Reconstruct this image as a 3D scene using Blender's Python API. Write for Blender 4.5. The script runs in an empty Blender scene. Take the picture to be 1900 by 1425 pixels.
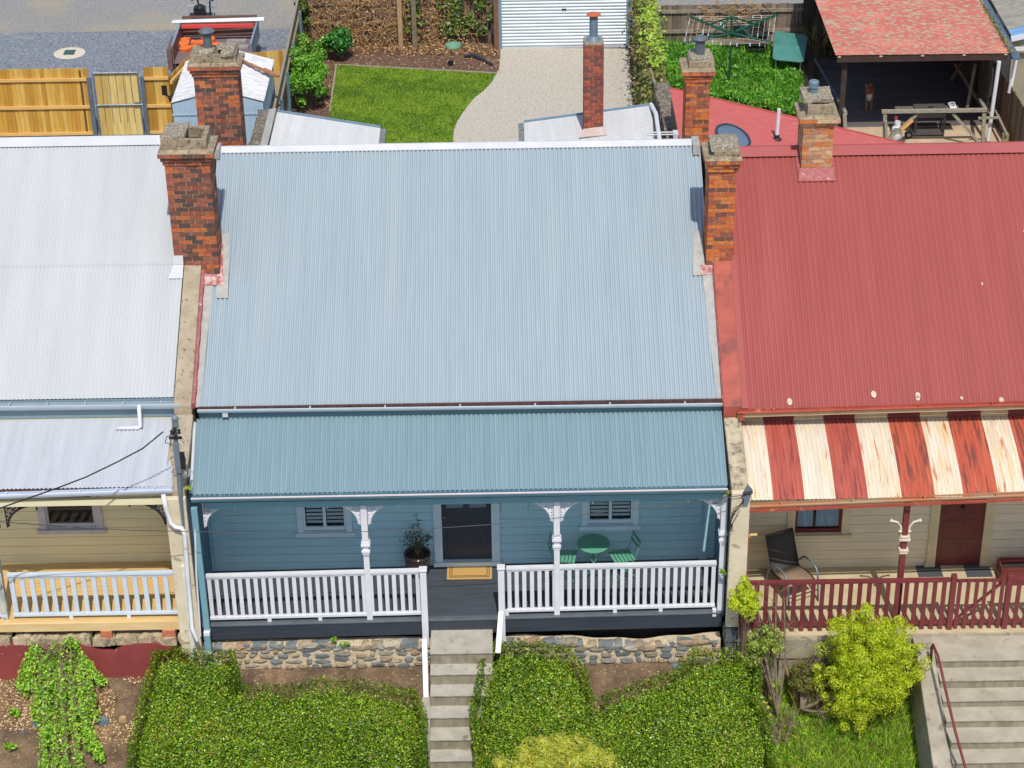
import bpy, math, random
import numpy as np
from mathutils import Vector, Matrix
rnd = random.Random(7)
nr = np.random.RandomState(11)
S = bpy.context.scene
COL = S.collection
# ------------------------------------------------------------------ camera
CP, CY_, CR, CF = 0.5244281, 0.00023123, -0.01605853, 3842.0
CO = Vector((2.788362, -31.385817, 23.145835))
_fw = Vector((-math.sin(CY_)*math.cos(CP), math.cos(CY_)*math.cos(CP), -math.sin(CP)))
_ri = Vector((math.cos(CY_), math.sin(CY_), 0)); _up = _ri.cross(_fw)
RI = math.cos(CR)*_ri + math.sin(CR)*_up; UP = -math.sin(CR)*_ri + math.cos(CR)*_up; FW = _fw
cam = bpy.data.cameras.new('camera'); camo = bpy.data.objects.new('camera', cam); COL.objects.link(camo)
cam.sensor_width = 36; cam.lens = CF/1900*36; cam.clip_start = .5; cam.clip_end = 900
m = Matrix((RI, UP, -FW)).transposed().to_4x4(); m.translation = CO; camo.matrix_world = m
S.camera = camo
S.render.resolution_x, S.render.resolution_y = 1024, 768
# ------------------------------------------------------------------ light
SUND = Vector((.075, -.645, 1)).normalized()
W = bpy.data.worlds.new("World"); S.world = W; W.use_nodes = True
nt = W.node_tree; bg = nt.nodes['Background']
sk = nt.nodes.new('ShaderNodeTexSky'); sk.sky_type = 'NISHITA'; sk.sun_disc = False
sk.sun_elevation = math.asin(SUND.z); sk.sun_rotation = math.atan2(SUND.x, SUND.y)
sk.air_density = 1.0; sk.dust_density = 1.2; sk.ozone_density = .3
nt.links.new(sk.outputs[0], bg.inputs[0]); bg.inputs[1].default_value = .15
sl = bpy.data.lights.new('sun', 'SUN'); sl.energy = 3.9; sl.angle = math.radians(.5); sl.color = (1, .955, .88)
so = bpy.data.objects.new('sun', sl); COL.objects.link(so); so.location = (10, -20, 40)
so.rotation_euler = SUND.to_track_quat('Z', 'Y').to_euler()
S.view_settings.view_transform = 'Standard'; S.view_settings.look = 'None'
S.view_settings.exposure = -0.04; S.view_settings.gamma = 1

# ------------------------------------------------------------------ pixel -> metric point on a known plane
def P(u, v, x=None, y=None, z=None, pl=None):
    d = RI*((u-950)/CF) + UP*((712.5-v)/CF) + FW
    if x is not None: t = (x-CO.x)/d.x
    elif y is not None: t = (y-CO.y)/d.y
    elif z is not None: t = (z-CO.z)/d.z
    else:
        z0, y0, mm = pl; t = ((z0-mm*y0)-(CO.z-mm*CO.y))/(d.z-mm*d.y)
    return CO + d*t

# ------------------------------------------------------------------ objects
WL = {}
def tag(o, label=None, cat=None, group=None, kind=None):
    if label: o['label'] = label
    if cat: o['category'] = cat
    if group: o['group'] = group
    if kind: o['kind'] = kind
    return o
def thing(name, label, cat, loc=(0, 0, 0), group=None):
    o = bpy.data.objects.new(name, None); COL.objects.link(o); o.empty_display_size = .2
    o.location = loc; WL[o.name] = Vector(loc)
    return tag(o, label, cat, group)
def link(name, me, parent=None, mats=(), smooth=False, origin=None):
    for mm in mats: me.materials.append(mm)
    off = WL[parent.name] if parent else (Vector(origin) if origin else Vector((0, 0, 0)))
    if off.length > 0: me.transform(Matrix.Translation(-off))
    o = bpy.data.objects.new(name, me); COL.objects.link(o)
    if parent: o.parent = parent
    else: o.location = off
    WL[o.name] = off
    if smooth: me.polygons.foreach_set('use_smooth', [True]*len(me.polygons))
    me.update()
    return o
def copy_tree(o, parent=None):
    c = o.copy(); COL.objects.link(c); c.parent = parent; WL[c.name] = Vector(c.location) if not parent else WL[parent.name]
    for ch in list(o.children): copy_tree(ch, c)
    return c

class MB:
    def __init__(s): s.v = []; s.f = []; s.m = []
    def add(s, vs, fs, mi=0):
        b = len(s.v); s.v += [tuple(x) for x in vs]; s.f += [tuple(b+i for i in f) for f in fs]; s.m += [mi]*len(fs); return s
    def box(s, x0, x1, y0, y1, z0, z1, mi=0):
        if x0 > x1: x0, x1 = x1, x0
        if y0 > y1: y0, y1 = y1, y0
        if z0 > z1: z0, z1 = z1, z0
        return s.add([(x0,y0,z0),(x1,y0,z0),(x1,y1,z0),(x0,y1,z0),(x0,y0,z1),(x1,y0,z1),(x1,y1,z1),(x0,y1,z1)],
            [(3,2,1,0),(4,5,6,7),(0,1,5,4),(1,2,6,5),(2,3,7,6),(3,0,4,7)], mi)
    def beam(s, a, b, w, h, up=(0,0,1), mi=0):
        a, b = Vector(a), Vector(b); d = (b-a).normalized(); u = Vector(up)
        sd = d.cross(u)
        if sd.length < 1e-3: sd = d.cross(Vector((0,1,0)))
        sd.normalize(); u = sd.cross(d).normalized()
        vs = []
        for q in (a, b):
            for i, j in ((-1,-1),(1,-1),(1,1),(-1,1)): vs.append(q+sd*(i*w/2)+u*(j*h/2))
        return s.add(vs, [(0,1,2,3),(7,6,5,4),(0,4,5,1),(1,5,6,2),(2,6,7,3),(3,7,4,0)], mi)
    def tube(s, pts, r, n=8, mi=0, cap=True):
        pts = [Vector(p) for p in pts]; rs = r if isinstance(r, (list, tuple)) else [r]*len(pts)
        b = len(s.v); pu = None
        for i, p in enumerate(pts):
            d = (pts[min(i+1, len(pts)-1)]-pts[max(i-1, 0)]).normalized()
            if pu is None:
                pu = d.cross(Vector((0,0,1)))
                if pu.length < 1e-3: pu = d.cross(Vector((0,1,0)))
            pu = (pu-d*pu.dot(d)).normalized(); pv = d.cross(pu)
            for k in range(n):
                a = 2*math.pi*k/n; s.v.append(tuple(p+(pu*math.cos(a)+pv*math.sin(a))*rs[i]))
        for i in range(len(pts)-1):
            for k in range(n):
                s.f.append((b+i*n+k, b+i*n+(k+1)%n, b+(i+1)*n+(k+1)%n, b+(i+1)*n+k)); s.m.append(mi)
        if cap:
            s.f.append(tuple(b+k for k in range(n-1, -1, -1))); s.m.append(mi)
            e = b+(len(pts)-1)*n; s.f.append(tuple(e+k for k in range(n))); s.m.append(mi)
        return s
    def lathe(s, c, prof, n=20, mi=0, close=True):
        b = len(s.v); c = Vector(c)
        for r, z in prof:
            for k in range(n):
                a = 2*math.pi*k/n; s.v.append((c.x+r*math.cos(a), c.y+r*math.sin(a), c.z+z))
        for i in range(len(prof)-1):
            for k in range(n):
                s.f.append((b+i*n+k, b+i*n+(k+1)%n, b+(i+1)*n+(k+1)%n, b+(i+1)*n+k)); s.m.append(mi)
        if close:
            s.f.append(tuple(b+k for k in range(n-1, -1, -1))); s.m.append(mi)
            e = b+(len(prof)-1)*n; s.f.append(tuple(e+k for k in range(n))); s.m.append(mi)
        return s
    def prism(s, poly, vec, mi=0):      # closed solid: polygon swept by vec
        n = len(poly); vec = Vector(vec); a = [Vector(p) for p in poly]; b = [p+vec for p in a]
        return s.add(a+b, [tuple(range(n-1, -1, -1)), tuple(range(n, 2*n))]+[(i, (i+1) % n, n+(i+1) % n, n+i) for i in range(n)], mi)
    def quad(s, a, b, c, d, mi=0): return s.add([a,b,c,d], [(0,1,2,3)], mi)
    def build(s, name, mats, parent=None, smooth=False, origin=None, bevel=0):
        me = bpy.data.meshes.new(name); me.from_pydata(s.v, [], s.f)
        if not isinstance(mats, (list, tuple)): mats = [mats]
        me.polygons.foreach_set('material_index', s.m)
        o = link(name, me, parent, mats, smooth, origin)
        if bevel:
            bv = o.modifiers.new('b', 'BEVEL'); bv.width = bevel; bv.segments = 2; bv.limit_method = 'ANGLE'
        return o

# ------------------------------------------------------------------ materials
def hexc(r, g, b):
    f = lambda c: (c/255/12.92) if c/255 <= .04045 else ((c/255+.055)/1.055)**2.4
    return (f(r), f(g), f(b), 1)
MATS = {}
def M(name, c1, c2=None, scale=4, rough=.6, bump=0, bscale=None, metal=0, island=None, stretch=(1,1,1), spec=.5, detail=6, contrast=(.35,.65), coat=0, spots=None, second=None, transl=0):
    """two-tone noise colour; island = extra list of colours picked per mesh island; spots=(colour, scale, lo, hi)"""
    if name in MATS: return MATS[name]
    ma = bpy.data.materials.new(name); ma.use_nodes = True; t = ma.node_tree; N = t.nodes; L = t.links
    bs = N['Principled BSDF']; bs.inputs['Roughness'].default_value = rough; bs.inputs['Metallic'].default_value = metal
    bs.inputs['Specular IOR Level'].default_value = spec
    c1 = tuple(c1)[:3]+(1,); c2 = tuple(c2)[:3]+(1,) if c2 else None
    tc = N.new('ShaderNodeTexCoord'); mp = N.new('ShaderNodeMapping'); mp.inputs['Scale'].default_value = stretch
    L.new(tc.outputs['Object'], mp.inputs[0])
    def noise(sc, det=detail):
        n = N.new('ShaderNodeTexNoise'); n.inputs['Scale'].default_value = sc; n.inputs['Detail'].default_value = det
        n.inputs['Roughness'].default_value = .6
        L.new(mp.outputs[0], n.inputs['Vector']); return n
    def ramp(src, lo, hi):
        r = N.new('ShaderNodeMapRange'); r.inputs[1].default_value = lo; r.inputs[2].default_value = hi; r.clamp = True; L.new(src, r.inputs[0]); return r.outputs[0]
    def mix(f, a, b, mode='MIX'):
        x = N.new('ShaderNodeMix'); x.data_type = 'RGBA'; x.blend_type = mode
        if f is None: x.inputs[0].default_value = 1
        elif isinstance(f, float): x.inputs[0].default_value = f
        else: L.new(f, x.inputs[0])
        for i, q in ((6, a), (7, b)):
            if isinstance(q, tuple): x.inputs[i].default_value = q
            else: L.new(q, x.inputs[i])
        return x.outputs[2]
    cur = c1
    if island:
        g = N.new('ShaderNodeNewGeometry'); cr = N.new('ShaderNodeValToRGB'); L.new(g.outputs['Random Per Island'], cr.inputs[0])
        e = cr.color_ramp; e.interpolation = 'CONSTANT' if len(island) > 2 else 'LINEAR'
        k = len(island)
        for i, c in enumerate(island):
            c = tuple(c)[:3]+(1,); pos = i/k if k > 2 else i/(k-1)
            if i < 2: e.elements[i].position = pos; e.elements[i].color = c
            else: q = e.elements.new(pos); q.color = c
        cur = cr.outputs[0]
        if c2: cur = mix(ramp(noise(scale).outputs[0], *contrast), cur, mix(None, cur, c2, 'MULTIPLY'))
    elif c2:
        cur = mix(ramp(noise(scale).outputs[0], *contrast), c1, c2)
    if second: cur = mix(ramp(noise(second[1]).outputs[0], second[2], second[3]), cur, tuple(second[0])[:3]+(1,))
    if spots: cur = mix(ramp(noise(spots[1]).outputs[0], spots[2], spots[3]), cur, tuple(spots[0])[:3]+(1,))
    if isinstance(cur, tuple): bs.inputs['Base Color'].default_value = cur
    else: L.new(cur, bs.inputs['Base Color'])
    if bump:
        bp = N.new('ShaderNodeBump'); bp.inputs['Strength'].default_value = 1; bp.inputs['Distance'].default_value = bump
        L.new(noise(bscale or scale*3).outputs[0], bp.inputs['Height']); L.new(bp.outputs[0], bs.inputs['Normal'])
    if coat: bs.inputs['Coat Weight'].default_value = coat
    if transl:
        tr = N.new('ShaderNodeBsdfTranslucent'); ms = N.new('ShaderNodeMixShader'); ms.inputs[0].default_value = transl
        if isinstance(cur, tuple): tr.inputs[0].default_value = cur
        else: L.new(cur, tr.inputs[0])
        L.new(bs.outputs[0], ms.inputs[1]); L.new(tr.outputs[0], ms.inputs[2]); L.new(ms.outputs[0], N['Material Output'].inputs[0])
    MATS[name] = ma; return ma
H = hexc
white = M('white_paint', H(218,219,223), H(208,209,215), 3, .45)
whitesteel = M('white_steel', H(199,199,201), H(187,189,193), 2, .4)
teal = M('teal_paint', H(118,158,170), H(110,150,163), 3, .5)
brick_dark = M('brick_dark', (0,0,0), (.62,.55,.5), 14, .9, .004, 60, island=[H(160,94,68),H(118,78,66),H(150,86,66),H(96,74,66),H(188,106,62),H(132,88,72),H(88,74,68),H(160,100,80),H(112,80,68),H(194,110,62)])
brick_orange = M('brick_orange', (0,0,0), (.66,.55,.5), 14, .9, .004, 60, island=[H(204,118,62),H(190,102,58),H(208,122,62),H(168,94,64),H(196,108,60),H(122,82,70),H(204,128,74),H(182,104,66),H(150,92,70),H(210,122,56)])
brick_pale = M('brick_pale', (0,0,0), (.7,.6,.5), 14, .9, .004, 60, island=[H(208,178,140),H(204,130,80),H(200,158,120),H(214,186,150),H(188,122,82),H(204,170,132),H(206,122,68),H(172,138,112)])
brick_plum = M('brick_plum', (0,0,0), (.66,.58,.55), 14, .9, .004, 60, island=[H(150,82,66),H(168,88,66),H(132,78,72),H(176,96,70),H(126,80,76),H(158,86,70)])
mortar = M('mortar', H(196,170,140), H(140,118,98), 18, .95, .004, 50)
stonecap = M('weathered_render', H(166,150,124), H(126,112,92), 7, .95, .012, 30, spots=(H(76,68,58), 16, .57, .65))
lichen = M('lichen_slab', H(164,154,134), H(108,98,84), 22, .95, .02, 30, spots=(H(204,194,168), 26, .57, .63))
galv = M('galvanised', H(160,168,176), H(128,138,148), 9, .35, metal=.6)
black = M('black_plastic', H(34,36,40), H(24,26,30), 5, .5)
glass = bpy.data.materials.new('window_glass'); glass.use_nodes = True; _t = glass.node_tree
_g = _t.nodes.new('ShaderNodeBsdfGlossy'); _g.inputs['Roughness'].default_value = .03; _tr = _t.nodes.new('ShaderNodeBsdfTransparent'); _tr.inputs[0].default_value = (.75,.82,.84,1)
_f = _t.nodes.new('ShaderNodeFresnel'); _f.inputs[0].default_value = 1.5; _m = _t.nodes.new('ShaderNodeMixShader')
_t.links.new(_f.outputs[0], _m.inputs[0]); _t.links.new(_tr.outputs[0], _m.inputs[1]); _t.links.new(_g.outputs[0], _m.inputs[2]); _t.links.new(_m.outputs[0], _t.nodes['Material Output'].inputs[0])
concrete = M('concrete', H(176,170,156), H(150,144,130), 5, .9, .003, 60, spots=(H(118,112,100), 3.1, .56, .72))
soil = None
# ------------------------------------------------------------------ corrugated sheet
def corr(mb, pairs, pitch, amp, per=10, mi=0, mfun=None, thick=.004):
    pairs = [(Vector(a), Vector(b)) for a, b in pairs]
    n = max(2, int((pairs[0][1]-pairs[0][0]).length/pitch*per)); b = len(mb.v); K = len(pairs)
    for i, (l, r) in enumerate(pairs):
        j0, j1 = max(i-1, 0), min(i+1, K-1)
        nn = (r-l).cross(pairs[j1][0]-pairs[j0][0]).normalized()
        if nn.z < 0: nn = -nn
        for k in range(n+1):
            t = k/n; dd = ((k/per) % 1)-.5; mb.v.append(tuple(l+(r-l)*t+nn*(amp*(.55*math.cos(2*math.pi*dd+math.pi)-1.6*math.exp(-(dd/.21)**2)+.35))))
    for i in range(K-1):
        for k in range(n):
            mb.f.append((b+i*(n+1)+k, b+i*(n+1)+k+1, b+(i+1)*(n+1)+k+1, b+(i+1)*(n+1)+k)); mb.m.append(mfun(k/n) if mfun else mi)
    return mb
def sheet(name, pairs, pitch, amp, mats, parent, mfun=None, sub=1, origin=None):
    if sub > 1:
        q = []
        for i in range(len(pairs)-1):
            a, b = pairs[i], pairs[i+1]
            for k in range(sub): q.append((Vector(a[0]).lerp(Vector(b[0]), k/sub), Vector(a[1]).lerp(Vector(b[1]), k/sub)))
        q.append(pairs[-1]); pairs = q
    return corr(MB(), pairs, pitch, amp, mfun=mfun).build(name, mats, parent, smooth=True, origin=origin)
# ------------------------------------------------------------------ leaves
def leaf_mesh(name, pts, nrm, size, mats, parent=None, aspect=.55, jit=.6, smin=.6, origin=None, droop=0, mi=None):
    n = len(pts); pts = np.asarray(pts, float); nrm = np.asarray(nrm, float)
    nn = nrm+nr.normal(0, jit, (n, 3)); nn /= np.linalg.norm(nn, axis=1)[:, None]+1e-9
    t = nr.normal(0, 1, (n, 3)); t[:, 2] -= droop; t -= nn*(t*nn).sum(1)[:, None]; t /= np.linalg.norm(t, axis=1)[:, None]+1e-9
    b = np.cross(nn, t); s = size*(smin+(1-smin)*2*nr.rand(n))[:, None]
    V = np.empty((n, 4, 3)); V[:, 0] = pts-t*s*.5; V[:, 1] = pts+b*s*aspect*.5+nn*s*.08; V[:, 2] = pts+t*s*.5-nn*s*.1; V[:, 3] = pts-b*s*aspect*.5+nn*s*.08
    me = bpy.data.meshes.new(name); me.vertices.add(4*n); me.vertices.foreach_set('co', V.reshape(-1))
    me.loops.add(4*n); me.loops.foreach_set('vertex_index', np.arange(4*n, dtype=np.int32))
    me.polygons.add(n); me.polygons.foreach_set('loop_start', np.arange(0, 4*n, 4, dtype=np.int32)); me.polygons.foreach_set('loop_total', np.full(n, 4, dtype=np.int32))
    if mi is not None: me.polygons.foreach_set('material_index', mi)
    me.update(calc_edges=True); me.validate()
    return link(name, me, parent, mats if isinstance(mats, (list, tuple)) else [mats], origin=origin)
def inpoly(x, y, poly):
    c = np.zeros(x.shape, bool); n = len(poly); j = n-1
    for i in range(n):
        xi, yi = poly[i]; xj, yj = poly[j]
        c ^= ((yi > y) != (yj > y)) & (x < (xj-xi)*(y-yi)/(yj-yi+1e-12)+xi); j = i
    return c
def edist(x, y, poly):
    d = np.full(x.shape, 1e9); n = len(poly)
    for i in range(n):
        ax, ay = poly[i]; bx, by = poly[(i+1) % n]; dx, dy = bx-ax, by-ay
        t = np.clip(((x-ax)*dx+(y-ay)*dy)/(dx*dx+dy*dy+1e-12), 0, 1); d = np.minimum(d, np.hypot(x-ax-t*dx, y-ay-t*dy))
    return d
def vnoise(x, y, f, seed=0):
    a = np.zeros(np.shape(x)); R = np.random.RandomState(seed)
    for k in range(6):
        th = R.rand()*6.28; ff = f*(1+k*.6); a = a+np.sin(x*ff*math.cos(th)+y*ff*math.sin(th)+R.rand()*6.28)/(1+k*.45)
    return a/3
# ================================================================== chimneys and party walls
def bricks(mb, mc, x0, x1, y0, y1, z0, z1, off=0, dent=False, jit=.004):
    n = max(1, round((z1-z0)/.086)); ch = (z1-z0)/n; bl = .235; bw = .105
    mc.box(x0+.008, x1-.008, y0+.008, y1-.008, z0, z1)
    for c in range(n):
        za, zb = z0+c*ch+.004, z0+(c+1)*ch-.006; ph = ((c+off) % 2)*.5
        for side in (0, 1):
            yy0, yy1 = (y0, y0+bw) if side == 0 else (y1-bw, y1)
            x = x0-ph*bl*(.85+.1*rnd.random())
            while x < x1-.015:
                l = (bl if not dent else .12)*(.94+.12*rnd.random()); a, b = max(x, x0), min(x+l-.011, x1)
                if x1-b < .05: b = x1
                if b-a > .02:
                    j = rnd.uniform(-jit, jit); mb.box(a+.001, b, yy0+(j if side == 0 else 0), yy1+(j if side else 0), za, zb)
                x = max(x+l, b+.011)
        for side in (0, 1):
            xx0, xx1 = (x0+.0015, x0+bw) if side == 0 else (x1-bw, x1-.0015)
            y = y0+bw+.004-ph*bl*.5
            while y < y1-bw-.015:
                l = bl*(.94+.12*rnd.random()); a, b = max(y, y0+bw+.004), min(y+l-.011, y1-bw-.004)
                if b-a > .02: j = rnd.uniform(-jit, jit); mb.box(xx0+(j if side == 0 else 0), xx1+(j if side else 0), a, b, za, zb)
                y += l
def rough_block(mb, x0, x1, y0, y1, z0, z1, j=.02, seg=3, mi=0):
    # irregular weathered slab: subdivided top, jittered
    r = random.Random(int(abs(x0*1000+z1*100))); b = len(mb.v)
    for zz, top in ((z0, 0), (z1, 1)):
        for i in range(seg+1):
            for k in range(seg+1):
                e = (i in (0, seg)) or (k in (0, seg)); q = j*(1 if top else .3)
                mb.v.append((x0+(x1-x0)*i/seg+r.uniform(-q, q), y0+(y1-y0)*k/seg+r.uniform(-q, q), zz+(r.uniform(-q, q)-(q if e else 0))*top))
    n = seg+1; T = b+n*n
    F = []
    for i in range(seg):
        for k in range(seg):
            F.append((T+i*n+k, T+(i+1)*n+k, T+(i+1)*n+k+1, T+i*n+k+1)); F.append((b+i*n+k, b+i*n+k+1, b+(i+1)*n+k+1, b+(i+1)*n+k))
        F.append((b+i*n, b+(i+1)*n, T+(i+1)*n, T+i*n)); F.append((b+(i+1)*n+seg, b+i*n+seg, T+i*n+seg, T+(i+1)*n+seg))
        F.append((b+i+1, b+i, T+i, T+i+1)); F.append((b+seg*n+i, b+seg*n+i+1, T+seg*n+i+1, T+seg*n+i))
    mb.f += F; mb.m += [mi]*len(F)
def chimney(parent, x0, x1, y0, y1, zb, zt, mat, corb=(.03, .06, .1), dent=False, blk=(0, 0, .2), flue=None, slabs=(), hole=None, neck=0):
    b, mc = MB(), MB(); ch = .086; zt0 = zt-ch*len(corb)
    bricks(b, mc, x0, x1, y0, y1, zb, zt0)
    for i, o in enumerate(corb):
        bricks(b, mc, x0-o, x1+o, y0-o, y1+o, zt0+i*ch, zt0+(i+1)*ch, off=i, dent=dent and i == len(corb)-1, jit=.008)
    o = b.build('chimney', [mat], parent)
    mc.build('mortar_core', [mortar], o)
    c = MB(); w = corb[-1]; bx0, bx1, bh = x0+blk[0], x1+blk[1], blk[2]
    # sloping weathering from the widest course to the block
    A = [(x0-w, y0-w, zt), (x1+w, y0-w, zt), (x1+w, y1+w, zt), (x0-w, y1+w, zt)]
    B = [(bx0, y0, zt+.05), (bx1, y0, zt+.05), (bx1, y1, zt+.05), (bx0, y1, zt+.05)]
    c.add(A+B, [(0,1,5,4),(1,2,6,5),(2,3,7,6),(3,0,4,7),(4,5,6,7)])
    t = .09
    if bh > 0:
        for q in ((bx0, bx1, y0, y0+t), (bx0, bx1, y1-t, y1), (bx0, bx0+t, y0+t, y1-t), (bx1-t, bx1, y0+t, y1-t)): c.box(*q, zt+.05, zt+.05+bh)
        c.box(bx0+t, bx1-t, y0+t, y1-t, zt+.05, zt+.06, 1)
    c.build('chimney_cap', [stonecap, black], o, bevel=.012)
    if slabs:
        s = MB()
        for q in slabs: rough_block(s, *q)
        s.build('cap_slab', [lichen], o)
    if flue:
        fx, fy, fz, r, h, hat, fm, style = flue; f = MB()
        if style == 'hat':
            f.tube([(fx, fy, fz-.05), (fx, fy, fz+h)], r, 16); f.build('flue_pipe', [fm], o, smooth=False)
            g = MB(); g.lathe((fx, fy, fz+h+.06), [(hat, 0), (hat*1.02, .012), (hat*.5, .07), (.005, .1)], 20)
            for a in (0, 2.1, 4.2): g.tube([(fx+r*math.cos(a), fy+r*math.sin(a), fz+h-.03), (fx+r*math.cos(a), fy+r*math.sin(a), fz+h+.08)], .008, 5)
            g.build('flue_hat', [fm], o)
        else:
            f.lathe((fx, fy, fz-.05), [(r, 0), (r, h-.1), (hat, h-.09), (hat, h+.02), (hat*.8, h+.04)], 18); f.build('flue_pipe', [fm], o)
    return o
rustcap = M('rusty_cap', H(196,108,70), H(160,84,56), 20, .8)
fluegrey = M('flue_grey', H(112,118,126), H(92,98,106), 8, .5, metal=.3)
flueblue = M('flue_bluegrey', H(108,128,142), H(96,114,126), 8, .5)
RP = (3.573, 1.545, math.tan(math.radians(30.0)))
roofz = lambda y: RP[0]+(y-RP[1])*RP[2]
RY, RZ = 6.80, roofz(6.80)
TAN = RP[2]
reddish = M('flashing_red', H(140,62,64), H(160,92,90), 9, .6, spots=(H(204,180,176), 14, .6, .7))
redpaint = M('parapet_red', H(172,86,70), H(148,70,58), 2.2, .7, .004, 30, spots=(H(96,62,60), 2.6, .55, .72))
rendertan = M('render_tan', H(170,156,134), H(148,134,112), 3, .9, .006, 22, spots=(H(84,74,64), 12, .6, .68))
creamrender = M('render_cream', H(216,204,178), H(200,186,158), 2, .85, .006, 18, spots=(H(150,132,108), 7, .62, .7))
# --- left party wall
PL = thing('party_wall', 'tan rendered party wall between white and pale blue roofs, carrying two dark brick chimneys', 'wall', (-3.3, 0, -.6))
LW0, LW1 = -3.47, -3.14
def parapet(mb, x0, x1, prof, base, mi=0):
    pts = [(x0, y, z) for y, z in prof]+[(x0, prof[-1][0], base), (x0, prof[0][0], base)]
    mb.prism(pts, (x1-x0, 0, 0), mi)
w = MB(); parapet(w, LW0, LW1, [(1.5, roofz(1.5)+.22), (4.3, roofz(4.3)+.25)], 2.5); parapet(w, LW0+.01, LW1-.01, [(4.301, roofz(4.3)-.3), (6.85, RZ+.02), (7.0, RZ), (12, RZ-3.1)], 0)
w.build('raked_parapet', [rendertan], PL, bevel=.015)
w = MB(); parapet(w, LW0-.02, LW1+.03, [(-.22, 3.02), (.1, 3.1), (1.46, 3.62)], .5)
w.build('verandah_side_wall', [rendertan], PL, bevel=.02)
w = MB(); w.box(LW0-.0, LW1+.05, -.34, -.221, -.9, 2.92); w.build('end_pier', [creamrender], PL, bevel=.015)
w = MB(); w.box(LW0+.02, LW1, 1.46, 1.66, 0, 3.60); w.build('cracked_joint', [stonecap], PL)
FLx0, FLx1 = -3.64, -2.80
chimney(PL, FLx0, FLx1, 4.15, 4.82, 4.3, 7.68, brick_dark, slabs=[(-3.66, -3.22, 4.16, 4.86, 7.9, 8.0)], blk=(-.03, -.02, .2))
RLx = (P(359.5, 150, y=9.4).x, P(441, 150, y=9.4).x)
zt = P(400, 124, y=9.3).z
chimney(PL, RLx[0], RLx[1], 9.4, 10.0, 3.5, zt, brick_dark, blk=(-.03, 0, .17), slabs=[(RLx[0]+.06, RLx[0]+.46, 9.4, 9.75, zt+.21, zt+.3), (RLx[1]-.3, RLx[1]-.02, 9.35, 9.95, zt+.2, zt+.31), (RLx[0]+.5, RLx[1]-.28, 9.75, 10.0, zt+.2, zt+.28)],
        flue=(P(386, 90, y=9.7).x, 9.7, zt+.15, .095, .42, .17, fluegrey, 'hat'))
# flashing on the right-hand side of the left wall
f = MB()
for i in range(11):
    y = 1.62+i*.24; f.prism([(LW1, y, roofz(y)+.02), (LW1, y+.25, roofz(y+.25)+.0), (LW1, y+.25, roofz(y+.25)+.17), (LW1, y, roofz(y)+.13)], (.05+.008*(i % 2), 0, 0))
f.build('stepped_flashing', [reddish], PL)
# --- right party wall
PR = thing('party_wall', 'party wall with rust-stained red capping beside the red roof, carrying two orange brick chimneys', 'wall', (6.85, 0, -.5))
RW0, RW1 = 6.68, 7.02
w = MB(); parapet(w, RW0, RW1, [(1.42, roofz(1.42)+.12), (4.35, roofz(4.35)+.16)], 2.5); w.build('red_capping', [redpaint], PR, bevel=.012)
w = MB(); parapet(w, RW0+.01, RW1-.01, [(4.351, roofz(4.3)-.3), (6.7, roofz(6.6)), (6.95, RZ-.1), (12, RZ-3.1)], 0); w.build('rear_wall_top', [rendertan], PR)
w = MB(); parapet(w, RW0-.0, RW1-.02, [(-.22, 2.92), (.05, 3.0), (1.38, 3.42)], .5); w.build('verandah_side_wall', [M('render_mottled', H(190,176,146), H(140,128,108), 4, .9, .008, 25, spots=(H(104,96,82), 8, .54, .66))], PR, bevel=.03)
w = MB(); w.box(RW0, RW1, -.34, -.221, -.12, 2.86); w.build('end_pier', [creamrender], PR, bevel=.02)
w = MB()
for i, (a, b, c, d) in enumerate([(0, .36, -.42, -.13), (.03, .33, -.7, -.44), (-.02, .38, -.98, -.72), (.02, .36, -1.3, -1.0)]): rough_block(w, RW0+a-.02, RW0+b, -.4, -.1, c, d, .03)
w.build('stone_footing', [M('footing_stone', H(96,104,104), H(66,70,72), 8, .9, .02, 20, spots=(H(186,172,146), 7, .58, .66))], PR)
w = MB(); w.box(RW1-.018, RW1+.012, -.33, -.225, -.2, 2.3); w.build('red_edge_trim', [redpaint], PR)
zt = P(1337, 297, y=4.1).z
chimney(PR, P(1316, 330, y=4.15).x, P(1366, 330, y=4.15).x, 4.15, 4.85, 4.4, zt, brick_orange, corb=(.035, .055, .1), dent=True, blk=(.08, .06, .1), slabs=[(P(1319, 270, y=4.3).x, P(1371, 270, y=4.3).x, 4.17, 4.8, zt+.14, zt+.24)])
zt = P(1297, 134, y=9.0).z; rx = (P(1273, 170, y=9.1).x, P(1317.4, 170, y=9.1).x)
chimney(PR, rx[0], rx[1], 9.1, 9.75, 3.5, zt, brick_orange, corb=(.03, .05, .1), dent=True, blk=(.05, .07, .13), slabs=[(rx[0]+.06, rx[1]+.02, 9.16, 9.78, zt+.17, zt+.23)],
        flue=(P(1298.5, 90, y=9.45).x, 9.45, zt+.2, .1, .3, .16, fluegrey, 'hat'))
f = MB()
for i in range(11):
    y = 1.5+i*.25; f.prism([(RW0, y, roofz(y)+.02), (RW0, y+.25, roofz(y+.25)+.02), (RW0, y+.25, roofz(y+.25)+.1), (RW0, y, roofz(y)+.12)], (-.016-.002*(i % 2), 0, 0))
f.build('stepped_flashing', [reddish], PR)

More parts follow.
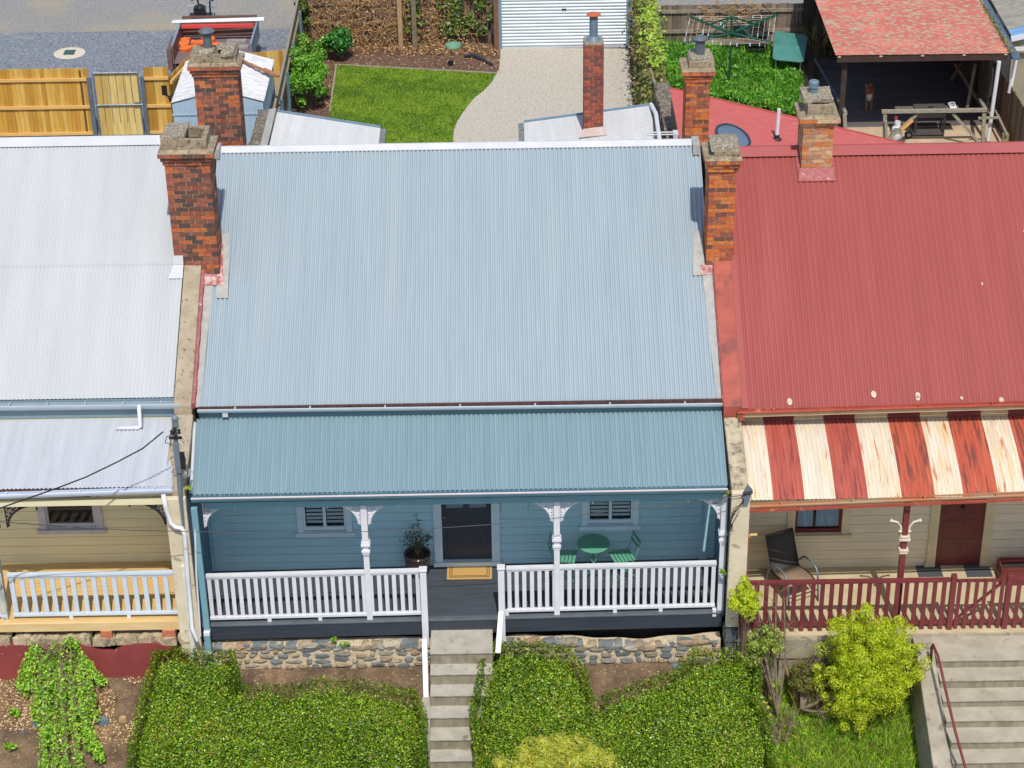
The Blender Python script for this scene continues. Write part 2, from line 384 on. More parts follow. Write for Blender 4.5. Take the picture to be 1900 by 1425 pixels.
# ================================================================== roofs materials
roofblue = M('roof_pale_blue', H(158,171,178), H(146,160,169), 1.0, .34, spec=.5, detail=5, contrast=(.3,.7), stretch=(9, .6, .6), second=(H(162,173,178), .5, .45, .8))
roofteal = M('roof_teal', H(130,154,163), H(122,147,156), 1.0, .4, detail=4, stretch=(12, .5, .5), spots=(H(140,160,156), 1.4, .58, .8))
roofwhite = M('roof_white', H(184,187,188), H(176,179,181), .6, .5, stretch=(4, .4, .4))
roofwhite2 = M('roof_white_old', H(180,181,183), H(171,173,176), .6, .5, stretch=(9, .5, .5), spots=(H(192,194,198), 1.0, .55, .8))
roofred = M('roof_red', H(153,74,68), H(146,69,64), .7, .5, stretch=(5, .5, .5), second=(H(159,81,75), .5, .5, .9))
gut_grey = M('gutter_grey', H(166,180,190), H(158,172,182), 3, .4)
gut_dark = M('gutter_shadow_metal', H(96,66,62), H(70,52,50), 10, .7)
weather_blue = M('weatherboard_blue', H(170,210,220), H(163,203,214), 2, .55, stretch=(.6, 1, 6))
trim_blue = M('trim_blue', H(208,226,232), H(200,219,226), 3, .5)
weather_cream = M('weatherboard_cream', H(226,218,180), H(218,209,171), 2, .6, stretch=(.6, 1, 6))
weather_tan = M('weatherboard_tan', H(226,212,184), H(214,200,172), 2, .7, stretch=(.6, 1, 6), spots=(H(150,136,112), 9, .64, .7))
trim_tan = M('trim_tan', H(218,202,164), H(206,190,152), 3, .7)
maroon = M('maroon_paint', H(120,38,42), H(108,32,38), 3, .5)
maroonf = M('fence_maroon', H(121,53,57), H(108,45,49), 4, .5, spots=(H(176,120,112), 26, .68, .72))
door_blue = M('door_navy', H(52,60,72), H(44,52,64), 4, .35)

def boards(mb, x0, x1, y, z0, z1, h=.19, t=.015, mi=0):
    z = z0
    while z < z1-.01:
        zz = min(z+h, z1); g = .0105 if h > .1 else 0; mb.add([(x0, y-t, z), (x1, y-t, z), (x1, y-.007, zz-g), (x0, y-.007, zz-g), (x0, y+.03, z), (x1, y+.03, z), (x1, y+.03, zz-g), (x0, y+.03, zz-g)], [(0,1,2,3)], mi); mb.add([(x0, y-t, z), (x1, y-t, z), (x0, y-.007, zz-g), (x1, y-.007, zz-g), (x0, y+.03, z), (x1, y+.03, z), (x1, y+.03, zz-g), (x0, y+.03, zz-g)], [(4,5,1,0), (2,3,6,7)], 1); mb.add([(x0, y+.03, z), (x1, y+.03, z), (x1, y+.03, zz), (x0, y+.03, zz)], [(0,1,2,3)], 1); z = zz
def wall_with_holes(mb, x0, x1, y, z0, z1, holes, h=.19):
    xs = sorted(set([x0, x1]+[q for a in holes for q in a[:2]]))
    for a, b in zip(xs[:-1], xs[1:]):
        c = [q for q in holes if q[0] <= a+1e-6 and q[1] >= b-1e-6]
        if not c: boards(mb, a, b, y, z0, z1, h)
        else:
            za, zb = c[0][2], c[0][3]
            k0 = z0+math.floor((za-z0)/h)*h
            if za > z0+.02: boards(mb, a, b, y, z0, za, h)
            if zb < z1: boards(mb, a, b, y, zb, z1, h)
def gutter(name, a, b, mats, parent, w=.11, h=.1, straps=7):
    a, b = Vector(a), Vector(b); g = MB(); d = (b-a)
    q = lambda p, y, z: (p.x, p.y+y, p.z+z)
    prof = [(w, -.0), (w, -h), (.01, -h), (-.01, -h*.45), (-.012, .0), (0, .008), (.008, 0), (.012, -h*.42), (.02, -h+.008), (w-.006, -h+.008), (w-.006, 0)]
    n = len(prof); g.add([q(a, *p) for p in prof]+[q(b, *p) for p in prof], [(i, (i+1) % n, n+(i+1) % n, n+i) for i in range(n)]+[tuple(range(n)), tuple(range(2*n-1, n-1, -1))])
    o = g.build(name, mats, parent)
    s = MB()
    for i in range(straps):
        p = a+d*((i+.5)/straps); s.box(p.x-.015, p.x+.015, p.y-.004, p.y+w, p.z+.004, p.z+.010)
    s.build('gutter_strap', mats, o)
    return o
def window(parent, x0, x1, z0, z1, y, frame_m, sash_m, sillw=.1, kind='shutter', arch=.11, curtain=None):
    f = MB(); a = arch
    f.box(x0-a, x0, y-.05, y+.05, z0-.02, z1+a); f.box(x1, x1+a, y-.05, y+.05, z0-.02, z1+a); f.box(x0, x1, y-.05, y+.05, z1, z1+a)
    o = f.build('window', [frame_m], parent)
    s = MB(); s.box(x0-a-.05, x1+a+.05, y-.1, y+.03, z0-.11, z0-.021); s.build('sill', [frame_m], o, bevel=.006)
    s = MB(); s.box(x0, x1, y-.01, y+.04, z0, z0+.08); s.box(x0, x0+.045, y-.01, y+.04, z0+.08, z1); s.box(x1-.045, x1, y-.01, y+.04, z0+.08, z1)
    if kind == 'shutter': xm = (x0+x1)/2; s.box(xm-.03, xm+.03, y-.005, y+.03, z0+.08, z1)
    s.build('sash', [sash_m], o)
    g = MB(); g.quad((x0+.045, y+.015, z0+.08), (x1-.045, y+.015, z0+.08), (x1-.045, y+.015, z1), (x0+.045, y+.015, z1)); g.build('pane', [glass], o)
    if kind == 'shutter':
        l = MB(); z = z0+.13
        while z < z1:
            for u, v in ((x0+.06, (x0+x1)/2-.04), ((x0+x1)/2+.04, x1-.06)): l.add([(u, y+.05, z), (v, y+.05, z), (v, y+.07, z+.045), (u, y+.07, z+.045)], [(0,1,2,3)])
            z += .085
        l.build('shutter_louvres', [M('shutter_white', H(214,224,228), None, rough=.5)], o)
    if kind == 'curtain':
        l = MB(); n = 40
        for k in range(n):
            if 15 <= k < 18: continue
            u, v = x0+.05+(x1-x0-.1)*k/n, x0+.05+(x1-x0-.1)*(k+1)/n; d = lambda i: .006*math.sin(i*1.3)
            l.add([(u, y+.05+d(k), z0+.1), (v, y+.05+d(k+1), z0+.1), (v, y+.05+d(k+1), z1), (u, y+.05+d(k), z1)], [(0,1,2,3)])
        l.build('curtain', [M('curtain_white', H(214,224,232), H(170,190,204), 7, .8, stretch=(4, 1, 1))], o, smooth=True)
    return o
def railing(parent, a, b, h, nb, mat, bw=.074, feet=(), bot=.1, grp=None, capw=.09):
    a, b = Vector(a), Vector(b); d = b-a; r = MB()
    up = Vector((0, 0, h)); r.beam(a+up, b+up, capw, .045); r.beam(a+up-Vector((0,0,.045)), b+up-Vector((0,0,.045)), capw*.55, .045)
    r.beam(a+Vector((0,0,bot)), b+Vector((0,0,bot)), capw*.8, .05)
    for t in feet: p = a+d*t; r.box(p.x-.035, p.x+.035, p.y-.035, p.y+.035, p.z-.02, p.z+bot)
    o = r.build('verandah_railing', [mat], parent)
    for i in range(nb):
        t = (i+.35)/(nb-.3); p = a+d*t; m_ = MB(); p.x += rnd.uniform(-.005, .005); m_.box(p.x-bw/2, p.x+bw/2, p.y-.016, p.y+.016, p.z+bot+.02, p.z+h-.06); m_.build('baluster', [mat], o)
    return o
def bracket(parent, x, y, zt, side, mat, r=.5, th=.018, part='iron_bracket'):
    """cast lace bracket in the corner between post (at x) and beam (at zt), opening towards side"""
    b = MB(); V = lambda u, v: (x+side*u*1.32, y, zt-v)
    arc = [V(r*(1-math.sin(a))*1.0+.0, r*(1-math.cos(a))) for a in [i*math.pi/2/14 for i in range(15)]]
    # curve from under-beam end (r,0) down to post foot (0,r)
    arc = [V(.03+r*.97*(1-math.sin(t))**1.0, .03+r*(1-math.cos(t))) for t in [i*math.pi/2/14 for i in range(15)]]
    b.tube(arc, .023, 6); b.tube([V(0, .012), V(r+.12, .012)], .012, 5); b.tube([V(.012, 0), V(.012, r+.06)], .012, 5)
    b.tube([V(r*.98, .02), V(r*.98, .1)], .014, 5); b.lathe(V(r*.98, .13), [(.002, -.03), (.024, 0), (.002, .03)], 8)
    def ring(cx, cz, rr, w=.009):
        b.tube([V(cx+rr*math.cos(a), cz+rr*math.sin(a)) for a in [i*2*math.pi/10 for i in range(11)]], w, 4, cap=False)
    def scroll(cx, cz, rr, s0, dr):
        b.tube([V(cx+rr*(1-i/14)*math.cos(s0+dr*i*.42), cz+rr*(1-i/14)*math.sin(s0+dr*i*.42)) for i in range(13)], .009, 4)
    for (cx, cz, rr) in ((.07, .07, .055), (.19, .06, .045), (.06, .19, .045), (.15, .15, .035), (.3, .05, .032), (.05, .3, .03), (.24, .1, .02), (.1, .24, .02), (.38, .04, .018), (.04, .38, .016)):
        k = r/.5; ring(cx*k, cz*k, rr*k); scroll(cx*k, cz*k, rr*k*.8, cx*9, 1)
    b.tube([V(0, 0), V(.2*r/.5, .2*r/.5)], .01, 4)
    return b.build(part, [mat], parent)
def turned_post(parent, x, y, z0, z1, mat, w=.11, coll=None, capm=None, name='verandah_post'):
    b = MB(); b.box(x-w/2, x+w/2, y-w/2, y+w/2, z0, z1 if not coll else coll+.16)
    o = b.build(name, [mat], parent, bevel=.006)
    if coll:
        c = MB()
        for zz, ww, hh in ((coll, w+.05, .05), (coll-.05, w+.02, .05), (coll+.14, w+.065, .05), (coll+.19, w+.035, .04)): c.box(x-ww/2, x+ww/2, y-ww/2, y+ww/2, zz, zz+hh)
        c.build('post_collar', [capm or mat], o, bevel=.004)
        u = MB(); u.box(x-w*.53, x+w*.53, y-w*.53, y+w*.53, coll+.23, z1); u.build('post_head', [mat], o)
    return o
def deck(parent, x0, x1, y0, y1, z, mats, bw=.1, gap=.006, name='deck_boards', tilt=0):
    b = MB(); y = y0
    while y < y1-.01:
        yy = min(y+bw-gap, y1); zz = lambda x: z+tilt*(x-1.8)
        q = [(x0, y, zz(x0)), (x1, y, zz(x1)), (x1, yy, zz(x1)), (x0, yy, zz(x0))]
        b.prism([(p[0], p[1], p[2]-.03) for p in q], (0, 0, .03)); y += bw
    return b.build(name, mats, parent)
# ================================================================== CENTRE HOUSE
groove = M('lap_shadow_groove', H(52,56,56))  # dark slot colour stands in for the shadow under each board lap
HC = thing('terrace_house', 'middle cottage with pale blue corrugated roof, blue weatherboards and white railed verandah', 'house', (1.75, 5, 0))
xl, xr = -3.12, 6.66
e0 = 1.62
sheet('main_roof', [((-3.02, e0, roofz(e0)), (xr-.06, e0, roofz(e0))), ((-3.02, RY, RZ), (xr-.06, RY, RZ))], .085, .0145, [roofblue], HC, sub=6)
sheet('rear_roof', [((-3.0, RY, RZ-.01), (xr-.1, RY, RZ-.01)), ((-3.0, 12, RZ-3.0), (xr-.1, 12, RZ-3.0))], .0765, .0105, [roofblue], HC)
b = MB()
b.add([(-3.12, e0+.04, roofz(e0)+.025), (-3.01, e0+.04, roofz(e0)+.025), (-2.92, 4.1, roofz(4.1)+.025), (-3.12, 4.1, roofz(4.1)+.02)], [(0,1,2,3)])
b.add([(-2.84, 3.7, roofz(3.7)+.03), (-2.62, 3.7, roofz(3.7)+.03), (-2.66, 5.0, roofz(5.0)+.02), (-2.84, 5.0, roofz(5.0)+.02)], [(0,1,2,3)])
b.add([(6.57, e0+.04, roofz(e0)+.02), (6.68, e0+.04, roofz(e0)+.02), (6.68, 4.1, roofz(4.1)+.02), (6.46, 4.1, roofz(4.1)+.02)], [(0,1,2,3)])
b.add([(6.28, 4.0, roofz(4.0)+.03), (6.52, 4.0, roofz(4.0)+.03), (6.52, 4.9, roofz(4.9)+.02), (6.36, 4.9, roofz(4.9)+.02)], [(0,1,2,3)])
b.build('apron_flashing', [M('lead_grey', H(170,168,162), H(152,150,144), 6, .7)], HC)
b = MB()
b.add([(-3.12, 3.95, roofz(3.95)+.035), (-2.7, 3.95, roofz(3.95)+.035), (-2.72, 4.16, roofz(4.15)+.06), (-3.12, 4.16, roofz(4.15)+.09)], [(0,1,2,3)])
b.add([(-2.80, 4.1, roofz(4.1)+.04), (-2.74, 4.1, roofz(4.1)+.03), (-2.77, 4.75, roofz(4.75)+.03), (-2.80, 4.75, roofz(4.75)+.09)], [(0,1,2,3)])
b.add([(6.42, 4.0, roofz(4.0)+.04), (6.68, 4.0, roofz(4.0)+.04), (6.68, 4.16, roofz(4.15)+.09), (6.44, 4.16, roofz(4.15)+.08)], [(0,1,2,3)])
b.build('chimney_flashing', [M('flashing_peeling', H(158,84,82), H(190,166,162), 9, .7, contrast=(.42, .6))], HC)
# ridge cap
b = MB(); n = 3.4
b.add([(-2.95, RY-.13, RZ-.045), (6.44, RY-.13, RZ-.045), (6.44, RY-.02, RZ+.035), (-2.95, RY-.02, RZ+.035), (-2.95, RY+.02, RZ+.035), (6.44, RY+.02, RZ+.035), (6.44, RY+.2, RZ-.075), (-2.95, RY+.2, RZ-.075)], [(0,1,2,3), (3,2,5,4), (4,5,6,7)])
b.add([(-2.95, RY-.13, RZ-.06), (6.44, RY-.13, RZ-.06), (6.44, RY-.13, RZ-.045), (-2.95, RY-.13, RZ-.045)], [(0,1,2,3)])
b.build('ridge_cap', [whitesteel], HC)
b = MB(); b.box(-3.10, -2.96, RY-.26, RY+.1, RZ-.12, RZ+.07); b.box(6.445, 6.58, RY-.35, RY+.1, RZ-.16, RZ+.05); b.build('ridge_end_flashing', [M('lead_grey', H(170,168,162))], HC)
gl, gr = P(366, 760.5, y=1.51), P(1341, 748.5, y=1.51)
gutter('main_gutter', gl, gr, [M('gutter_silver', H(176,186,193), H(166,177,185), 3, .45)], HC, w=.11, h=.075)
b = MB(); b.box(gl.x, gr.x, 1.585, 1.615, gl.z-.06, gl.z+.008); b.build('gutter_shade_strip', [gut_dark], HC)  # dark strip added for the shaded inside of the gutter
b = MB(); b.box(gl.x, gr.x, 1.625, 1.66, gl.z-.3, gl.z-.09); b.build('fascia_board', [M('fascia_shade_teal', H(84,112,124))], HC)  # dark teal puts the shadow under the gutter into the board colour
b = MB(); b.box(gl.x+.45, gl.x+.55, 1.53, 1.6, gl.z-.18, gl.z-.076); b.build('gutter_outlet', [whitesteel], HC)
# verandah roof
va, vb = P(357, 918, y=-.2), P(1350, 901, y=-.2)
vt = 3.41
sheet('verandah_roof', [(va, vb), ((xl+.04, 1.62, vt), (xr-.0, 1.62, vt))], .088, .0135, [roofteal], HC, sub=2)
b = MB(); b.tube([(xl+.02, 1.45, vt+.02), va+Vector((-.02, .0, .05))], .03, 8); b.build('verge_roll', [whitesteel], HC)
g1, g2 = P(354, 925, y=-.31), P(1350, 907, y=-.31)
gutter('verandah_gutter', g1, g2, [M('gutter_bluegrey', H(98,136,150), H(92,129,143), 3, .4)], HC, w=.1, h=.09, straps=9)
b = MB(); b.beam(g1+Vector((0, -.014, .004)), g2+Vector((0, -.014, .004)), .022, .022); b.build('gutter_lip', [M('lip_pinkwhite', H(220,206,208))], HC)
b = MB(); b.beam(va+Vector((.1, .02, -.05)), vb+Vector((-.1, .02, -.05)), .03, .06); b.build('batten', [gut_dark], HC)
b = MB(); b.beam(P(390, 938, y=-.02)+Vector((-.1, 0, .02)), P(1330, 920, y=-.02)+Vector((.1, 0, .02)), .09, .13); b.build('verandah_beam', [M('beam_teal', H(120,164,178), H(112,156,170), 3, .5)], HC)
# deck
TL = .0125; dz = lambda x: TL*(x-1.8)
deck(HC, -3.10, 6.64, .0, 1.66, 0, [M('deck_grey', H(74,80,88), H(62,68,76), 3, .6, stretch=(.5, 6, 1))], bw=.14, tilt=TL)
fm = M('fascia_charcoal', H(58,64,74), H(50,56,66), 2, .5, stretch=(.5, 3, 3))
b = MB(); b.beam((-3.10, -.03, dz(-3.1)-.02), (6.64, -.03, dz(6.64)-.02), .16, .035)
b.build('deck_nosing', [M('nosing_grey', H(96,102,108), H(84,90,98), 3, .55)], HC, bevel=.006)
b = MB(); b.beam((-3.10, -.08, dz(-3.1)-.11), (6.64, -.08, dz(6.64)-.11), .03, .14); b.beam((-3.10, -.078, dz(-3.1)-.265), (6.64, -.078, dz(6.64)-.265), .03, .155); b.build('deck_fascia', [fm], HC, bevel=.004)
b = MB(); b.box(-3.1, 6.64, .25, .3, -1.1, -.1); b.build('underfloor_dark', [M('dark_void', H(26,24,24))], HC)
# front wall
WY = 1.665
wx = [(P(562, 960, y=WY).x, P(642, 960, y=WY).x), (P(1090, 945, y=WY).x, P(1175, 945, y=WY).x)]
wz = P(600, 983, y=WY).z; wz2 = P(1130, 970, y=WY).z
dx0, dx1, dz0 = P(820, 980, y=WY).x, P(912, 980, y=WY).x, .12
holes = [(wx[0][0]-.02, wx[0][1]+.02, wz, 2.4), (dx0-.06, dx1+.06, -.1, 2.5), (wx[1][0]-.02, wx[1][1]+.02, wz2, 2.4)]
b = MB(); wall_with_holes(b, xl-.02, xr, WY, -.06, 3.3, holes, .185); b.build('front_wall', [weather_blue, groove], HC)
window(HC, wx[0][0], wx[0][1], wz, 2.4, WY, trim_blue, trim_blue)
window(HC, wx[1][0], wx[1][1], wz2, 2.4, WY, trim_blue, trim_blue)
b = MB(); b.box(dx0-.16, dx0, WY-.06, WY+.05, dz0-.08, 2.6); b.box(dx1, dx1+.16, WY-.06, WY+.05, dz0-.08, 2.6)
for k in range(3):
    for q in (dx0-.14, dx1+.025): b.box(q+k*.045, q+k*.045+.02, WY-.068, WY-.061, dz0, 2.6)
b.box(dx0-.18, dx1+.18, WY-.12, WY+.05, dz0-.09, dz0-.001)
b.build('door_frame', [trim_blue], HC)
b = MB(); b.box(dx0, dx1, WY+.0, WY+.045, dz0, 2.5)
dm = (dx0+dx1)/2
for (u, v, p, q) in ((dx0+.1, dm-.05, dz0+.2, dz0+.85), (dm+.05, dx1-.1, dz0+.2, dz0+.85)):
    b.box(u, v, WY-.012, WY-.001, p, q)
d = b.build('door', [door_blue], HC, bevel=.008)
b = MB()
for (u, v) in ((dx0+.1, dm-.06), (dm+.06, dx1-.1)): b.quad((u, WY-.006, 1.32), (v, WY-.006, 1.32), (v, WY-.006, 2.2), (u, WY-.006, 2.2))
b.build('door_glass', [M('frosted_glass', H(120,140,150), H(96,116,128), 6, .3, stretch=(1, 1, 5))], d)
b = MB(); b.tube([(dx0+.06, WY-.05, 1.12), (dx0+.06, WY, 1.12)], .02, 10); b.build('handle', [M('brass', H(170,140,90), None, rough=.3, metal=.8)], d)
b = MB(); b.tube([(dx0-.18, WY-.1, dz0-.1), (dx1+.18, WY-.1, dz0-.1)], .02, 6); b.build('threshold', [fm], d)
b = MB()
b.box(xl+.1, xl+.26, WY-.04, WY-.02, 0, 3.2); b.box(xr-.3, xr-.16, WY-.04, WY-.02, 0, 3.2); b.build('corner_board', [weather_blue], HC)
b = MB(); boardx = xr-.02; b.quad((boardx, -.2, 0), (boardx, WY, 0), (boardx, WY, 2.7), (boardx, -.2, 2.7)); b.quad((xl+.03, -.2, 0), (xl+.03, WY, 0), (xl+.03, WY, 2.8), (xl+.03, -.2, 2.8)); b.build('side_lining', [M('side_lining_blue', H(96,128,146), H(90,120,138), 2, .6)], HC)
b = MB(); b.tube([(P(1303, 930, y=WY-.1).x, WY-.08, 2.2), (P(1303, 930, y=WY-.1).x, WY-.08, .9)], .012, 8); b.build('wall_conduit', [weather_blue], HC)
b = MB(); b.box(P(930,960,y=WY).x, P(980,960,y=WY).x, WY-.05, WY-.02, 1.25, 1.8); b.build('wall_panel', [weather_blue], HC)
# dark back boards behind holes
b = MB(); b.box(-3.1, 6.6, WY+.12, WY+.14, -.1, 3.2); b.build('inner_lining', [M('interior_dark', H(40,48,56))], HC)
# posts
pc, pr_ = .055, 3.555
for x in (pc, pr_):
    zb = dz(x); turned_post(HC, x, 0, zb-.03, 2.63, white, .105, coll=zb+1.52)
turned_post(HC, P(1343, 1000, y=0).x-.02, 0, dz(6.5), 2.68, white, .105, coll=1.62)
zt = 2.60
for x, s in ((pc+.06, 1), (pc-.06, -1), (pr_+.06, 1), (pr_-.06, -1), (P(1343, 1000, y=0).x-.08, -1), (-2.87, 1)): bracket(HC, x, 0, zt+.0*x, s, white, .46)
# railings
nwL, nwR = P(786, 1110, y=-.05), P(930, 1110, y=-.05)
railing(HC, (-2.93, 0, dz(-2.9)), (1.02, 0, dz(1.0)), 1.06, 28, white, feet=(.28, .52))
railing(HC, (2.62, 0, dz(2.6)), (6.5, 0, dz(6.5)), 1.06, 28, white, feet=(.0, .52, .74))
# newel posts running down to the garden
for u, foot in ((786, (790, 1310, -1.3)), (930, (922, 1200, -.55))):
    b = MB(); p = P(u, 1047, y=-.11); q = P(foot[0], foot[1], y=foot[2])
    x = P(u+.5, 1100, y=-.12).x
    zlo = -1.6 if u < 800 else -1.2
    b.box(x-.06, x+.06, -.17, -.05, zlo, 1.14+dz(x)); o = b.build('stair_newel', [white], HC, bevel=.006)
    c = MB(); c.box(x-.075, x+.075, -.19, -.035, 1.14+dz(x), 1.18+dz(x)); c.build('newel_cap', [white], o, bevel=.01)
# teal downpipe at the left corner
b = MB(); x = P(372, 1050, y=-.3).x
b.box(x-.055, x+.055, -.36, -.28, .02, 2.72); b.box(x-.057, x+.057, -.43, -.281, -.06, .019, 1); b.box(x-.055, x+.055, -.43, -.35, -.45, -.061); b.box(x-.057, x+.057, -.47, -.35, -.5, -.451, 1); b.box(x-.05, x+.05, -.47, -.39, -.95, -.501)
b.build('downpipe', [teal, white], HC, bevel=.006)
b = MB(); xx = P(1322,1125,y=-.05).x; b.box(xx, xx+.07, -.1, -.02, dz(6.5)-.1, dz(6.5)+.05); b.build('end_block', [white], HC)
# rear lean-tos (their corrugated roofs show above the ridge)
leanwall = M('lean_to_wall', H(180,190,196), H(168,178,186), 2, .6)
slate = M('capping_grey', H(128,132,130), H(100,104,104), 9, .7)
def leanto(A, B, y0, y1, side):
    # A left, B right points of the back edge (y1); ribs run along x
    A, B = Vector(A), Vector(B); A0, B0 = Vector((A.x, y0, A.z)), Vector((B.x, y0, B.z))
    sheet('lean_to_roof', [(A0, A), (B0, B)], .1, .0135, [roofwhite2], HC, sub=2)
    w = MB(); w.prism([(A.x+.03, y1-.1, -.2), (B.x-.03, y1-.1, -.2), (B.x-.03, y1-.1, B.z-.05), (A.x+.03, y1-.1, A.z-.05)], (0, -(y1-y0)+.1, 0)); w.build('lean_to_wall', [leanwall], HC)
    b = MB(); b.beam(A+Vector((0, .01, .02)), B+Vector((0, .01, .02)), .05, .07); b.build('barge_capping', [M('barge_blue', H(120,146,164), H(110,136,154), 4, .5)], HC)
    L_ = B if side > 0 else A
    g = MB(); s = .07*side; g.box(L_.x+s-.07, L_.x+s+.07, y0, y1+.03, L_.z-.12, L_.z-.02); g.build('lean_to_gutter', [slate], HC)
a, b_ = P(514, 208, y=16.6), P(706, 238, y=16.6)
leanto(a, b_, 12.0, 16.6, 1)
b = MB(); b.prism([(a.x-.02, 12, a.z+.03), (a.x-.02, 16.65, a.z+.03), (a.x-.2, 16.65, a.z-.0), (a.x-.2, 12, a.z-.0)], (0, 0, .06)); b.build('lean_to_flashing', [M('lead_grey', H(170,168,162))], HC)
a2, b2 = P(972, 228, y=16.6), P(1207, 196, y=16.6)
leanto(a2, b2, 12.0, 16.6, -1)
b = MB(); pts = [P(1208, 194, y=16.6), P(1217, 215, y=15.6)+Vector((0,0,.05)), P(1224, 262, y=13.3)]
b.tube(pts, .055, 8); b.build('white_gutter_pipe', [white], HC)
leanz = lambda x: a2.z+(x-a2.x)/(b2.x-a2.x)*(b2.z-a2.z)
sx0, sx1 = P(1083, 220, y=15.4).x, P(1119.5, 220, y=15.4).x
zt = P(1100, 86, y=15.35).z
ch = chimney(HC, sx0, sx1, 15.4, 15.9, 2.6, zt, brick_plum, corb=(.0,), blk=(.02, -.02, 0), flue=None)
b = MB(); fx = (sx0+sx1)/2; b.lathe((fx, 15.65, zt+.0), [(.2, 0), (.2, .05), (.17, .06), (.1, .16), (.1, .62)], 18); b.build('flue_pipe', [flueblue], ch)
b = MB(); b.lathe((fx, 15.65, zt+.68), [(.17, 0), (.17, .02), (.02, .06)], 18); b.build('flue_hat', [rustcap], ch)
b = MB(); zz = leanz(fx)
b.prism([(sx0-.12, 15.12, leanz(sx0)+.02), (sx1+.08, 15.12, leanz(sx1)+.02), (sx1+.01, 15.39, leanz(sx1)+.12), (sx0-.01, 15.39, leanz(sx0)+.12)], (0, 0, .02)); b.build('chimney_flashing', [M('flashing_pinkgrey', H(200,184,176), H(176,158,150), 6, .7)], HC)
# vent pipe + roof antenna bracket on the right lean-to
p = P(1022, 240, y=14.6); p.z = leanz(p.x)
b = MB(); b.lathe((p.x, p.y, p.z), [(.07, 0), (.045, .05), (.04, .06)], 10); o = b.build('pipe_boot', [black], HC); b = MB(); b.tube([(p.x, p.y, p.z+.04), (p.x, p.y, p.z+.24)], .022, 8); b.build('vent_pipe', [white], o)
b = MB(); q = P(1200, 246, y=14.0); b.tube([q, q+Vector((.75, 0, .0))], .018, 6); b.tube([q+Vector((0, -.14, 0)), q+Vector((.75, -.14, 0))], .018, 6); b.box(q.x+.62, q.x+.74, q.y-.2, q.y+.06, q.z-.15, q.z+.03); b.build('pipe_bracket', [whitesteel], HC)
b = MB(); 
for u in (1140, 1197): p = P(u, 243, y=14.2); p.z = leanz(p.x); b.lathe(p, [(.03, 0), (.03, .05)], 8)
b.build('roof_fixing', [black], HC)

# ================================================================== LEFT HOUSE
HL = thing('terrace_house', 'left cottage with white corrugated roof, cream weatherboards and new timber verandah deck', 'house', (-6.5, 5, .2))
LX0, LX1 = -13.0, -3.48
lz = lambda y: 3.80+(y-1.545)*TAN
e1 = 1.66; LRY = 6.72; q = P(145, 275, y=LRY-.2); LRZ = q.z; ltan = (LRZ-lz(e1))/(LRY-.2-e1); lz = lambda y: 3.866+(y-e1)*ltan
sheet('main_roof', [((LX0, e1, lz(e1)), (LX1, e1, lz(e1))), ((LX0, 4.2, lz(4.2)), (LX1, 4.2, lz(4.2)))], .0765, .0075, [roofwhite], HL, sub=3)
sheet('main_roof', [((LX0, 4.15, lz(4.15)+.01), (LX1-.0, 4.15, lz(4.15)+.01)), ((LX0, LRY, lz(LRY)+.01), (LX1-.0, LRY, lz(LRY)+.01))], .0765, .0075, [roofwhite], HL, sub=2)
sheet('rear_roof', [((LX0, LRY, lz(LRY)), (LX1, LRY, lz(LRY))), ((LX0, 12, lz(LRY)-3), (LX1, 12, lz(LRY)-3))], .0765, .0075, [roofwhite], HL)
b = MB(); Z = lz(LRY)
b.add([(LX0, LRY-.2, Z-.07), (-3.72, LRY-.2, Z-.07), (-3.72, LRY, Z+.05), (LX0, LRY, Z+.05), (LX0, LRY+.2, Z-.07), (-3.72, LRY+.2, Z-.07)], [(0,1,2,3), (3,2,5,4)]); b.build('ridge_cap', [whitesteel], HL)
b = MB(); b.add([(-3.74, 3.85, lz(3.85)+.03), (-3.47, 3.85, lz(3.85)+.03), (-3.47, 4.13, lz(4.13)+.04), (-3.66, 4.13, lz(4.13)+.04)], [(0,1,2,3)]); b.add([(-3.66, 4.1, lz(4.1)+.05), (-3.47, 4.1, lz(4.1)+.05), (-3.47, 4.149, lz(4.1)+.22), (-3.66, 4.149, lz(4.1)+.22)], [(0,1,2,3)]); b.build('chimney_flashing', [whitesteel], HL)
ga, gb = P(-160, 756, y=1.5), P(333, 750, y=1.5)
gutter('main_gutter', ga, gb, [gut_grey], HL, w=.12, h=.1)
b = MB(); b.box(ga.x, gb.x, 1.63, 1.66, ga.z-.35, ga.z+.02); b.build('fascia_board', [M('fascia_bluegrey', H(120,142,152), H(112,134,146), 3, .6)], HL)
va, vb = P(-160, 914, y=-.2), P(320, 900, y=-.2); va.z = vb.z = P(160, 905, y=-.2).z
vt = P(160, 778, y=1.6).z
sheet('verandah_roof', [(va, vb), ((va.x, .9, va.z+(vt-va.z)*.6), (LX1+.02, .9, va.z+(vt-va.z)*.6)), ((va.x, 1.62, vt), (LX1+.02, 1.62, vt))], .0765, .0095, [M('verandah_white', H(191,194,199), H(178,182,188), .6, .5, stretch=(9, .5, .5), spots=(H(180,174,160), 1.2, .6, .85))], HL)
g1, g2 = P(-160, 924, y=-.3), P(318, 908, y=-.3)
gutter('verandah_gutter', g1, g2, [M('gutter_lilac', H(200,208,222), H(190,198,214), 3, .4)], HL, w=.1, h=.09)
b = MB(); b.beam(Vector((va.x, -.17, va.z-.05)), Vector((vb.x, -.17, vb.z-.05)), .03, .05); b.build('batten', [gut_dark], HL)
b = MB(); p1, p2, p3 = P(258, 752, y=1.44), P(258, 768, y=1.3), P(212, 772, y=1.25); p2.z = vt-.02; p3.z = p2.z; p3.y = p2.y
b.tube([p1, p1+Vector((0, -.04, -.06)), p2+Vector((0, 0, .03)), p2+Vector((-.04, 0, 0)), p3], .038, 10); b.build('pipe_elbow', [white], HL, smooth=True)
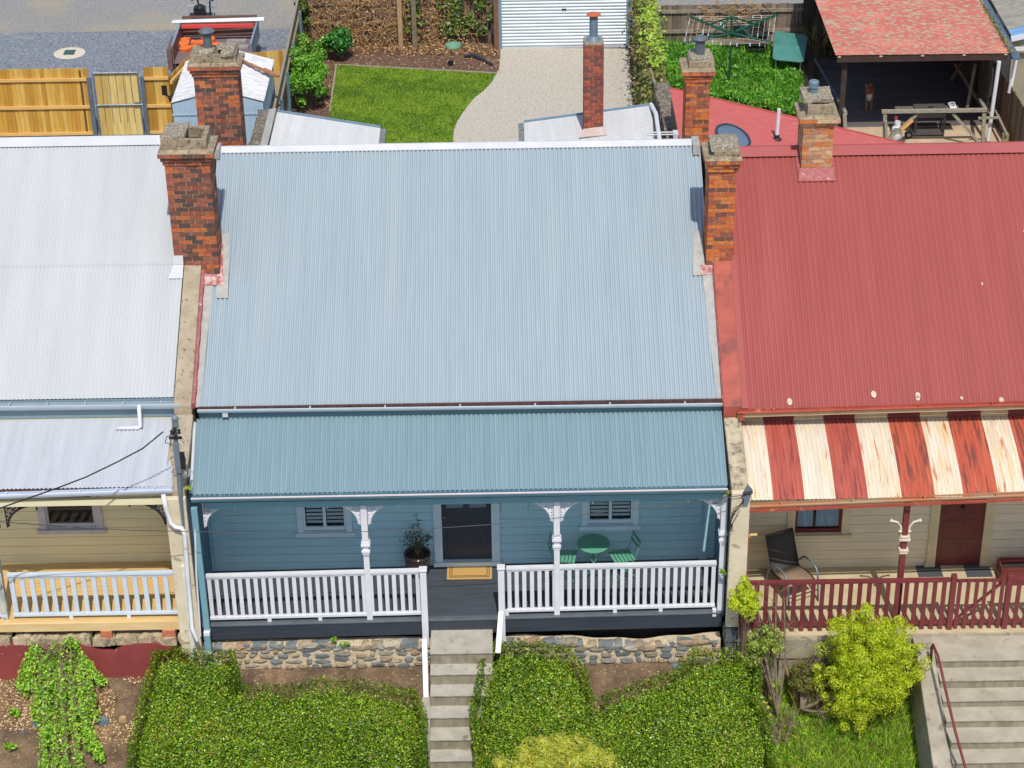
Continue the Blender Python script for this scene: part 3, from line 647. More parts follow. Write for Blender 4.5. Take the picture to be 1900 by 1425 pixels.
# wall, window
DZL = .2
lwx = (P(84, 950, y=WY).x, P(176, 950, y=WY).x); lwz = P(130, 977, y=WY).z
b = MB(); wall_with_holes(b, LX0, LX1, WY, DZL, 3.6, [(lwx[0]-.02, lwx[1]+.02, lwz, 2.6)], .2); b.build('front_wall', [weather_cream, groove], HL)
greytrim = M('trim_lilac_grey', H(196,192,196), H(178,174,178), 5, .7)
window(HL, lwx[0], lwx[1], lwz, 2.6, WY, greytrim, greytrim, kind='plain', arch=.14)
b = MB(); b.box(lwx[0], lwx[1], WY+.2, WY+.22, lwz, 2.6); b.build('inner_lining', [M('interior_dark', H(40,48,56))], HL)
b = MB(); b.box(LX0, LX1, -.2, -.1, 2.72, 2.84); b.build('verandah_beam', [weather_cream], HL)
pine = M('pine_deck', H(215,182,124), H(199,164,106), 2.5, .6, stretch=(.6, 6, 1))
deck(HL, LX0, LX1+.02, -.28, 1.66, DZL, [pine], bw=.14)
b = MB(); b.box(LX0, LX1+.03, -.33, -.285, DZL-.17, DZL+.005); b.build('deck_fascia', [M('pine_fascia', H(220,192,142), H(206,174,120), 2.5, .6, stretch=(.6, 6, 4))], HL)
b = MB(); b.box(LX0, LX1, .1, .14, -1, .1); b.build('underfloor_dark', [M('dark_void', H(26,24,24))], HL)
r0, r1 = P(12, 1062, y=-.15), P(330, 1050, y=-.15)
lilac = M('rail_paleblue', H(200,210,220), H(190,202,214), 3, .5)
railing(HL, (r0.x, -.15, DZL), (r1.x, -.15, DZL), 1.0, 17, lilac, feet=(.34, .68), bot=.1, bw=.085)
railing(HL, (r0.x-3, -.15, DZL), (r0.x-.12, -.15, DZL), 1.0, 16, lilac)
b = MB(); b.box(r1.x, r1.x+.05, -.18, -.1, DZL, DZL+1.08); b.build('railing_stop', [white], HL)
oldpost = M('old_post', H(206,198,184), H(150,160,156), 9, .8, stretch=(1, 1, .3), spots=(H(96,112,108), 12, .55, .62))
turned_post(HL, P(3, 1100, y=-.12).x, -.12, DZL-.02, 2.8, oldpost, .13)
iron = M('black_iron', H(30,28,32))
bracket(HL, P(6, 940, y=-.12).x, -.12, 2.74, 1, iron, .46); bracket(HL, LX1-.02, -.12, 2.78, -1, iron, .5); bracket(HL, P(6, 940, y=-.12).x-.1, -.12, 2.74, -1, iron, .46)
# downpipes at the right-hand end
b = MB()
pts = [P(303, 918, y=-.4), P(307, 940, y=-.4), P(316, 970, y=-.4), P(325, 978, y=-.42), P(337, 980, y=-.44), P(342, 990, y=-.44), P(349, 1080, y=-.44), P(356, 1165, y=-.46), P(367, 1190, y=-.6)]
b.tube(pts, .042, 10); b.build('downpipe', [white], HL, smooth=True)
b = MB(); b.box(P(342,1050,y=-.36).x-.05, P(342,1050,y=-.36).x+.03, -.4, -.345, -.6, 1.5); b.build('cover_strip', [M('strip_white', H(220,216,206), H(196,190,178), 6, .7)], HL)
b = MB(); b.tube([P(362, 985, y=-.37), P(364, 1060, y=-.37), P(372, 1180, y=-.4)], .018, 6); b.build('conduit', [white], HL)
# rendered base wall, stone rubble
BW = thing('rendered_base_wall', 'maroon painted crumbling plinth wall under the new pine deck', 'wall', (-6, -.3, -.8))
mar = M('plinth_maroon', H(142,64,62), H(128,56,56), 2.2, .55, .008, 14, spots=(H(186,160,140), 9, .66, .7))
b = MB(); n = 26; x0_, x1_ = -10.5, P(345, 1190, y=-.36).x
top = lambda t: -.25+.03*math.sin(t*37)+.018*math.sin(t*91+1)-(.16 if .76 < t < .82 else 0)-(.3*max(0, (t-.95)/.05))
for i in range(n):
    a, c = i/n, (i+1)/n; xa, xb = x0_+(x1_-x0_)*a, x0_+(x1_-x0_)*c
    b.prism([(xa, -.42, -1.3), (xb, -.42, -1.3), (xb, -.40, top(c)), (xa, -.40, top(a))], (0, .13, .0))
b.build('painted_render', [mar], BW)
b = MB()
for i in range(44):
    x = x0_+(x1_-x0_)*(i+rnd.random())/44; h = rnd.uniform(.05, .13); rough_block(b, x-.11, x+.12, -.39+rnd.uniform(0, .05), -.1, -.3, -.14+h*.5, .03, 2)
b.build('rubble_core', [M('rubble', H(186,168,136), H(150,134,108), 9, .95, .02, 25, spots=(H(112,108,100), 7, .56, .64))], BW)
b = MB(); q = P(196, 1172, y=-.36); b.box(q.x-.1, q.x+.11, -.36, -.24, -.16, .03); q = P(312, 1166, y=-.36); b.box(q.x-.12, q.x+.12, -.36, -.22, -.16, .03); b.build('packing_brick', [M('packer', H(196,120,86), H(170,98,70), 20, .9, .01)], BW, bevel=.01)

# ================================================================== RIGHT HOUSE
HR = thing('terrace_house', 'right cottage with red corrugated roof and faded red and white striped verandah awning', 'house', (10, 5, -.2))
RX0, RX1 = 7.02, 16.6
rz_e = P(1640, 757, y=1.40).z
RRY = 6.5; rrz = P(1640, 292, y=RRY-.22).z; rt = (rrz-rz_e)/(RRY-.22-1.40); rz = lambda y: rz_e+(y-1.40)*rt
# lower edge is uneven: two sheet runs
sheet('main_roof', [((RX0, 1.40, rz(1.40)), (RX1, 1.47, rz(1.47))), ((RX0, RRY, rz(RRY)), (RX1, RRY, rz(RRY)))], .108, .0075, [roofred], HR, sub=6)
sheet('rear_roof', [((RX0, RRY, rz(RRY)-.01), (RX1, RRY, rz(RRY)-.01)), ((RX0, 11.5, rz(RRY)-2.9), (RX1, 11.5, rz(RRY)-2.9))], .108, .010, [roofred], HR)
b = MB(); Z = rz(RRY)+.02
b.add([(RX0+.3, RRY-.22, Z-.09), (RX1, RRY-.22, Z-.09), (RX1, RRY-.03, Z+.04), (RX0+.3, RRY-.03, Z+.04), (RX0+.3, RRY+.03, Z+.04), (RX1, RRY+.03, Z+.04), (RX1, RRY+.2, Z-.07), (RX0+.3, RRY+.2, Z-.07)], [(0,1,2,3), (3,2,5,4), (4,5,6,7)]); b.build('ridge_cap', [M('ridge_red', H(160,76,74), H(152,70,69), 1, .45)], HR)
b = MB(); b.box(RX0, RX0+.09, 1.42, 4.3, 0, 0); b = MB(); b.prism([(RX0-.01, 1.4, rz(1.4)+.03), (RX0+.11, 1.4, rz(1.4)+.03), (RX0+.11, 4.3, rz(4.3)+.03), (RX0-.01, 4.3, rz(4.3)+.03)], (0, 0, .015)); b.build('verge_flashing', [roofred], HR)
patch = M('roof_sealant', H(206,196,176), H(176,160,140), 20, .9)
b = MB()
for u, v, r in ((1465, 746, .05), (1621, 732, .05), (1703, 734, .045), (1703, 739, .04), (1784, 739, .025), (1858, 743, .045), (1822, 527, .02), (1900, 430, .02)):
    p = P(u, v, pl=(rz_e, 1.4, rt)); nn = Vector((0, -rt, 1)).normalized(); c = p+nn*.016
    b.add([c+Vector((math.cos(a)*r, math.sin(a)*r*1.3, math.sin(a)*r*1.3*rt)) for a in [k*math.pi/5 for k in range(10)]], [tuple(range(10))])
b.build('sealant_patch', [patch], HR)
ga, gb = P(1369, 766, y=1.25), P(1369, 766, y=1.25).lerp(P(1980, 748, y=1.25), 1.55)
redrust = M('gutter_red', H(170,78,60), H(146,64,50), 3, .6, spots=(H(196,140,90), 4, .6, .7))
gm = gutter('main_gutter', ga, gb, [redrust], HR, w=.12, h=.04)
b = MB(); b.beam(ga+Vector((.0, .06, -.085)), gb+Vector((0, .06, -.085)), .02, .09); b.build('fascia_board', [M('fascia_buff', H(190,166,130), H(176,152,116), 3, .6)], HR)
b = MB(); b.box(ga.x+.02, ga.x+.1, 1.2, 1.3, ga.z-.14, ga.z-.05); b.build('gutter_outlet', [redrust], HR)
# striped awning: slightly bullnosed sheet, painted bands
awr = M('awning_red', H(174,89,74), H(165,79,66), 1.2, .6, stretch=(7, .6, .6), spots=(H(138,66,58), 2.2, .52, .62), second=(H(206,112,92), 1.1, .5, .8))
aww = M('awning_cream', H(214,205,186), H(203,191,171), 1.4, .6, stretch=(6, .6, .6), spots=(H(202,136,80), 3.0, .6, .68), second=(H(226,196,136), 1.6, .54, .72))
awrr = M('awning_red_rusted', H(184,88,62), H(170,76,56), 1.2, .7, stretch=(8, .7, .7), spots=(H(122,66,54), 2.0, .5, .6), second=(H(196,106,72), 1.2, .48, .7))
awwr = M('awning_cream_rusted', H(216,206,186), H(204,190,166), 1.4, .7, stretch=(6, .6, .6), spots=(H(188,112,62), 2.6, .57, .66), second=(H(214,176,116), 1.7, .5, .68))
bx = [P(u, 932-(u-1385)*.03, y=-.2).x for u in (1434, 1493, 1550, 1610, 1673, 1735, 1788, 1852, 1905, 1968, 2030, 2090, 2150, 2210, 2270, 2330)]
ax0, ax1 = P(1388, 934, y=-.2).x, 16.2
zb = P(1640, 924, y=-.2).z; zt_ = P(1640, 781, y=1.55).z
def awf(t):
    x = ax0+(ax1-ax0)*t; k = sum(1 for q in bx if x > q); return (0 if k % 2 == 0 else 1) if k < 4 else (2 if k % 2 == 0 else 3)
prof = [(-.2, zb), (.1, zb+(zt_-zb)*.26), (.45, zb+(zt_-zb)*.5), (.9, zb+(zt_-zb)*.74), (1.62, zt_+.01)]
corr_p = [((ax0, y, z), (ax1, y, z)) for y, z in prof]
sheet('striped_awning', corr_p, .0765, .0085, [aww, awr, awwr, awrr], HR, mfun=awf, sub=2)
b = MB(); uy = 1.64
k = 0; xs_ = [ax0]+bx
for i in range(len(xs_)-1):
    b.box(xs_[i], xs_[i+1], uy-.012*(i % 2), uy+.02, zt_-.1, ga.z-.12, i % 2)
b.build('awning_back_board', [M('back_board_buff', H(196,172,132), H(176,154,118), 4, .7), M('back_board_maroon', H(104,40,42))], HR)
g1, g2 = P(1384, 940, y=-.3), P(1384, 940, y=-.3).lerp(P(1960, 916, y=-.3), 1.62)
gutter('awning_gutter', g1, g2, [M('gutter_buff_rust', H(176,110,70), H(160,140,110), 1.2, .7, stretch=(1, 1, 1))], HR, w=.12, h=.06)
b = MB(); b.beam(g1+Vector((0, -.02, -.085)), g2+Vector((0, -.02, -.085)), .03, .05); b.build('red_bead', [redrust], HR)
# wall and openings
RF = -.2; g = lambda u, v: P(u, v, y=WY)
rwx = (g(1476, 950).x, g(1563, 950).x); rwz = g(1520, 987).z; rdx = (g(1738, 1000).x, g(1822, 1000).x)
b = MB(); wall_with_holes(b, RX0, RX1, WY, RF, 3.2, [(rwx[0]-.02, rwx[1]+.02, rwz, 2.1), (rdx[0]-.02, rdx[1]+.02, RF-.1, 2.1)], .2); b.build('front_wall', [weather_tan, groove], HR)
window(HR, rwx[0], rwx[1], rwz, 2.1, WY, trim_tan, maroon, kind='curtain', arch=.15)
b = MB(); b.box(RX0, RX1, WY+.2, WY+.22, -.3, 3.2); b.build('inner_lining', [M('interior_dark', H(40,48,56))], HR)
b = MB(); a_ = .17
b.box(rdx[0]-a_, rdx[0], WY-.06, WY+.04, RF+.1, 2.3); b.box(rdx[1], rdx[1]+a_, WY-.06, WY+.04, RF+.1, 2.3)
b.box(rdx[0]-a_-.03, rdx[0]+.0, WY-.08, WY, RF, RF+.1); b.box(rdx[1], rdx[1]+a_+.03, WY-.08, WY, RF, RF+.1)
for kk in range(3):
    for q in (rdx[0]-a_+.03, rdx[1]+.03): b.box(q+kk*.045, q+kk*.045+.022, WY-.068, WY-.061, RF+.15, 2.3)
b.build('door_frame', [trim_tan], HR)
b = MB(); b.box(rdx[0], rdx[1], WY, WY+.05, RF, 2.1); m0 = (rdx[0]+rdx[1])/2
for u, v in ((rdx[0]+.1, m0-.05), (m0+.05, rdx[1]-.1)):
    for p, q in ((RF+.75, RF+1.05), (RF+1.2, RF+1.9)):
        b.box(u, v, WY-.008, WY-.001, p, q)
    b.box(u, v, WY-.008, WY-.001, RF+.2, RF+.62)
d = b.build('door', [M('door_maroon', H(110,50,48), H(98,42,42), 3, .4)], HR, bevel=.008)
b = MB(); b.lathe((m0, WY-.03, 1.16), [(.03, -.03), (.04, 0), (.03, .03)], 10); b.build('handle', [black], d)
# verandah slab, kerb
slab = M('verandah_concrete', H(196,182,148), H(178,164,130), 1.6, .85, .004, 30, spots=(H(140,132,112), 2.2, .6, .75))
b = MB()
b.box(RX0, RX1, -.5, 1.66, RF-.25, RF); b.build('verandah_floor', [slab], HR)
b = MB(); zk = RF-.1
b.box(RX0+.0, RX1, -.62, -.501, RF-.45, RF-.02); b.box(RX0, RX1, -.58, -.5, RF-1.0, RF-.451); b.build('verandah_kerb', [M('kerb_concrete', H(168,156,132), H(138,130,112), 2.5, .9, .006, 25, spots=(H(108,102,90), 4, .58, .7))], HR)
# red post with cream bracket
xp = P(1680, 1000, y=-.08).x
turned_post(HR, xp-.03, -.1, RF, 2.45, maroonf, .105)
cream = M('cream_paint', H(226,214,190), H(206,192,166), 10, .6)
b = MB()
for zz, ww in ((1.72, .17), (1.66, .2), (1.42, .17), (1.36, .15)): b.box(xp-.03-ww/2, xp-.03+ww/2, -.1-ww/2, -.1+ww/2, zz, zz+.035)
b.build('post_collar', [cream], HR)
for s in (-1, 1):
    b = MB(); z0 = 2.02
    b.tube([(xp-.03+s*.06, -.1, z0-.22), (xp-.03+s*.08, -.1, z0-.1), (xp-.03+s*.14, -.1, z0-.01), (xp-.03+s*.25, -.1, z0+.03)], [.03, .02, .02, .022], 6); b.lathe((xp-.03+s*.26, -.1, z0+.03), [(.01, -.035), (.035, 0), (.01, .035)], 8); b.lathe((xp-.03+s*.08, -.1, z0-.2), [(.01, -.035), (.04, 0), (.01, .035)], 8)
    b.build('cream_bracket', [cream], HR)
b = MB(); x_ = P(1386, 960, y=-.2).x; b.tube([(x_, -.2, 1.62), (x_+.02, -.2, 1.8), (x_+.09, -.2, 1.86), (x_+.2, -.2, 1.86)], .025, 6); b.build('cream_bracket', [M('bracket_ochre', H(206,170,110))], HR)
# rear chimney on the red roof
x0, x1 = P(1489.5, 260, y=6.0).x, P(1546, 260, y=6.0).x; zt = P(1520, 222, y=5.9).z
ch = chimney(HR, x0, x1, 6.0, 6.7, rz(6.0)-.35, zt, brick_pale, corb=(.03, .1), blk=(.06, -.02, .2), slabs=[(x0-.02, x1-.03, 6.12, 6.75, zt+.26, zt+.36)],
        flue=(P(1510, 160, y=6.45).x, 6.45, zt+.3, .075, .3, .1, flueblue, 'can'))
b = MB(); b.box(x0+.05, x1-.02, 6.02, 6.1, zt+.06, zt+.16); b.build('cap_brick', [brick_orange], ch)
b = MB(); b.prism([(x0-.07, 5.78, rz(5.78)+.02), (x1+.07, 5.78, rz(5.78)+.02), (x1+.03, 5.99, rz(5.99)+.08), (x0-.03, 5.99, rz(5.99)+.08)], (0, 0, .02))
for s, xx in ((-1, x0), (1, x1)): b.prism([(xx+s*.005, 5.95, rz(5.95)), (xx+s*.07, 5.95, rz(5.95)+.0), (xx+s*.07, 6.4, rz(6.4)), (xx+s*.005, 6.4, rz(6.4)+.02)], (0, 0, .02))
b.build('chimney_flashing', [reddish], ch)
# rear lean-to with round skylight
A, B = P(1243, 165, y=16.6), P(1476, 220, y=16.6); m_ = (B.z-A.z)/(B.x-A.x)
C_ = Vector((13.0, 16.6, A.z+(13.0-A.x)*m_))
roofred2 = M('roof_red_chalky', H(178,89,85), H(169,81,78), 2, .6, stretch=(.8, 5, 5), spots=(H(206,130,126), 2.4, .62, .74))
sheet('lean_to_roof', [((A.x, 11.4, A.z), A), ((C_.x, 11.4, C_.z), C_)], .108, .009, [roofred2], HR, sub=2)
b = MB(); b.prism([(A.x+.03, 16.5, -.2), (C_.x-.03, 16.5, -.2), (C_.x-.03, 16.5, C_.z-.05), (A.x+.03, 16.5, A.z-.05)], (0, -4.9, 0)); b.build('lean_to_wall', [M('lean_to_wall_red', H(150,130,110), H(130,112,96), 3, .8)], HR)
b = MB(); b.beam(A+Vector((0, .01, .01)), C_+Vector((0, .01, .01)), .04, .06); b.build('barge_capping', [roofred2], HR)
plr = lambda x: A.z+(x-A.x)*m_
def onlean(u, v):
    lo, hi = 8., 17.
    for _ in range(40):
        mid = (lo+hi)/2; p = P(u, v, y=mid)
        if p.z > plr(p.x): lo = mid
        else: hi = mid
    return p
p = onlean(1360, 255); R_ = abs(onlean(1388, 262).x-onlean(1332, 262).x)/2*1.03
b = MB(); b.add([(p.x+R_*math.cos(a), p.y+R_*1.7*math.sin(a), plr(p.x+R_*math.cos(a))+.03) for a in [k*math.pi/20 for k in range(40)]], [tuple(range(40))]); sk_ = b.build('skylight', [M('skylight_grey', H(96,112,130), H(86,102,120), 2, .3)], HR)
b = MB(); b.tube([(p.x+R_*math.cos(a), p.y+R_*1.7*math.sin(a), plr(p.x+R_*math.cos(a))+.03) for a in [k*math.pi/20 for k in range(41)]], .035, 6, cap=False); b.build('skylight_frame', [M('skylight_navy', H(44,58,76))], sk_)
p = onlean(1441, 258); h = P(1448, 202, y=p.y).z-plr(p.x)
b = MB(); b.tube([(p.x, p.y, plr(p.x)), (p.x+.02, p.y, plr(p.x)+h)], .045, 10); o = b.build('vent_pipe', [white], HR); b = MB(); b.lathe((p.x, p.y, plr(p.x)), [(.13, 0), (.07, .04), (.06, .12)], 10); b.build('pipe_boot', [black], o)
# bit of roof right of chimney with lattice
# ================================================================== FRONT GARDEN
soilm = M('garden_soil', H(122,100,76), H(84,68,52), 3.2, .95, .03, 14, spots=(H(176,148,112), 26, .6, .68), second=(H(150,122,94), 1.1, .55, .75))
GY = lambda y: .52*(y+.2)
def gz(x, y):
    b = -.9 if x < -3.4 else (-1.02 if x < 6.8 else -1.05)
    if -3.9 < x < -2.9: b = -.9-(x+3.9)*.12
    return b+GY(y)
def ground_grid(name, x0, x1, y0, y1, nx, ny, f, mats, amp=.03, fr=3):
    xs, ys = np.linspace(x0, x1, nx), np.linspace(y0, y1, ny); X, Y = np.meshgrid(xs, ys)
    Z = np.vectorize(f)(X, Y)+amp*vnoise(X, Y, fr, 3)+amp*.4*vnoise(X, Y, fr*5, 4)
    V = np.stack([X, Y, Z], -1).reshape(-1, 3).tolist()
    F = [(j*nx+i, j*nx+i+1, (j+1)*nx+i+1, (j+1)*nx+i) for j in range(ny-1) for i in range(nx-1)]
    b = MB(); b.v = V; b.f = F; b.m = [0]*len(F); return b.build(name, mats, smooth=True)
tag(ground_grid('garden_soil', -40, 45, -7, .3, 560, 70, gz, [soilm], .025), kind='structure')
def blades(name, pts, h, w, mats, lean=.45, parent=None, origin=None, mi=None):
    n = len(pts); pts = np.asarray(pts, float); t = nr.normal(0, lean, (n, 3)); t[:, 2] = 1; t /= np.linalg.norm(t, axis=1)[:, None]
    a = nr.rand(n)*6.28; b = np.stack([np.cos(a), np.sin(a), np.zeros(n)], 1)*w*.5; s = h*(.5+nr.rand(n))[:, None]
    bend = nr.normal(0, .14, (n, 3)); bend[:, 2] = -.08
    V = np.empty((n, 4, 3)); V[:, 0] = pts-b; V[:, 1] = pts+b; V[:, 2] = pts+t*s*.55+b*.8+bend*s*.12; V[:, 3] = pts+t*s+bend*s*.5
    me = bpy.data.meshes.new(name); me.vertices.add(4*n); me.vertices.foreach_set('co', V.reshape(-1)); me.loops.add(4*n); me.loops.foreach_set('vertex_index', np.arange(4*n, dtype=np.int32))
    me.polygons.add(n); me.polygons.foreach_set('loop_start', np.arange(0, 4*n, 4, dtype=np.int32)); me.polygons.foreach_set('loop_total', np.full(n, 4, dtype=np.int32)); me.update(calc_edges=True)
    if mi is not None: me.polygons.foreach_set('material_index', mi)
    return link(name, me, parent, mats, origin=origin)
leafm = lambda n, cols, r=.45, tr=.3: M(n, (0,0,0), None, rough=r, island=cols, transl=tr, spec=.5)
hedge_leaf = leafm('hedge_leaf', [H(120,158,28), H(84,126,22), H(151,186,37), H(59,95,18), H(136,170,32), H(182,210,66), H(140,118,47), H(100,145,28), H(70,109,20), H(158,185,45)], .4, .2)
hedge_dark = leafm('hedge_leaf_dark', [H(88,121,23), H(65,96,18), H(105,138,29), H(52,81,16), H(96,126,27), H(121,147,37)], .4, .2)
hedge_tip = leafm('hedge_leaf_tip', [H(153,172,47), H(144,135,52), H(170,185,66), H(159,121,60), H(126,151,40), H(180,197,80)], .4, .2)
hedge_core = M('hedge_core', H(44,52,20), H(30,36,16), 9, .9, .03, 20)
barkm = M('bark', H(140,118,96), H(96,80,66), 12, .9, .01, 30)
def hedge(name, label, px, zs, Hh, dens, size, mat, seed, cat='hedge', loc=None):
    S0, sl_ = zs       # canopy surface z = S0 + sl*(y+.4)
    poly = [(lambda p: (p.x, p.y))(P(u, v, pl=(S0, -.4, sl_))) for u, v in px]
    xs = [p[0] for p in poly]; ys = [p[1] for p in poly]; x0, x1, y0, y1 = min(xs), max(xs), min(ys), max(ys)
    t = thing(name, label, cat, ((x0+x1)/2, (y0+y1)/2, gz((x0+x1)/2, (y0+y1)/2)))
    def field(x, y):
        d = edist(x, y, poly); ins = inpoly(x, y, poly); d = np.where(ins, d, 0)
        h = Hh*(1-np.exp(-(d/.14)))+.13*vnoise(x, y, 4.5, seed)+.10*vnoise(x, y, 11, seed+1)+.05*vnoise(x, y, 26, seed+2)-.05
        return S0+sl_*(y+.4)-Hh+h, d, ins
    n = int((x1-x0)*(y1-y0)*dens*1.6); x = x0+(x1-x0)*nr.rand(n); y = y0+(y1-y0)*nr.rand(n); z, d, ins = field(x, y)
    x, y, z, d = x[ins], y[ins], z[ins], d[ins]
    e = .02; gx = (field(x+e, y)[0]-field(x-e, y)[0])/(2*e); gy = (field(x, y+e)[0]-field(x, y-e)[0])/(2*e)
    z = z-np.abs(nr.normal(0, .075, len(x)))+.03-.2*np.clip(vnoise(x, y, 17, seed+7)-.45, 0, 1); nn = np.stack([-gx*.9, -gy*.9, np.ones(len(x))], 1); nn /= np.linalg.norm(nn, axis=1)[:, None]
    A = np.stack([x, y, z], 1)
    # sides
    m2 = int(len(x)*.5); seg = [(poly[i], poly[(i+1) % len(poly)]) for i in range(len(poly))]; Ls = np.array([math.dist(*s) for s in seg]); ch = nr.choice(len(seg), m2, p=Ls/Ls.sum())
    a = np.array([s[0] for s in seg])[ch]; b = np.array([s[1] for s in seg])[ch]; tt = nr.rand(m2)[:, None]; q = a+(b-a)*tt
    cen = np.array([[(x0+x1)/2, (y0+y1)/2]]); nd = np.stack([(b-a)[:, 1], -(b-a)[:, 0]], 1); nd /= np.linalg.norm(nd, axis=1)[:, None]+1e-9
    tst = inpoly(q[:, 0]+nd[:, 0]*.02, q[:, 1]+nd[:, 1]*.02, poly); nd[tst] *= -1
    ins_ = (nr.rand(m2)*.14+.05*vnoise(q[:, 0], q[:, 1], 9, seed+4)-.02)[:, None]; q2 = q-nd*ins_
    zt = S0+sl_*(q2[:, 1]+.4)-.02; zz = zt-nr.rand(m2)**1.3*Hh*1.3; B = np.stack([q2[:, 0], q2[:, 1], zz], 1); nb = np.stack([nd[:, 0], nd[:, 1], np.full(m2, .5)], 1)
    XY = np.concatenate([A, B]); pn = vnoise(XY[:, 0], XY[:, 1], 2.6, seed+9)+.5*vnoise(XY[:, 0], XY[:, 1], 7, seed+10)+.45*nr.randn(len(XY))
    leaf_mesh('foliage', XY, np.concatenate([nn, nb]), size, [mat, hedge_dark, hedge_tip], t, aspect=.62, jit=.55, mi=(np.where(pn > .95, 2, np.where(pn < -.15, 1, 0))).astype(np.int32))
    # upright sprigs breaking the outline
    k = int(len(x)*.05); ii = nr.randint(0, len(x), k); sp = []
    for i in ii:
        for j in range(5): sp.append((x[i]+nr.normal(0, .015), y[i]+nr.normal(0, .015), z[i]+.05+j*.028))
    leaf_mesh('sprig', np.array(sp), np.tile([0, 0, 1.], (len(sp), 1)), size*.95, mat, t, jit=.9)
    # dark twiggy inside
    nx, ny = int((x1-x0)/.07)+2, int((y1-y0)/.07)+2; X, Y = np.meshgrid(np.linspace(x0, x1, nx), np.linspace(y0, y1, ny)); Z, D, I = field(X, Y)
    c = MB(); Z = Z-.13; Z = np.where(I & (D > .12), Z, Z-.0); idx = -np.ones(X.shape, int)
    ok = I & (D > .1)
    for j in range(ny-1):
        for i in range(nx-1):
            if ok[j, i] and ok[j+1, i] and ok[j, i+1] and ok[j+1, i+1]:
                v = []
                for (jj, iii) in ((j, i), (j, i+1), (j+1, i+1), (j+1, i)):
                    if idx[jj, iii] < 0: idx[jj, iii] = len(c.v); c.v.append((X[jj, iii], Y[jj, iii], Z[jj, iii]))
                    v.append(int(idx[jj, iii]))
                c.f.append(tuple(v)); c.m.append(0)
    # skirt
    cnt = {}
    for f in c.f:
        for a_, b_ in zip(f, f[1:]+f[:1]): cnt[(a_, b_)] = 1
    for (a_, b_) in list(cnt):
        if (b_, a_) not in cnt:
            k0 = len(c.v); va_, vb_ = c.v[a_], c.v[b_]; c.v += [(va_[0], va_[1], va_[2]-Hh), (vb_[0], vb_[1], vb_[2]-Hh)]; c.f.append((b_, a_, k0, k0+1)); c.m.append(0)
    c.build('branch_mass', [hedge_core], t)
    return t
SH = (-.24, .27)
hedge('clipped_hedge', 'large clipped evergreen hedge left of the narrow white-railed steps', [(282,1204),(330,1196),(392,1208),(436,1200),(446,1262),(520,1268),(600,1252),(700,1262),(776,1276),(790,1330),(786,1400),(796,1470),(230,1470),(240,1380),(252,1310),(268,1250)], SH, 1.05, 4600, .042, hedge_leaf, 3)
hedge('clipped_hedge', 'dense evergreen hedge right of the narrow steps, spreading below the stone wall', [(888,1200),(935,1184),(1000,1186),(1060,1196),(1092,1240),(1092,1268),(1112,1290),(1150,1270),(1230,1246),(1262,1230),(1285,1196),(1330,1206),(1398,1186),(1412,1240),(1404,1290),(1430,1330),(1436,1400),(1440,1480),(890,1480),(880,1400),(872,1300),(884,1250)], SH, 1.05, 4600, .042, hedge_leaf, 5)
# ---------------- steps
stepm = M('step_concrete', H(178,173,160), H(160,154,141), 4, .9, .004, 45, spots=(H(122,116,100), 6, .58, .7))
riserm = M('step_riser', H(148,140,121), H(122,114,96), 7, .95, .004, 45, stretch=(1, 1, .5))
def flight(name, label, x0, x1, y0, rows, z0, u, mats, side=None, tilt=0):
    t = thing(name, label, 'steps', ((x0+x1)/2, y0, -2))
    y, z = y0, z0
    for i in range(0, len(rows), 2):
        yf = P(u, rows[i], z=z).y; b = MB()
        zn = P(u, rows[i+1], y=yf).z if i+1 < len(rows) else z-.2
        e = rnd.uniform(-.01, .01); N_ = 10
        # front edge slightly irregular
        for k in range(N_):
            xa, xb = x0+(x1-x0)*k/N_, x0+(x1-x0)*(k+1)/N_; ja, jb = .006*math.sin(k*2.3+i), .006*math.sin((k+1)*2.3+i)
            b.add([(xa, yf+ja, z), (xb, yf+jb, z), (xb, y+.02, z), (xa, y+.02, z)], [(0,1,2,3)], 0)
            b.add([(xa, yf+ja+.018, zn-.05), (xb, yf+jb+.018, zn-.05), (xb, yf+jb+.018, z-.022), (xa, yf+ja+.018, z-.022)], [(0,1,2,3)], 1); b.add([(xa, yf+ja, z-.022), (xb, yf+jb, z-.022), (xb, yf+jb, z), (xa, yf+ja, z), (xa, yf+ja+.018, z-.022), (xb, yf+jb+.018, z-.022)], [(0,1,2,3), (4,5,1,0)], 1)
        b.add([(x0, yf, -3), (x0, y+.02, -3), (x0, y+.02, z), (x0, yf, z)], [(0,3,2,1)], 1); b.add([(x1, yf, -3), (x1, y+.02, -3), (x1, y+.02, z), (x1, yf, z)], [(0,1,2,3)], 1)
        b.build('step' if i else 'landing', mats, t); y, z = yf, zn
    return t, y, z
xs0, xs1 = P(799, 1190, z=-.26).x, P(914, 1190, z=-.26).x
_, ye, ze = flight('garden_steps', 'narrow concrete steps with mossy risers between the two clipped hedges', xs0, xs1, -.1, [1213,1233,1252,1271,1291.6,1310.5,1332,1350.5,1373.7,1391.6,1412.6,1431,1452,1470,1490], -.26, 830, [stepm, riserm])
t = thing('stair_handrail', 'white timber stair rail running down beside the narrow concrete steps', 'handrail', (1.05, -.2, -.9))
b = MB(); b.beam(P(787.5, 1186, y=-.2), P(791, 1312, y=-1.05), .1, .07); b.build('rail', [white], t, bevel=.006)
b = MB(); q = P(791, 1308, y=-1.02); b.box(q.x-.045, q.x+.045, q.y-.03, q.y+.04, -2.2, q.z); b.build('foot_post', [white], t)
b = MB(); q = P(775, 1350, y=-1.4); b.box(xs0-.16, xs0-.0, -2.1, -1.15, -3, -1.0-.0); b.build('side_kerb', [stepm], t)
t = thing('stair_handrail', 'short white timber stair rail disappearing into the right hedge', 'handrail', (2.5, -.2, -.9))
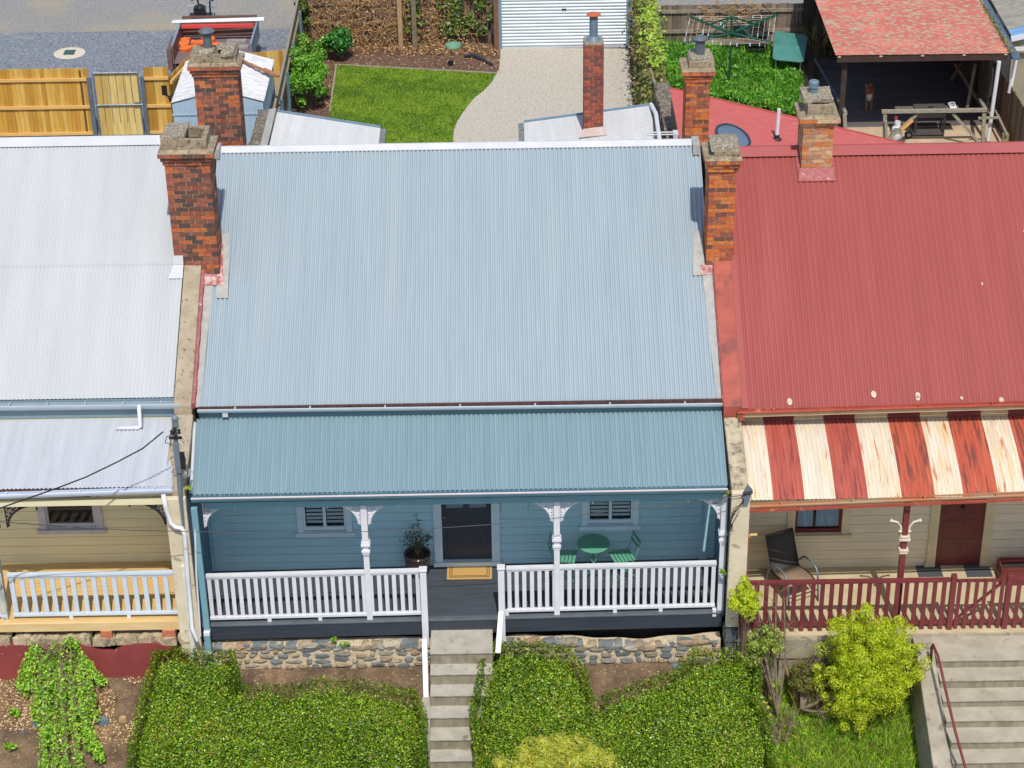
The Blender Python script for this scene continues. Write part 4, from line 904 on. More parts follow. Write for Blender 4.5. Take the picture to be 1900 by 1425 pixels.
b = MB(); b.beam(P(930, 1135, y=-.2), P(924, 1212, y=-.75), .1, .06); b.build('rail', [white], t, bevel=.006)
# ---------------- stone walls
stones_m = M('field_stone', (0,0,0), (.72,.66,.58), 9, .85, .015, 22, island=[H(140,146,146), H(120,128,132), H(176,160,132), H(194,176,146), H(154,144,126), H(130,138,142), H(176,150,124), H(168,164,154), H(114,122,128), H(186,176,156)])
stmortar = M('lime_mortar', H(214,198,168), H(188,170,140), 10, .95, .02, 30)
def stonewall(label, x0, x1, y, ztop, zb, seed, wob=.03):
    t = thing('stone_wall', label, 'wall', ((x0+x1)/2, y, zb)); r = random.Random(seed)
    c = MB(); nseg = 30
    for i in range(nseg):
        a, b_ = x0+(x1-x0)*i/nseg, x0+(x1-x0)*(i+1)/nseg; za = ztop(a)-.02; zb_ = ztop(b_)-.02
        c.prism([(a, y+.0, zb-.3), (b_, y+.0, zb-.3), (b_, y+.03, zb_), (a, y+.03, za)], (0, .25, 0))
    c.build('mortar_bed', [stmortar], t)
    s = MB(); z = zb-.05
    while z < max(ztop(x0), ztop(x1), ztop((x0+x1)/2)):
        h = r.uniform(.09, .18); x = x0-r.uniform(0, .1)
        while x < x1:
            w = r.uniform(.13, .4); zc = z+r.uniform(-.03, .03); hh = h*r.uniform(.75, 1.05)
            if zc+hh*.4 < ztop(x+w/2) and x+w*.5 < x1 and x+w*.5 > x0:
                n = r.choice([5, 6, 7]); cx, cz = x+w/2, zc+hh/2
                pr = [(cx+(w/2-.012)*math.copysign(abs(math.cos(a))**.75, math.cos(a))*r.uniform(.86, 1), cz+(hh/2-.008)*math.copysign(abs(math.sin(a))**.75, math.sin(a))*r.uniform(.8, 1)) for a in [2*math.pi*(k+r.uniform(-.2, .2))/n for k in range(n)]]
                d0 = r.uniform(.015, .05); m_ = MB(); b0 = len(s.v)
                s.v += [(px_, y+.02, pz_) for px_, pz_ in pr]+[(cx+(px_-cx)*.86, y-d0+r.uniform(-.008, .008), cz+(pz_-cz)*.84+.01) for px_, pz_ in pr]
                for k in range(n): s.f.append((b0+k, b0+(k+1) % n, b0+n+(k+1) % n, b0+n+k)); s.m.append(0)
                s.f.append(tuple(b0+n+k for k in range(n))); s.m.append(0)
            x += w
        z += h
    s.build('wall_stones', [stones_m], t)
    r2 = MB(); x = x0
    while x < x1-.1:
        w = r.uniform(.14, .34); rough_block(r2, x, x+w-.015, y-.02, y+.2, ztop(x+w/2)-.06, ztop(x+w/2)+r.uniform(-.01, .035), .022, 2); x += w
    r2.build('coping_stone', [stones_m], t)
    return t
stonewall('rubble stone wall with thick pale mortar left of the narrow steps', -3.1, xs0-.02, -.2, lambda x: -.5+.01*math.sin(x*5), -1.08, 4)
stonewall('rubble stone wall with blue-grey slabs under the right end of the deck', xs1+.05, 6.62, -.2, lambda x: -.5-.13*math.exp(-((x-5.0)/1.1)**2)+.02*math.sin(x*7), -1.12, 9)
# ---------------- right hand flight
g0 = P(1735, 1163, z=-.22); yk = -.62
lz0 = P(1800, 1181.6, y=yk).z
fx0 = P(1733, 1205, z=lz0).x
_, wye, wze = flight('wide_steps', 'wide weathered concrete steps leading up to the red picket gate', fx0, 16.5, yk, [1226,1239.5,1263,1277.6,1301,1313,1338,1351,1377.6,1391,1416,1430,1452,1466], lz0, 1800, [M('pale_step', H(176,168,150), H(156,148,130), 3, .9, .004, 40, spots=(H(128,120,104), 4, .6, .72)), riserm])
t = thing('stair_side_wall', 'sloping concrete side wall beside the wide weathered steps', 'wall', (fx0-.2, -1.5, -2))
b = MB(); xo = fx0-.34
pa, pb_ = P(1722, 1262, y=-1.0), P(1748, 1425, y=-2.35)
b.prism([(xo, -.63, lz0+.03), (xo, -1.02, lz0+.03), (xo, wye, wze+.12), (xo, wye, -5), (xo, -.63, -5)], (.335, 0, 0)); b.build('side_wall', [M('side_concrete', H(170,160,142), H(140,132,114), 3, .9, .006, 25, spots=(H(110,104,92), 5, .56, .7))], t, bevel=.02)
t = thing('stair_handrail', 'bent maroon pipe handrail beside the wide weathered steps', 'handrail', (fx0-.1, -1, -1))
pr0 = P(1729, 1197, y=-.95)
def onrail(u, v, up=.62):
    lo, hi = -6, 0
    for _ in range(40):
        mid = (lo+hi)/2; p = P(u, v, y=mid)
        if p.z > -.21+min(0, (mid+1.0)*.44)+up: lo = mid
        else: hi = mid
    return p
pts = [P(1727, 1232, y=-1.25), P(1729, 1200, y=-1.25), P(1731, 1196, y=-1.28)]+[onrail(*q) for q in ((1740, 1216), (1747, 1245), (1758, 1295), (1772, 1355), (1790, 1420), (1812, 1500))]
b = MB(); b.tube([Vector((pts[0].x, -1.25, -.6))]+pts, .026, 8); b.build('rail', [maroonf], t, smooth=True)
# ---------------- picket fence
t = thing('picket_fence', 'maroon painted low picket fence along the right verandah edge', 'fence', (9.5, -.3, -.2))
yf = -.36; zr = lambda x: .0
fz0, fz1 = P(1420, 1164, y=yf).z, P(1890, 1148, y=yf).z
xA, xB = P(1376, 1100, y=yf).x, 16.4
za = lambda x: RF-.03
top_ = P(1650, 1078, y=yf).z
gx = [P(1766, 1110, y=yf).x, P(1869, 1110, y=yf).x]
def rails(b, x0, x1):
    b.box(x0, x1, yf-.045, yf+.045, top_-.02, top_+.035); b.box(x0, x1, yf-.005, yf+.04, za(0)+.14, za(0)+.2)
for x0, x1 in ((xA+.05, gx[0]-.06), (gx[1]+.06, xB)): b = MB(); rails(b, x0, x1); b.build('fence_rail', [maroonf], t)
x = xA+.13; sp = (P(1720, 1110, y=yf).x-P(1420, 1110, y=yf).x)/17.35
for k in range(58):
    xx = P(1421, 1110, y=yf).x-sp+k*sp
    if xx > gx[0]-.12 and xx < gx[1]+.1 or xx > xB: continue
    b = MB(); b.box(xx-.04, xx+.04, yf-.03, yf-.006, za(0)+.0, top_-.021); b.build('picket', [maroonf], t)
for xx, hh in ((gx[0], .12), (gx[1], .12), (xA+.02, -.2)): b = MB(); b.box(xx-.05, xx+.05, yf-.06, yf+.05, za(0)-.01, top_+hh); b.build('fence_post', [maroonf], t, bevel=.01)
t = thing('picket_gate', 'maroon picket gate with diagonal brace between two square posts', 'gate', ((gx[0]+gx[1])/2, yf, -.2))
b = MB(); b.box(gx[0]+.07, gx[1]-.07, yf-.0, yf+.035, top_-.06, top_-.0); b.box(gx[0]+.07, gx[1]-.07, yf, yf+.035, za(0)+.14, za(0)+.2); b.beam((gx[0]+.1, yf+.02, za(0)+.2), (gx[1]-.1, yf+.02, top_-.06), .03, .06, up=(0,-1,0)); b.build('gate_frame', [maroonf], t)
for k in range(6): xx = gx[0]+.12+k*(gx[1]-gx[0]-.24)/5; b = MB(); b.box(xx-.034, xx+.034, yf-.028, yf-.003, za(0)+.03, top_+.02); b.build('picket', [maroonf], t)
# ---------------- verandah furniture: right house
t = thing('garden_chair', 'brown sling garden chair with grey curved metal arms on the right verandah', 'chair', (P(1465, 1080, z=RF).x, .5, RF))
cf = M('sling_dark', H(74,68,62), H(62,56,52), 30, .8); cfl = M('sling_seat', H(150,128,104), H(136,116,94), 30, .8); met = M('chair_metal', H(120,134,146), H(104,118,130), 5, .4, metal=.3)
cq = P(1468, 1064, z=RF+.45); cc = Vector((cq.x, cq.y, RF))
ca, sa = math.cos(.45), math.sin(.45)   # facing right and to the viewer
def L2(u, v, z): u, v = u*1.12, v*1.12; return Vector((cc.x+u*ca+v*sa, cc.y+u*sa*1.0-v*ca, cc.z+z*1.1))
# v forward (toward camera), u to the right
b = MB(); N_ = 10
seat = [(-.0+.02, .36+.02*0, 0)]
def sling(prof, w, name, mm):
    b = MB(); 
    for i, (v, z) in enumerate(prof): b.v += [tuple(L2(-w/2, v, z)), tuple(L2(0, v, z-.02)), tuple(L2(w/2, v, z))]
    for i in range(len(prof)-1):
        for k in (0, 1): b.f.append((i*3+k, i*3+k+1, i*3+k+4, i*3+k+3)); b.m.append(0)
    o = b.build(name, [mm], t, smooth=True); so_ = o.modifiers.new('s', 'SOLIDIFY'); so_.thickness = .012
sling([(.3, .40), (.2, .43), (.0, .41), (-.17, .39)], .52, 'seat', cfl)
sling([(-.17, .39), (-.22, .46), (-.3, .68), (-.38, .90), (-.42, 1.0)], .52, 'backrest', cf)
for s in (-1, 1):
    b = MB(); b.tube([L2(s*.29, .42, 0), L2(s*.3, .36, .45), L2(s*.3, .30, .6), L2(s*.3, .15, .66), L2(s*.3, -.08, .62), L2(s*.29, -.24, .45), L2(s*.28, -.36, 0)][:7], .02, 8); b.build('arm_frame', [met], t, smooth=True)
    b = MB(); b.tube([L2(s*.265, .31, .40), L2(s*.265, .2, .43), L2(s*.265, -.17, .39), L2(s*.265, -.3, .68), L2(s*.265, -.43, 1.01)], .014, 6); b.build('side_rail', [black], t)
b = MB(); b.tube([L2(-.29, .36, .2), L2(.29, .36, .2)], .012, 6); b.tube([L2(-.26, -.43, 1.01), L2(.26, -.43, 1.01)], .014, 6); b.build('stretcher', [black], t)
planter = thing('planter_box', 'empty maroon timber planter box beside the maroon door', 'planter', (P(1880, 1060, z=RF).x, 1.1, RF))
px0 = P(1848, 1065, z=RF).x; b = MB(); y0_, y1_ = .95, 1.38; hh = .36
b.box(px0, px0+1.3, y0_, y0_+.03, RF, RF+hh); b.box(px0, px0+1.3, y1_-.03, y1_, RF, RF+hh); b.box(px0, px0+.03, y0_+.03, y1_-.03, RF, RF+hh); b.box(px0+1.27, px0+1.3, y0_+.03, y1_-.03, RF, RF+hh); b.box(px0-.015, px0+1.32, y0_-.015, y0_+.04, RF+hh, RF+hh+.025)
b.build('box', [M('planter_red', H(116,50,48), H(102,42,42), 3, .5)], planter)
b = MB(); b.box(px0+.03, px0+1.27, y0_+.03, y1_-.03, RF, RF+hh-.1); b.build('potting_soil', [M('dark_soil', H(40,32,30), H(60,50,44), 12, .95)], planter)
b = MB(); rough_block(b, px0+.5, px0+.64, y0_+.15, y0_+.22, RF+hh-.1, RF+hh-.07, .01); tag(b.build('paper_scrap', [white]), 'crumpled white scrap lying on the soil of the maroon planter', 'litter')
matg = M('mat_grey', H(76,82,84), H(62,68,70), 60, .95, .003, 90)
for (u0, u1, lab) in ((1705, 1751, 'left of two dark grey rubber mats before the maroon door'), (1795, 1843, 'right of two dark grey rubber mats, nearest the maroon planter')):
    a, c = P(u0, 1071, z=RF+.01), P(u1, 1071, z=RF+.01); b = MB(); b.box(a.x, c.x, P(u0, 1071, z=RF).y, P(u0, 1046, z=RF).y, RF+.002, RF+.014)
    tag(b.build('door_mat', [matg], origin=(a.x, a.y, RF)), lab, 'doormat', 'grey mats before the maroon door')
# ---------------- verandah furniture: centre house
t = thing('door_mat', 'golden coir doormat with black border lines before the navy door', 'doormat', (P(872, 1060, z=.01).x, 1.3, .01))
a, c = P(829, 1076, z=.01), P(913, 1073, z=.01); yb = P(870, 1043, z=.01).y
b = MB(); b.box(a.x, c.x, a.y, yb, .012, .03); b.build('coir_mat', [M('coir', H(204,164,98), H(184,144,80), 60, .95, .004, 120)], t, bevel=.004)
b = MB()
for k in (.05, .09):
    x0_, x1_, y0_, y1_ = a.x+k, c.x-k, a.y+k, yb-k; w_ = .012
    for q in ((x0_, x1_, y0_, y0_+w_), (x0_, x1_, y1_-w_, y1_), (x0_, x0_+w_, y0_+w_, y1_-w_), (x1_-w_, x1_, y0_+w_, y1_-w_)): b.box(*q, .0285, .0335)
b.build('border_line', [black], t)
pp = P(776, 1070, z=0); pp = Vector((pp.x, 1.36, -.01))
t = thing('potted_olive', 'small olive tree in a glazed brown pot beside the navy door', 'potted plant', tuple(pp))
b = MB(); prof = [(.15, 0), (.19, .1), (.235, .25), (.25, .38), (.245, .45), (.26, .47), (.26, .5), (.22, .5), (.21, .44)]; b.lathe(pp, prof, 24, close=False)
b.build('pot', [M('glazed_brown', H(66,52,50), H(44,36,36), 4, .15, spec=.8)], t, smooth=True)
b = MB(); b.lathe(pp+Vector((0, 0, .44)), [(.215, 0), (.002, .02)], 20, close=False); b.build('potting_soil', [M('dark_soil', H(40,32,30))], t)
b = MB(); tips = []
for i in range(9):
    a = i*2.4; L_ = rnd.uniform(.36, .72) if i else .95; q = pp+Vector((0, 0, .44)); mid = q+Vector((math.cos(a)*.08, math.sin(a)*.08, L_*.5)); tip = q+Vector((math.cos(a)*.3*(0 if i == 0 else 1), math.sin(a)*.2*(0 if i == 0 else 1), L_)); b.tube([q, mid, tip], [.012, .008, .003], 5)
    for k in range(26): f_ = .25+.75*k/25; p_ = q.lerp(mid, min(1, f_*2)) if f_ < .5 else mid.lerp(tip, f_*2-1); tips.append(tuple(p_+Vector((rnd.gauss(0, .03), rnd.gauss(0, .03), rnd.gauss(0, .02)))))
b.build('stem', [barkm], t); leaf_mesh('foliage', np.array(tips), nr.normal(0, 1, (len(tips), 3)), .085, leafm('olive_leaf', [H(58,82,64), H(84,108,84), H(44,66,50)], .5, .15), t, aspect=.28)
gm1 = M('bistro_green', H(98,166,136), H(90,156,126), 4, .45)
tc_ = P(1099, 1000, z=.72); tcx, tcy = P(1100, 992, z=.76).x, 1.22
t = thing('bistro_table', 'round green folding bistro table between two green slatted chairs', 'table', (tcx, tcy, .02))
b = MB(); b.lathe((tcx, tcy, .73), [(.31, 0), (.315, .005), (.315, .025), (.3, .03)], 36); b.build('tabletop', [gm1], t)
for k in range(4):
    a = math.pi/4+k*math.pi/2; p0 = Vector((tcx+.24*math.cos(a), tcy+.2*math.sin(a), .73)); p1 = Vector((tcx-.26*math.cos(a), tcy+.24*math.sin(a), .02)); b = MB(); b.tube([p0, p1], .01, 6); b.build('leg', [gm1], t)
b = MB(); b.tube([(tcx-.0, tcy-.22, .36), (tcx, tcy+.22, .36)], .008, 6); b.build('cross_bar', [gm1], t)
def bistro(loc):
    t = thing('bistro_chair', 'green slatted folding chair left of the round bistro table, partly behind the white post', 'chair', loc, 'green bistro chairs')
    Q = Vector(loc)
    V = lambda x, y, z: Q+Vector((x, y, z))     # faces +x (towards the table)
    for k in range(6): b = MB(); u = -.2+k*.072; b.box(Q.x+u, Q.x+u+.055, Q.y-.2, Q.y+.2, Q.z+.44, Q.z+.455); b.build('seat_slat', [gm1], t)
    for zz in (.66, .78): b = MB(); xo_ = -.24-(zz-.6)*.25; b.box(Q.x+xo_-.01, Q.x+xo_+.008, Q.y-.2, Q.y+.2, Q.z+zz, Q.z+zz+.07); b.build('backrest', [gm1], t)
    for s in (-.19, .19):
        b = MB(); b.tube([V(.2, s, 0), V(-.18, s, .45), V(-.3, s, .86)], .009, 6); b.build('leg', [gm1], t)
        b = MB(); b.tube([V(-.24, s*.9, 0), V(.2, s*.9, .44)], .009, 6); b.build('leg', [gm1], t)
    b = MB(); b.tube([V(.12, -.19, .1), V(.12, .19, .1)], .007, 5); b.tube([V(-.15, -.17, .1), V(-.15, .17, .1)], .007, 5); b.build('stretcher', [gm1], t)
    return t
c1 = bistro((tcx-.55, 1.2, .03)); c1.rotation_euler.z = -.15
c2 = copy_tree(c1); c2.location = (tcx+.55, 1.15, .05); c2.rotation_euler.z = math.pi+.3; c2['label'] = 'green slatted folding chair right of the round bistro table, below the window'
# ---------------- service mast and wires
grm = M('mast_grey', H(112,124,134), H(98,110,120), 4, .5)
t = thing('service_mast', 'grey electricity mast with insulators strapped to the left pier', 'mast', (P(330, 900, y=-.38).x, -.38, 1.5))
b = MB(); b.tube([P(324, 795, y=-.4), P(330, 860, y=-.4), P(333, 905, y=-.4), P(340, 975, y=-.4)], [.04, .04, .04, .026], 8); b.build('pole', [grm], t)
b = MB(); b.box(P(332, 870, y=-.4).x-.05, P(332, 870, y=-.4).x+.05, -.47, -.41, P(332, 874, y=-.4).z, P(332, 820, y=-.4).z); b.build('meter_cover', [grm], t)
b = MB(); p = P(324, 775, y=-.4); b.lathe((p.x, p.y, p.z-.2), [(.05, 0), (.06, .05), (.06, .2), (.03, .26)], 10); b.build('mast_cap', [galv], t)
b = MB()
for dx_, dz_ in ((-.07, -.32), (.06, -.3), (0, -.36), (-.02, -.25)): b.lathe((p.x+dx_, p.y-.05, p.z+dz_), [(.02, 0), (.035, .02), (.02, .05), (.035, .07), (.015, .1)], 8)
b.box(p.x-.13, p.x+.1, p.y-.07, p.y-.03, p.z-.4, p.z-.36); b.build('insulator', [black], t)
b = MB(); b.box(P(338, 850, y=-.36).x-.03, P(338, 850, y=-.36).x+.06, -.46, -.4, P(338, 868, y=-.4).z, P(338, 838, y=-.4).z); b.build('junction_box', [black], t)
b = MB(); b.tube([p+Vector((-.05, -.05, -.3)), p+Vector((-.16, -.08, -.34)), p+Vector((-.2, -.08, -.46)), p+Vector((-.12, -.06, -.5)), p+Vector((-.08, -.05, -.38))], .008, 5); b.build('cable_loop', [black], t)
b = MB(); b.tube([p+Vector((.06, -.05, -.3)), p+Vector((.16, -.08, -.38)), p+Vector((.19, -.06, -.47)), p+Vector((.1, -.05, -.52)), p+Vector((.03, -.04, -.45))], .006, 5); b.build('white_loop', [white], t)
b = MB(); b.tube([P(336, 875, y=-.38), P(342, 886, y=-.38), P(350, 884, y=-.3), P(352, 870, y=-.2)], .022, 7); b.build('conduit', [grm], t)
def wire(pts, label, r=.009):
    b = MB(); b.tube(pts, r, 5); return tag(b.build('overhead_wire', [black], origin=pts[0]), label, 'wire')
wire([P(303, 801, y=-.5), P(265, 832, y=-.65), P(218, 857, y=-.85), P(160, 885, y=-1.05), P(100, 908, y=-1.3), P(45, 927, y=-1.5), P(0, 943, y=-1.7), P(-120, 985, y=-2.2), P(-400, 1080, y=-3.4)], 'thick black service cable sagging from the mast to the left picture edge', .013)
wire([P(-200, 955, y=-2.2), P(0, 968, y=-1.6), P(130, 978, y=-1.3), P(250, 984, y=-1.1), P(345, 986, y=-.9), P(500, 989, y=-.8), P(640, 988, y=-.7), P(780, 982, y=-.62), P(900, 974, y=-.58), P(1020, 963, y=-.52), P(1120, 950, y=-.48), P(1240, 937, y=-.44), P(1385, 918, y=-.4)], 'thin dark wire strung across the blue verandah front', .007)
t = thing('wire_bracket', 'dark bracket with tangled wires on the right cream pier', 'bracket', (P(1385, 920, y=-.38).x, -.38, 1.9))
p = P(1384, 915, y=-.4)
b = MB(); b.prism([p+Vector((-.05, 0, -.25)), p+Vector((.05, 0, -.25)), p+Vector((.12, 0, .05)), p+Vector((.03, 0, .16)), p+Vector((-.04, 0, 0))], (0, .05, 0)); b.build('bracket_plate', [grm], t)
b = MB(); b.tube([p+Vector((-.06, -.02, .0)), p+Vector((.12, -.02, .03))], .025, 6); b.build('insulator', [black], t)
b = MB()
for s in range(4): b.tube([p+Vector((-.03, -.02, -.1-.03*s)), p+Vector((-.12-.03*s, -.03, -.3)), p+Vector((-.26, -.03, -.5-.08*s)), p+Vector((-.3+.03*s, -.03, -.8)), p+Vector((-.22, -.03, -.62)), p+Vector((-.1, -.03, -.35))], .006, 4)
b.build('loose_wire', [black], t)
# ================================================================== BACK YARDS
G0 = -.2
def poly_sheet(name, pts, z, mats, kind='structure', amp=0, holes=None, step=.15):
    b = MB(); b.add([(p[0], p[1], z) for p in pts], [tuple(range(len(pts)))]); return tag(b.build(name, mats), kind=kind)
b = MB(); n = 10
for i in range(n):
    b.add([(-70, -.0+i*20+.2 if i == 0 else i*20, G0-.03), (70, .2 if i == 0 else i*20, G0-.03), (70, (i+1)*20, G0-.03), (-70, (i+1)*20, G0-.03)], [(0,1,2,3)])
tag(b.build('back_ground', [M('yard_earth', H(124,100,84), H(96,76,64), 2.2, .95, .03, 14, spots=(H(168,142,108), 14, .6, .68))]), kind='structure')
b = MB(); b.add([(-70, -40, -3.9), (70, -40, -3.9), (70, -5.9, -3.9), (-70, -5.9, -3.9)], [(0,1,2,3)]); tag(b.build('street', [M('asphalt', H(96,96,98), H(80,80,82), 3, .9)]), kind='structure')
lawnm = M('lawn_green', H(120,152,38), H(88,122,26), 2.6, .9, .01, 60, spots=(H(128,150,52), 7, .58, .72), second=(H(80,112,30), 1.0, .5, .8))
mulch = M('mulch', H(122,92,76), H(84,62,54), 9, .95, .04, 24, spots=(H(196,158,110), 17, .62, .7))
aggr = M('exposed_aggregate', H(195,188,174), H(168,159,144), 22, .9, .004, 60, detail=12, contrast=(.42,.58), spots=(H(120,110,98), 26, .58, .63))
curve = [(928.7,90),(928,110),(926,128),(913,153),(897,170),(882,181),(870,195),(859,210),(849,225),(843,240),(840,263),(846,300)]
CV = [P(u, v, z=G0) for u, v in curve]
lawn = [P(624, 121.5, z=G0), P(921, 137.5, z=G0)]+CV[3:]+[P(600, 300, z=G0)]
poly_sheet('lawn_turf', lawn, G0+.012, [lawnm])
drive = [P(1167, 90, z=G0), ]+[]
dr = CV[::-1]; drv = dr+[P(1167, 91, z=G0), P(1175, 195, z=G0), P(1182, 300, z=G0)]
poly_sheet('driveway', drv, G0+.02, [aggr])
poly_sheet('mulch_bed', [P(560, 70, z=G0), P(930, 88, z=G0), P(932, 140, z=G0), P(620, 320, z=G0), P(500, 320, z=G0)], G0+.004, [mulch])
# lawn blades
lx = [p.x for p in lawn]; ly = [p.y for p in lawn]; n = 60000
x = min(lx)+(max(lx)-min(lx))*nr.rand(n); y = min(ly)+(max(ly)-min(ly))*nr.rand(n); k = inpoly(x, y, [(p.x, p.y) for p in lawn]); x, y = x[k], y[k]
tag(blades('lawn_grass', np.stack([x, y, np.full(len(x), G0+.01)], 1), .055, .022, [leafm('lawn_blade', [H(138,168,38), H(116,146,30), H(156,180,52), H(126,156,34)], .6, .3), leafm('lawn_blade_dark', [H(96,132,28), H(82,116,24), H(108,140,34)], .6, .3)], .7, mi=(vnoise(x, y, 2.4, 41)+.5*vnoise(x, y, 6, 42)+.35*nr.randn(len(x)) > .1).astype(np.int32)), 'short mown green lawn beside the curved driveway', 'grass', kind='stuff')
edge = M('edging', H(170,158,136), H(140,128,108), 6, .9)
t = thing('lawn_edging', 'thin pale timber edging strip around the back and left of the lawn', 'edging', tuple(lawn[0]))
b = MB(); b.beam(lawn[0]+Vector((0,0,.02)), lawn[1]+Vector((0,0,.02)), .05, .06); b.build('edging_board', [edge], t)
b = MB(); b.beam(lawn[0]+Vector((0,0,.02)), P(612, 207, z=G0+.02), .05, .06); b.build('edging_board', [edge], t)
# litter of dry leaves
def region_pts(px, n, z=G0, j=.02):
    poly = [(lambda p: (p.x, p.y))(P(u, v, z=z)) for u, v in px]; xs = [p[0] for p in poly]; ys = [p[1] for p in poly]
    x = min(xs)+(max(xs)-min(xs))*nr.rand(n); y = min(ys)+(max(ys)-min(ys))*nr.rand(n); k = inpoly(x, y, poly); return np.stack([x[k], y[k], np.full(k.sum(), z)+nr.rand(k.sum())*j], 1)
dryc = leafm('dry_leaf', [H(176,138,88), H(150,110,68), H(196,160,108), H(122,88,60), H(206,176,128), H(136,100,66)], .8, .1)
p_ = np.concatenate([region_pts([(565,80),(925,88),(925,104),(565,100)], 3600, G0, .06), region_pts([(565,78),(925,90),(928,134),(640,120),(560,130)], 1300, G0, .02), region_pts([(590,120),(620,120),(610,200),(560,200)], 500)])
p_[:, 2] += .012
tag(leaf_mesh('fallen_leaves', p_, np.tile([0, 0, 1.], (len(p_), 1)), .09, dryc, aspect=.4, jit=.7), 'dry brown leaf litter along the foot of the back fence', 'leaf litter', kind='stuff')
# ---------------- lane
gravel = M('lane_gravel', H(152,150,146), H(122,121,120), 14, .95, .02, 60, detail=12, second=(H(156,146,126), .35, .5, .66), spots=(H(196,190,178), 22, .6, .66))
gravelb = M('verge_gravel', H(132,138,146), H(98,104,114), 13, .95, .02, 60, detail=12, contrast=(.42,.58), second=(H(152,148,140), .7, .56, .72), spots=(H(190,192,194), 20, .59, .64))
a, c = P(-60, 62, z=G0), P(555, 60, z=G0)
b = MB(); b.add([(-60, a.y, G0-.012), (c.x+.0, a.y, G0-.012), (-3.2, 60, G0-.012), (-60, 60, G0-.012)], [(0,1,2,3)]); b.add([(-3.2, 31.2, G0-.012), (60, 31.2, G0-.012), (60, 60, G0-.012), (-3.2, 60, G0-.012)], [(0,1,2,3)])
tag(b.build('lane', [gravel]), kind='structure')
b = MB(); b.add([(-60, 23, G0-.016), (-3.55, 23, G0-.016), (c.x, a.y+.3, G0-.016), (-60, a.y+.3, G0-.016)], [(0,1,2,3)]); tag(b.build('gravel_verge', [gravelb]), kind='structure')
p = P(129, 98, z=G0)
t = thing('service_pit', 'round cream concrete collar with a small dark green pit lid in the lane verge', 'service pit', tuple(p))
b = MB(); r_ = .5; b.lathe(p, [(r_, -.02), (r_*.98, .0), (r_*.1, .012)], 30); b.build('collar', [M('collar_cream', H(208,198,180), H(188,178,160), 12, .9)], t)
b = MB(); b.box(p.x-.17, p.x+.17, p.y-.2, p.y+.2, p.z+.0, p.z+.03); b.build('pit_lid', [M('lid_green', H(58,92,84), H(50,80,74), 8, .6)], t, bevel=.03)
# ---------------- yellow timber fence + gate
tim = M('treated_pine', (0,0,0), (.78,.74,.66), 3, .65, .002, 40, stretch=(6, 6, .6), island=[H(206,160,62), H(192,144,54), H(214,172,78), H(180,134,50), H(200,150,60), H(218,180,92)])
rail_t = M('pine_rail', H(222,180,112), H(206,162,92), 3, .65, stretch=(.6, 5, 5))
def palings(mb, a, b_, z0, z1, w=.12, th=.02, jz=.012, yoff=0):
    a, b_ = Vector(a), Vector(b_); L_ = (b_-a).length; n = max(1, int(L_/w)); d = (b_-a)/n; dn = d.normalized(); nn = Vector((-dn.y, dn.x, 0))
    for i in range(n):
        p0 = a+d*i; p1 = a+d*(i+1)-dn*.006; o = nn*(yoff+rnd.uniform(0, .008)); zt_ = z1+rnd.uniform(-jz, jz)
        mb.prism([(p0.x+o.x, p0.y+o.y, z0), (p1.x+o.x, p1.y+o.y, z0), (p1.x+o.x, p1.y+o.y, zt_), (p0.x+o.x, p0.y+o.y, zt_)], tuple(nn*th))
FY = 23.6
ftop = P(100, 128, y=FY).z
zz = lambda v: P(150, v, y=FY).z
t = thing('timber_fence', 'new yellow treated-pine paling fence along the lane verge', 'fence', (-10, FY, G0))
gx0, gx1 = P(172, 200, y=FY).x, P(270, 200, y=FY).x; fe = P(318, 200, y=FY).x
for x0_, x1_ in ((-16, gx0-.03), (gx1+.05, fe)):
    b = MB(); palings(b, (x0_, FY, 0), (x1_, FY, 0), G0, ftop); b.build('paling_panel', [tim], t)
    for v in (147, 198, 247): b = MB(); b.box(x0_, x1_, FY-.055, FY-.008, zz(v)-.04, zz(v)+.045); b.build('fence_rail', [rail_t], t)
b = MB(); q = P(155, 190, y=FY); b.box(q.x-.03, q.x+.03, FY-.006, FY-.001, G0, ftop-.05); b.build('dark_batten', [M('batten_brown', H(104,70,44))], t)
cq_ = P(346, 107, z=1.5); cq2 = P(532, 93, z=1.5); a, c = Vector((fe, FY, 0)), Vector((cq_.x, cq_.y, 0))
b = MB(); palings(b, a, c, G0, 1.5); b.build('paling_panel', [tim], t)
c2_ = Vector((cq2.x, cq2.y, 0)); b = MB(); palings(b, c, c2_, G0, 1.5); b.build('paling_panel', [tim], t)
b = MB(); b.beam((a.x+.06, a.y, 1.35), (c.x+.06, c.y, 1.35), .06, .09); b.build('fence_rail', [rail_t], t)
steelp = M('steel_post', H(104,118,128), H(92,106,116), 5, .45, metal=.2)
for x_ in (gx0, gx1): b = MB(); b.box(x_-.06, x_+.06, FY-.1, FY-.01, G0-.1, P(170, 143, y=FY).z); b.build('fence_post', [steelp], t)
t = thing('yard_gate', 'galvanised pipe gate lined with pine palings between two steel posts', 'gate', ((gx0+gx1)/2, FY, G0))
x0_, x1_ = gx0+.13, gx1-.12; zt_ = P(220, 134, y=FY).z; zb_ = P(220, 252, y=FY).z
b = MB(); palings(b, (x0_+.03, FY, 0), (x1_-.03, FY, 0), zb_+.03, zt_-.02, w=.155); b.build('gate_palings', [M('gate_pine', (0,0,0), (.8,.78,.7), 3, .65, stretch=(6, 6, .6), island=[H(214,186,112), H(202,172,98), H(222,196,126)])], t)
b = MB()
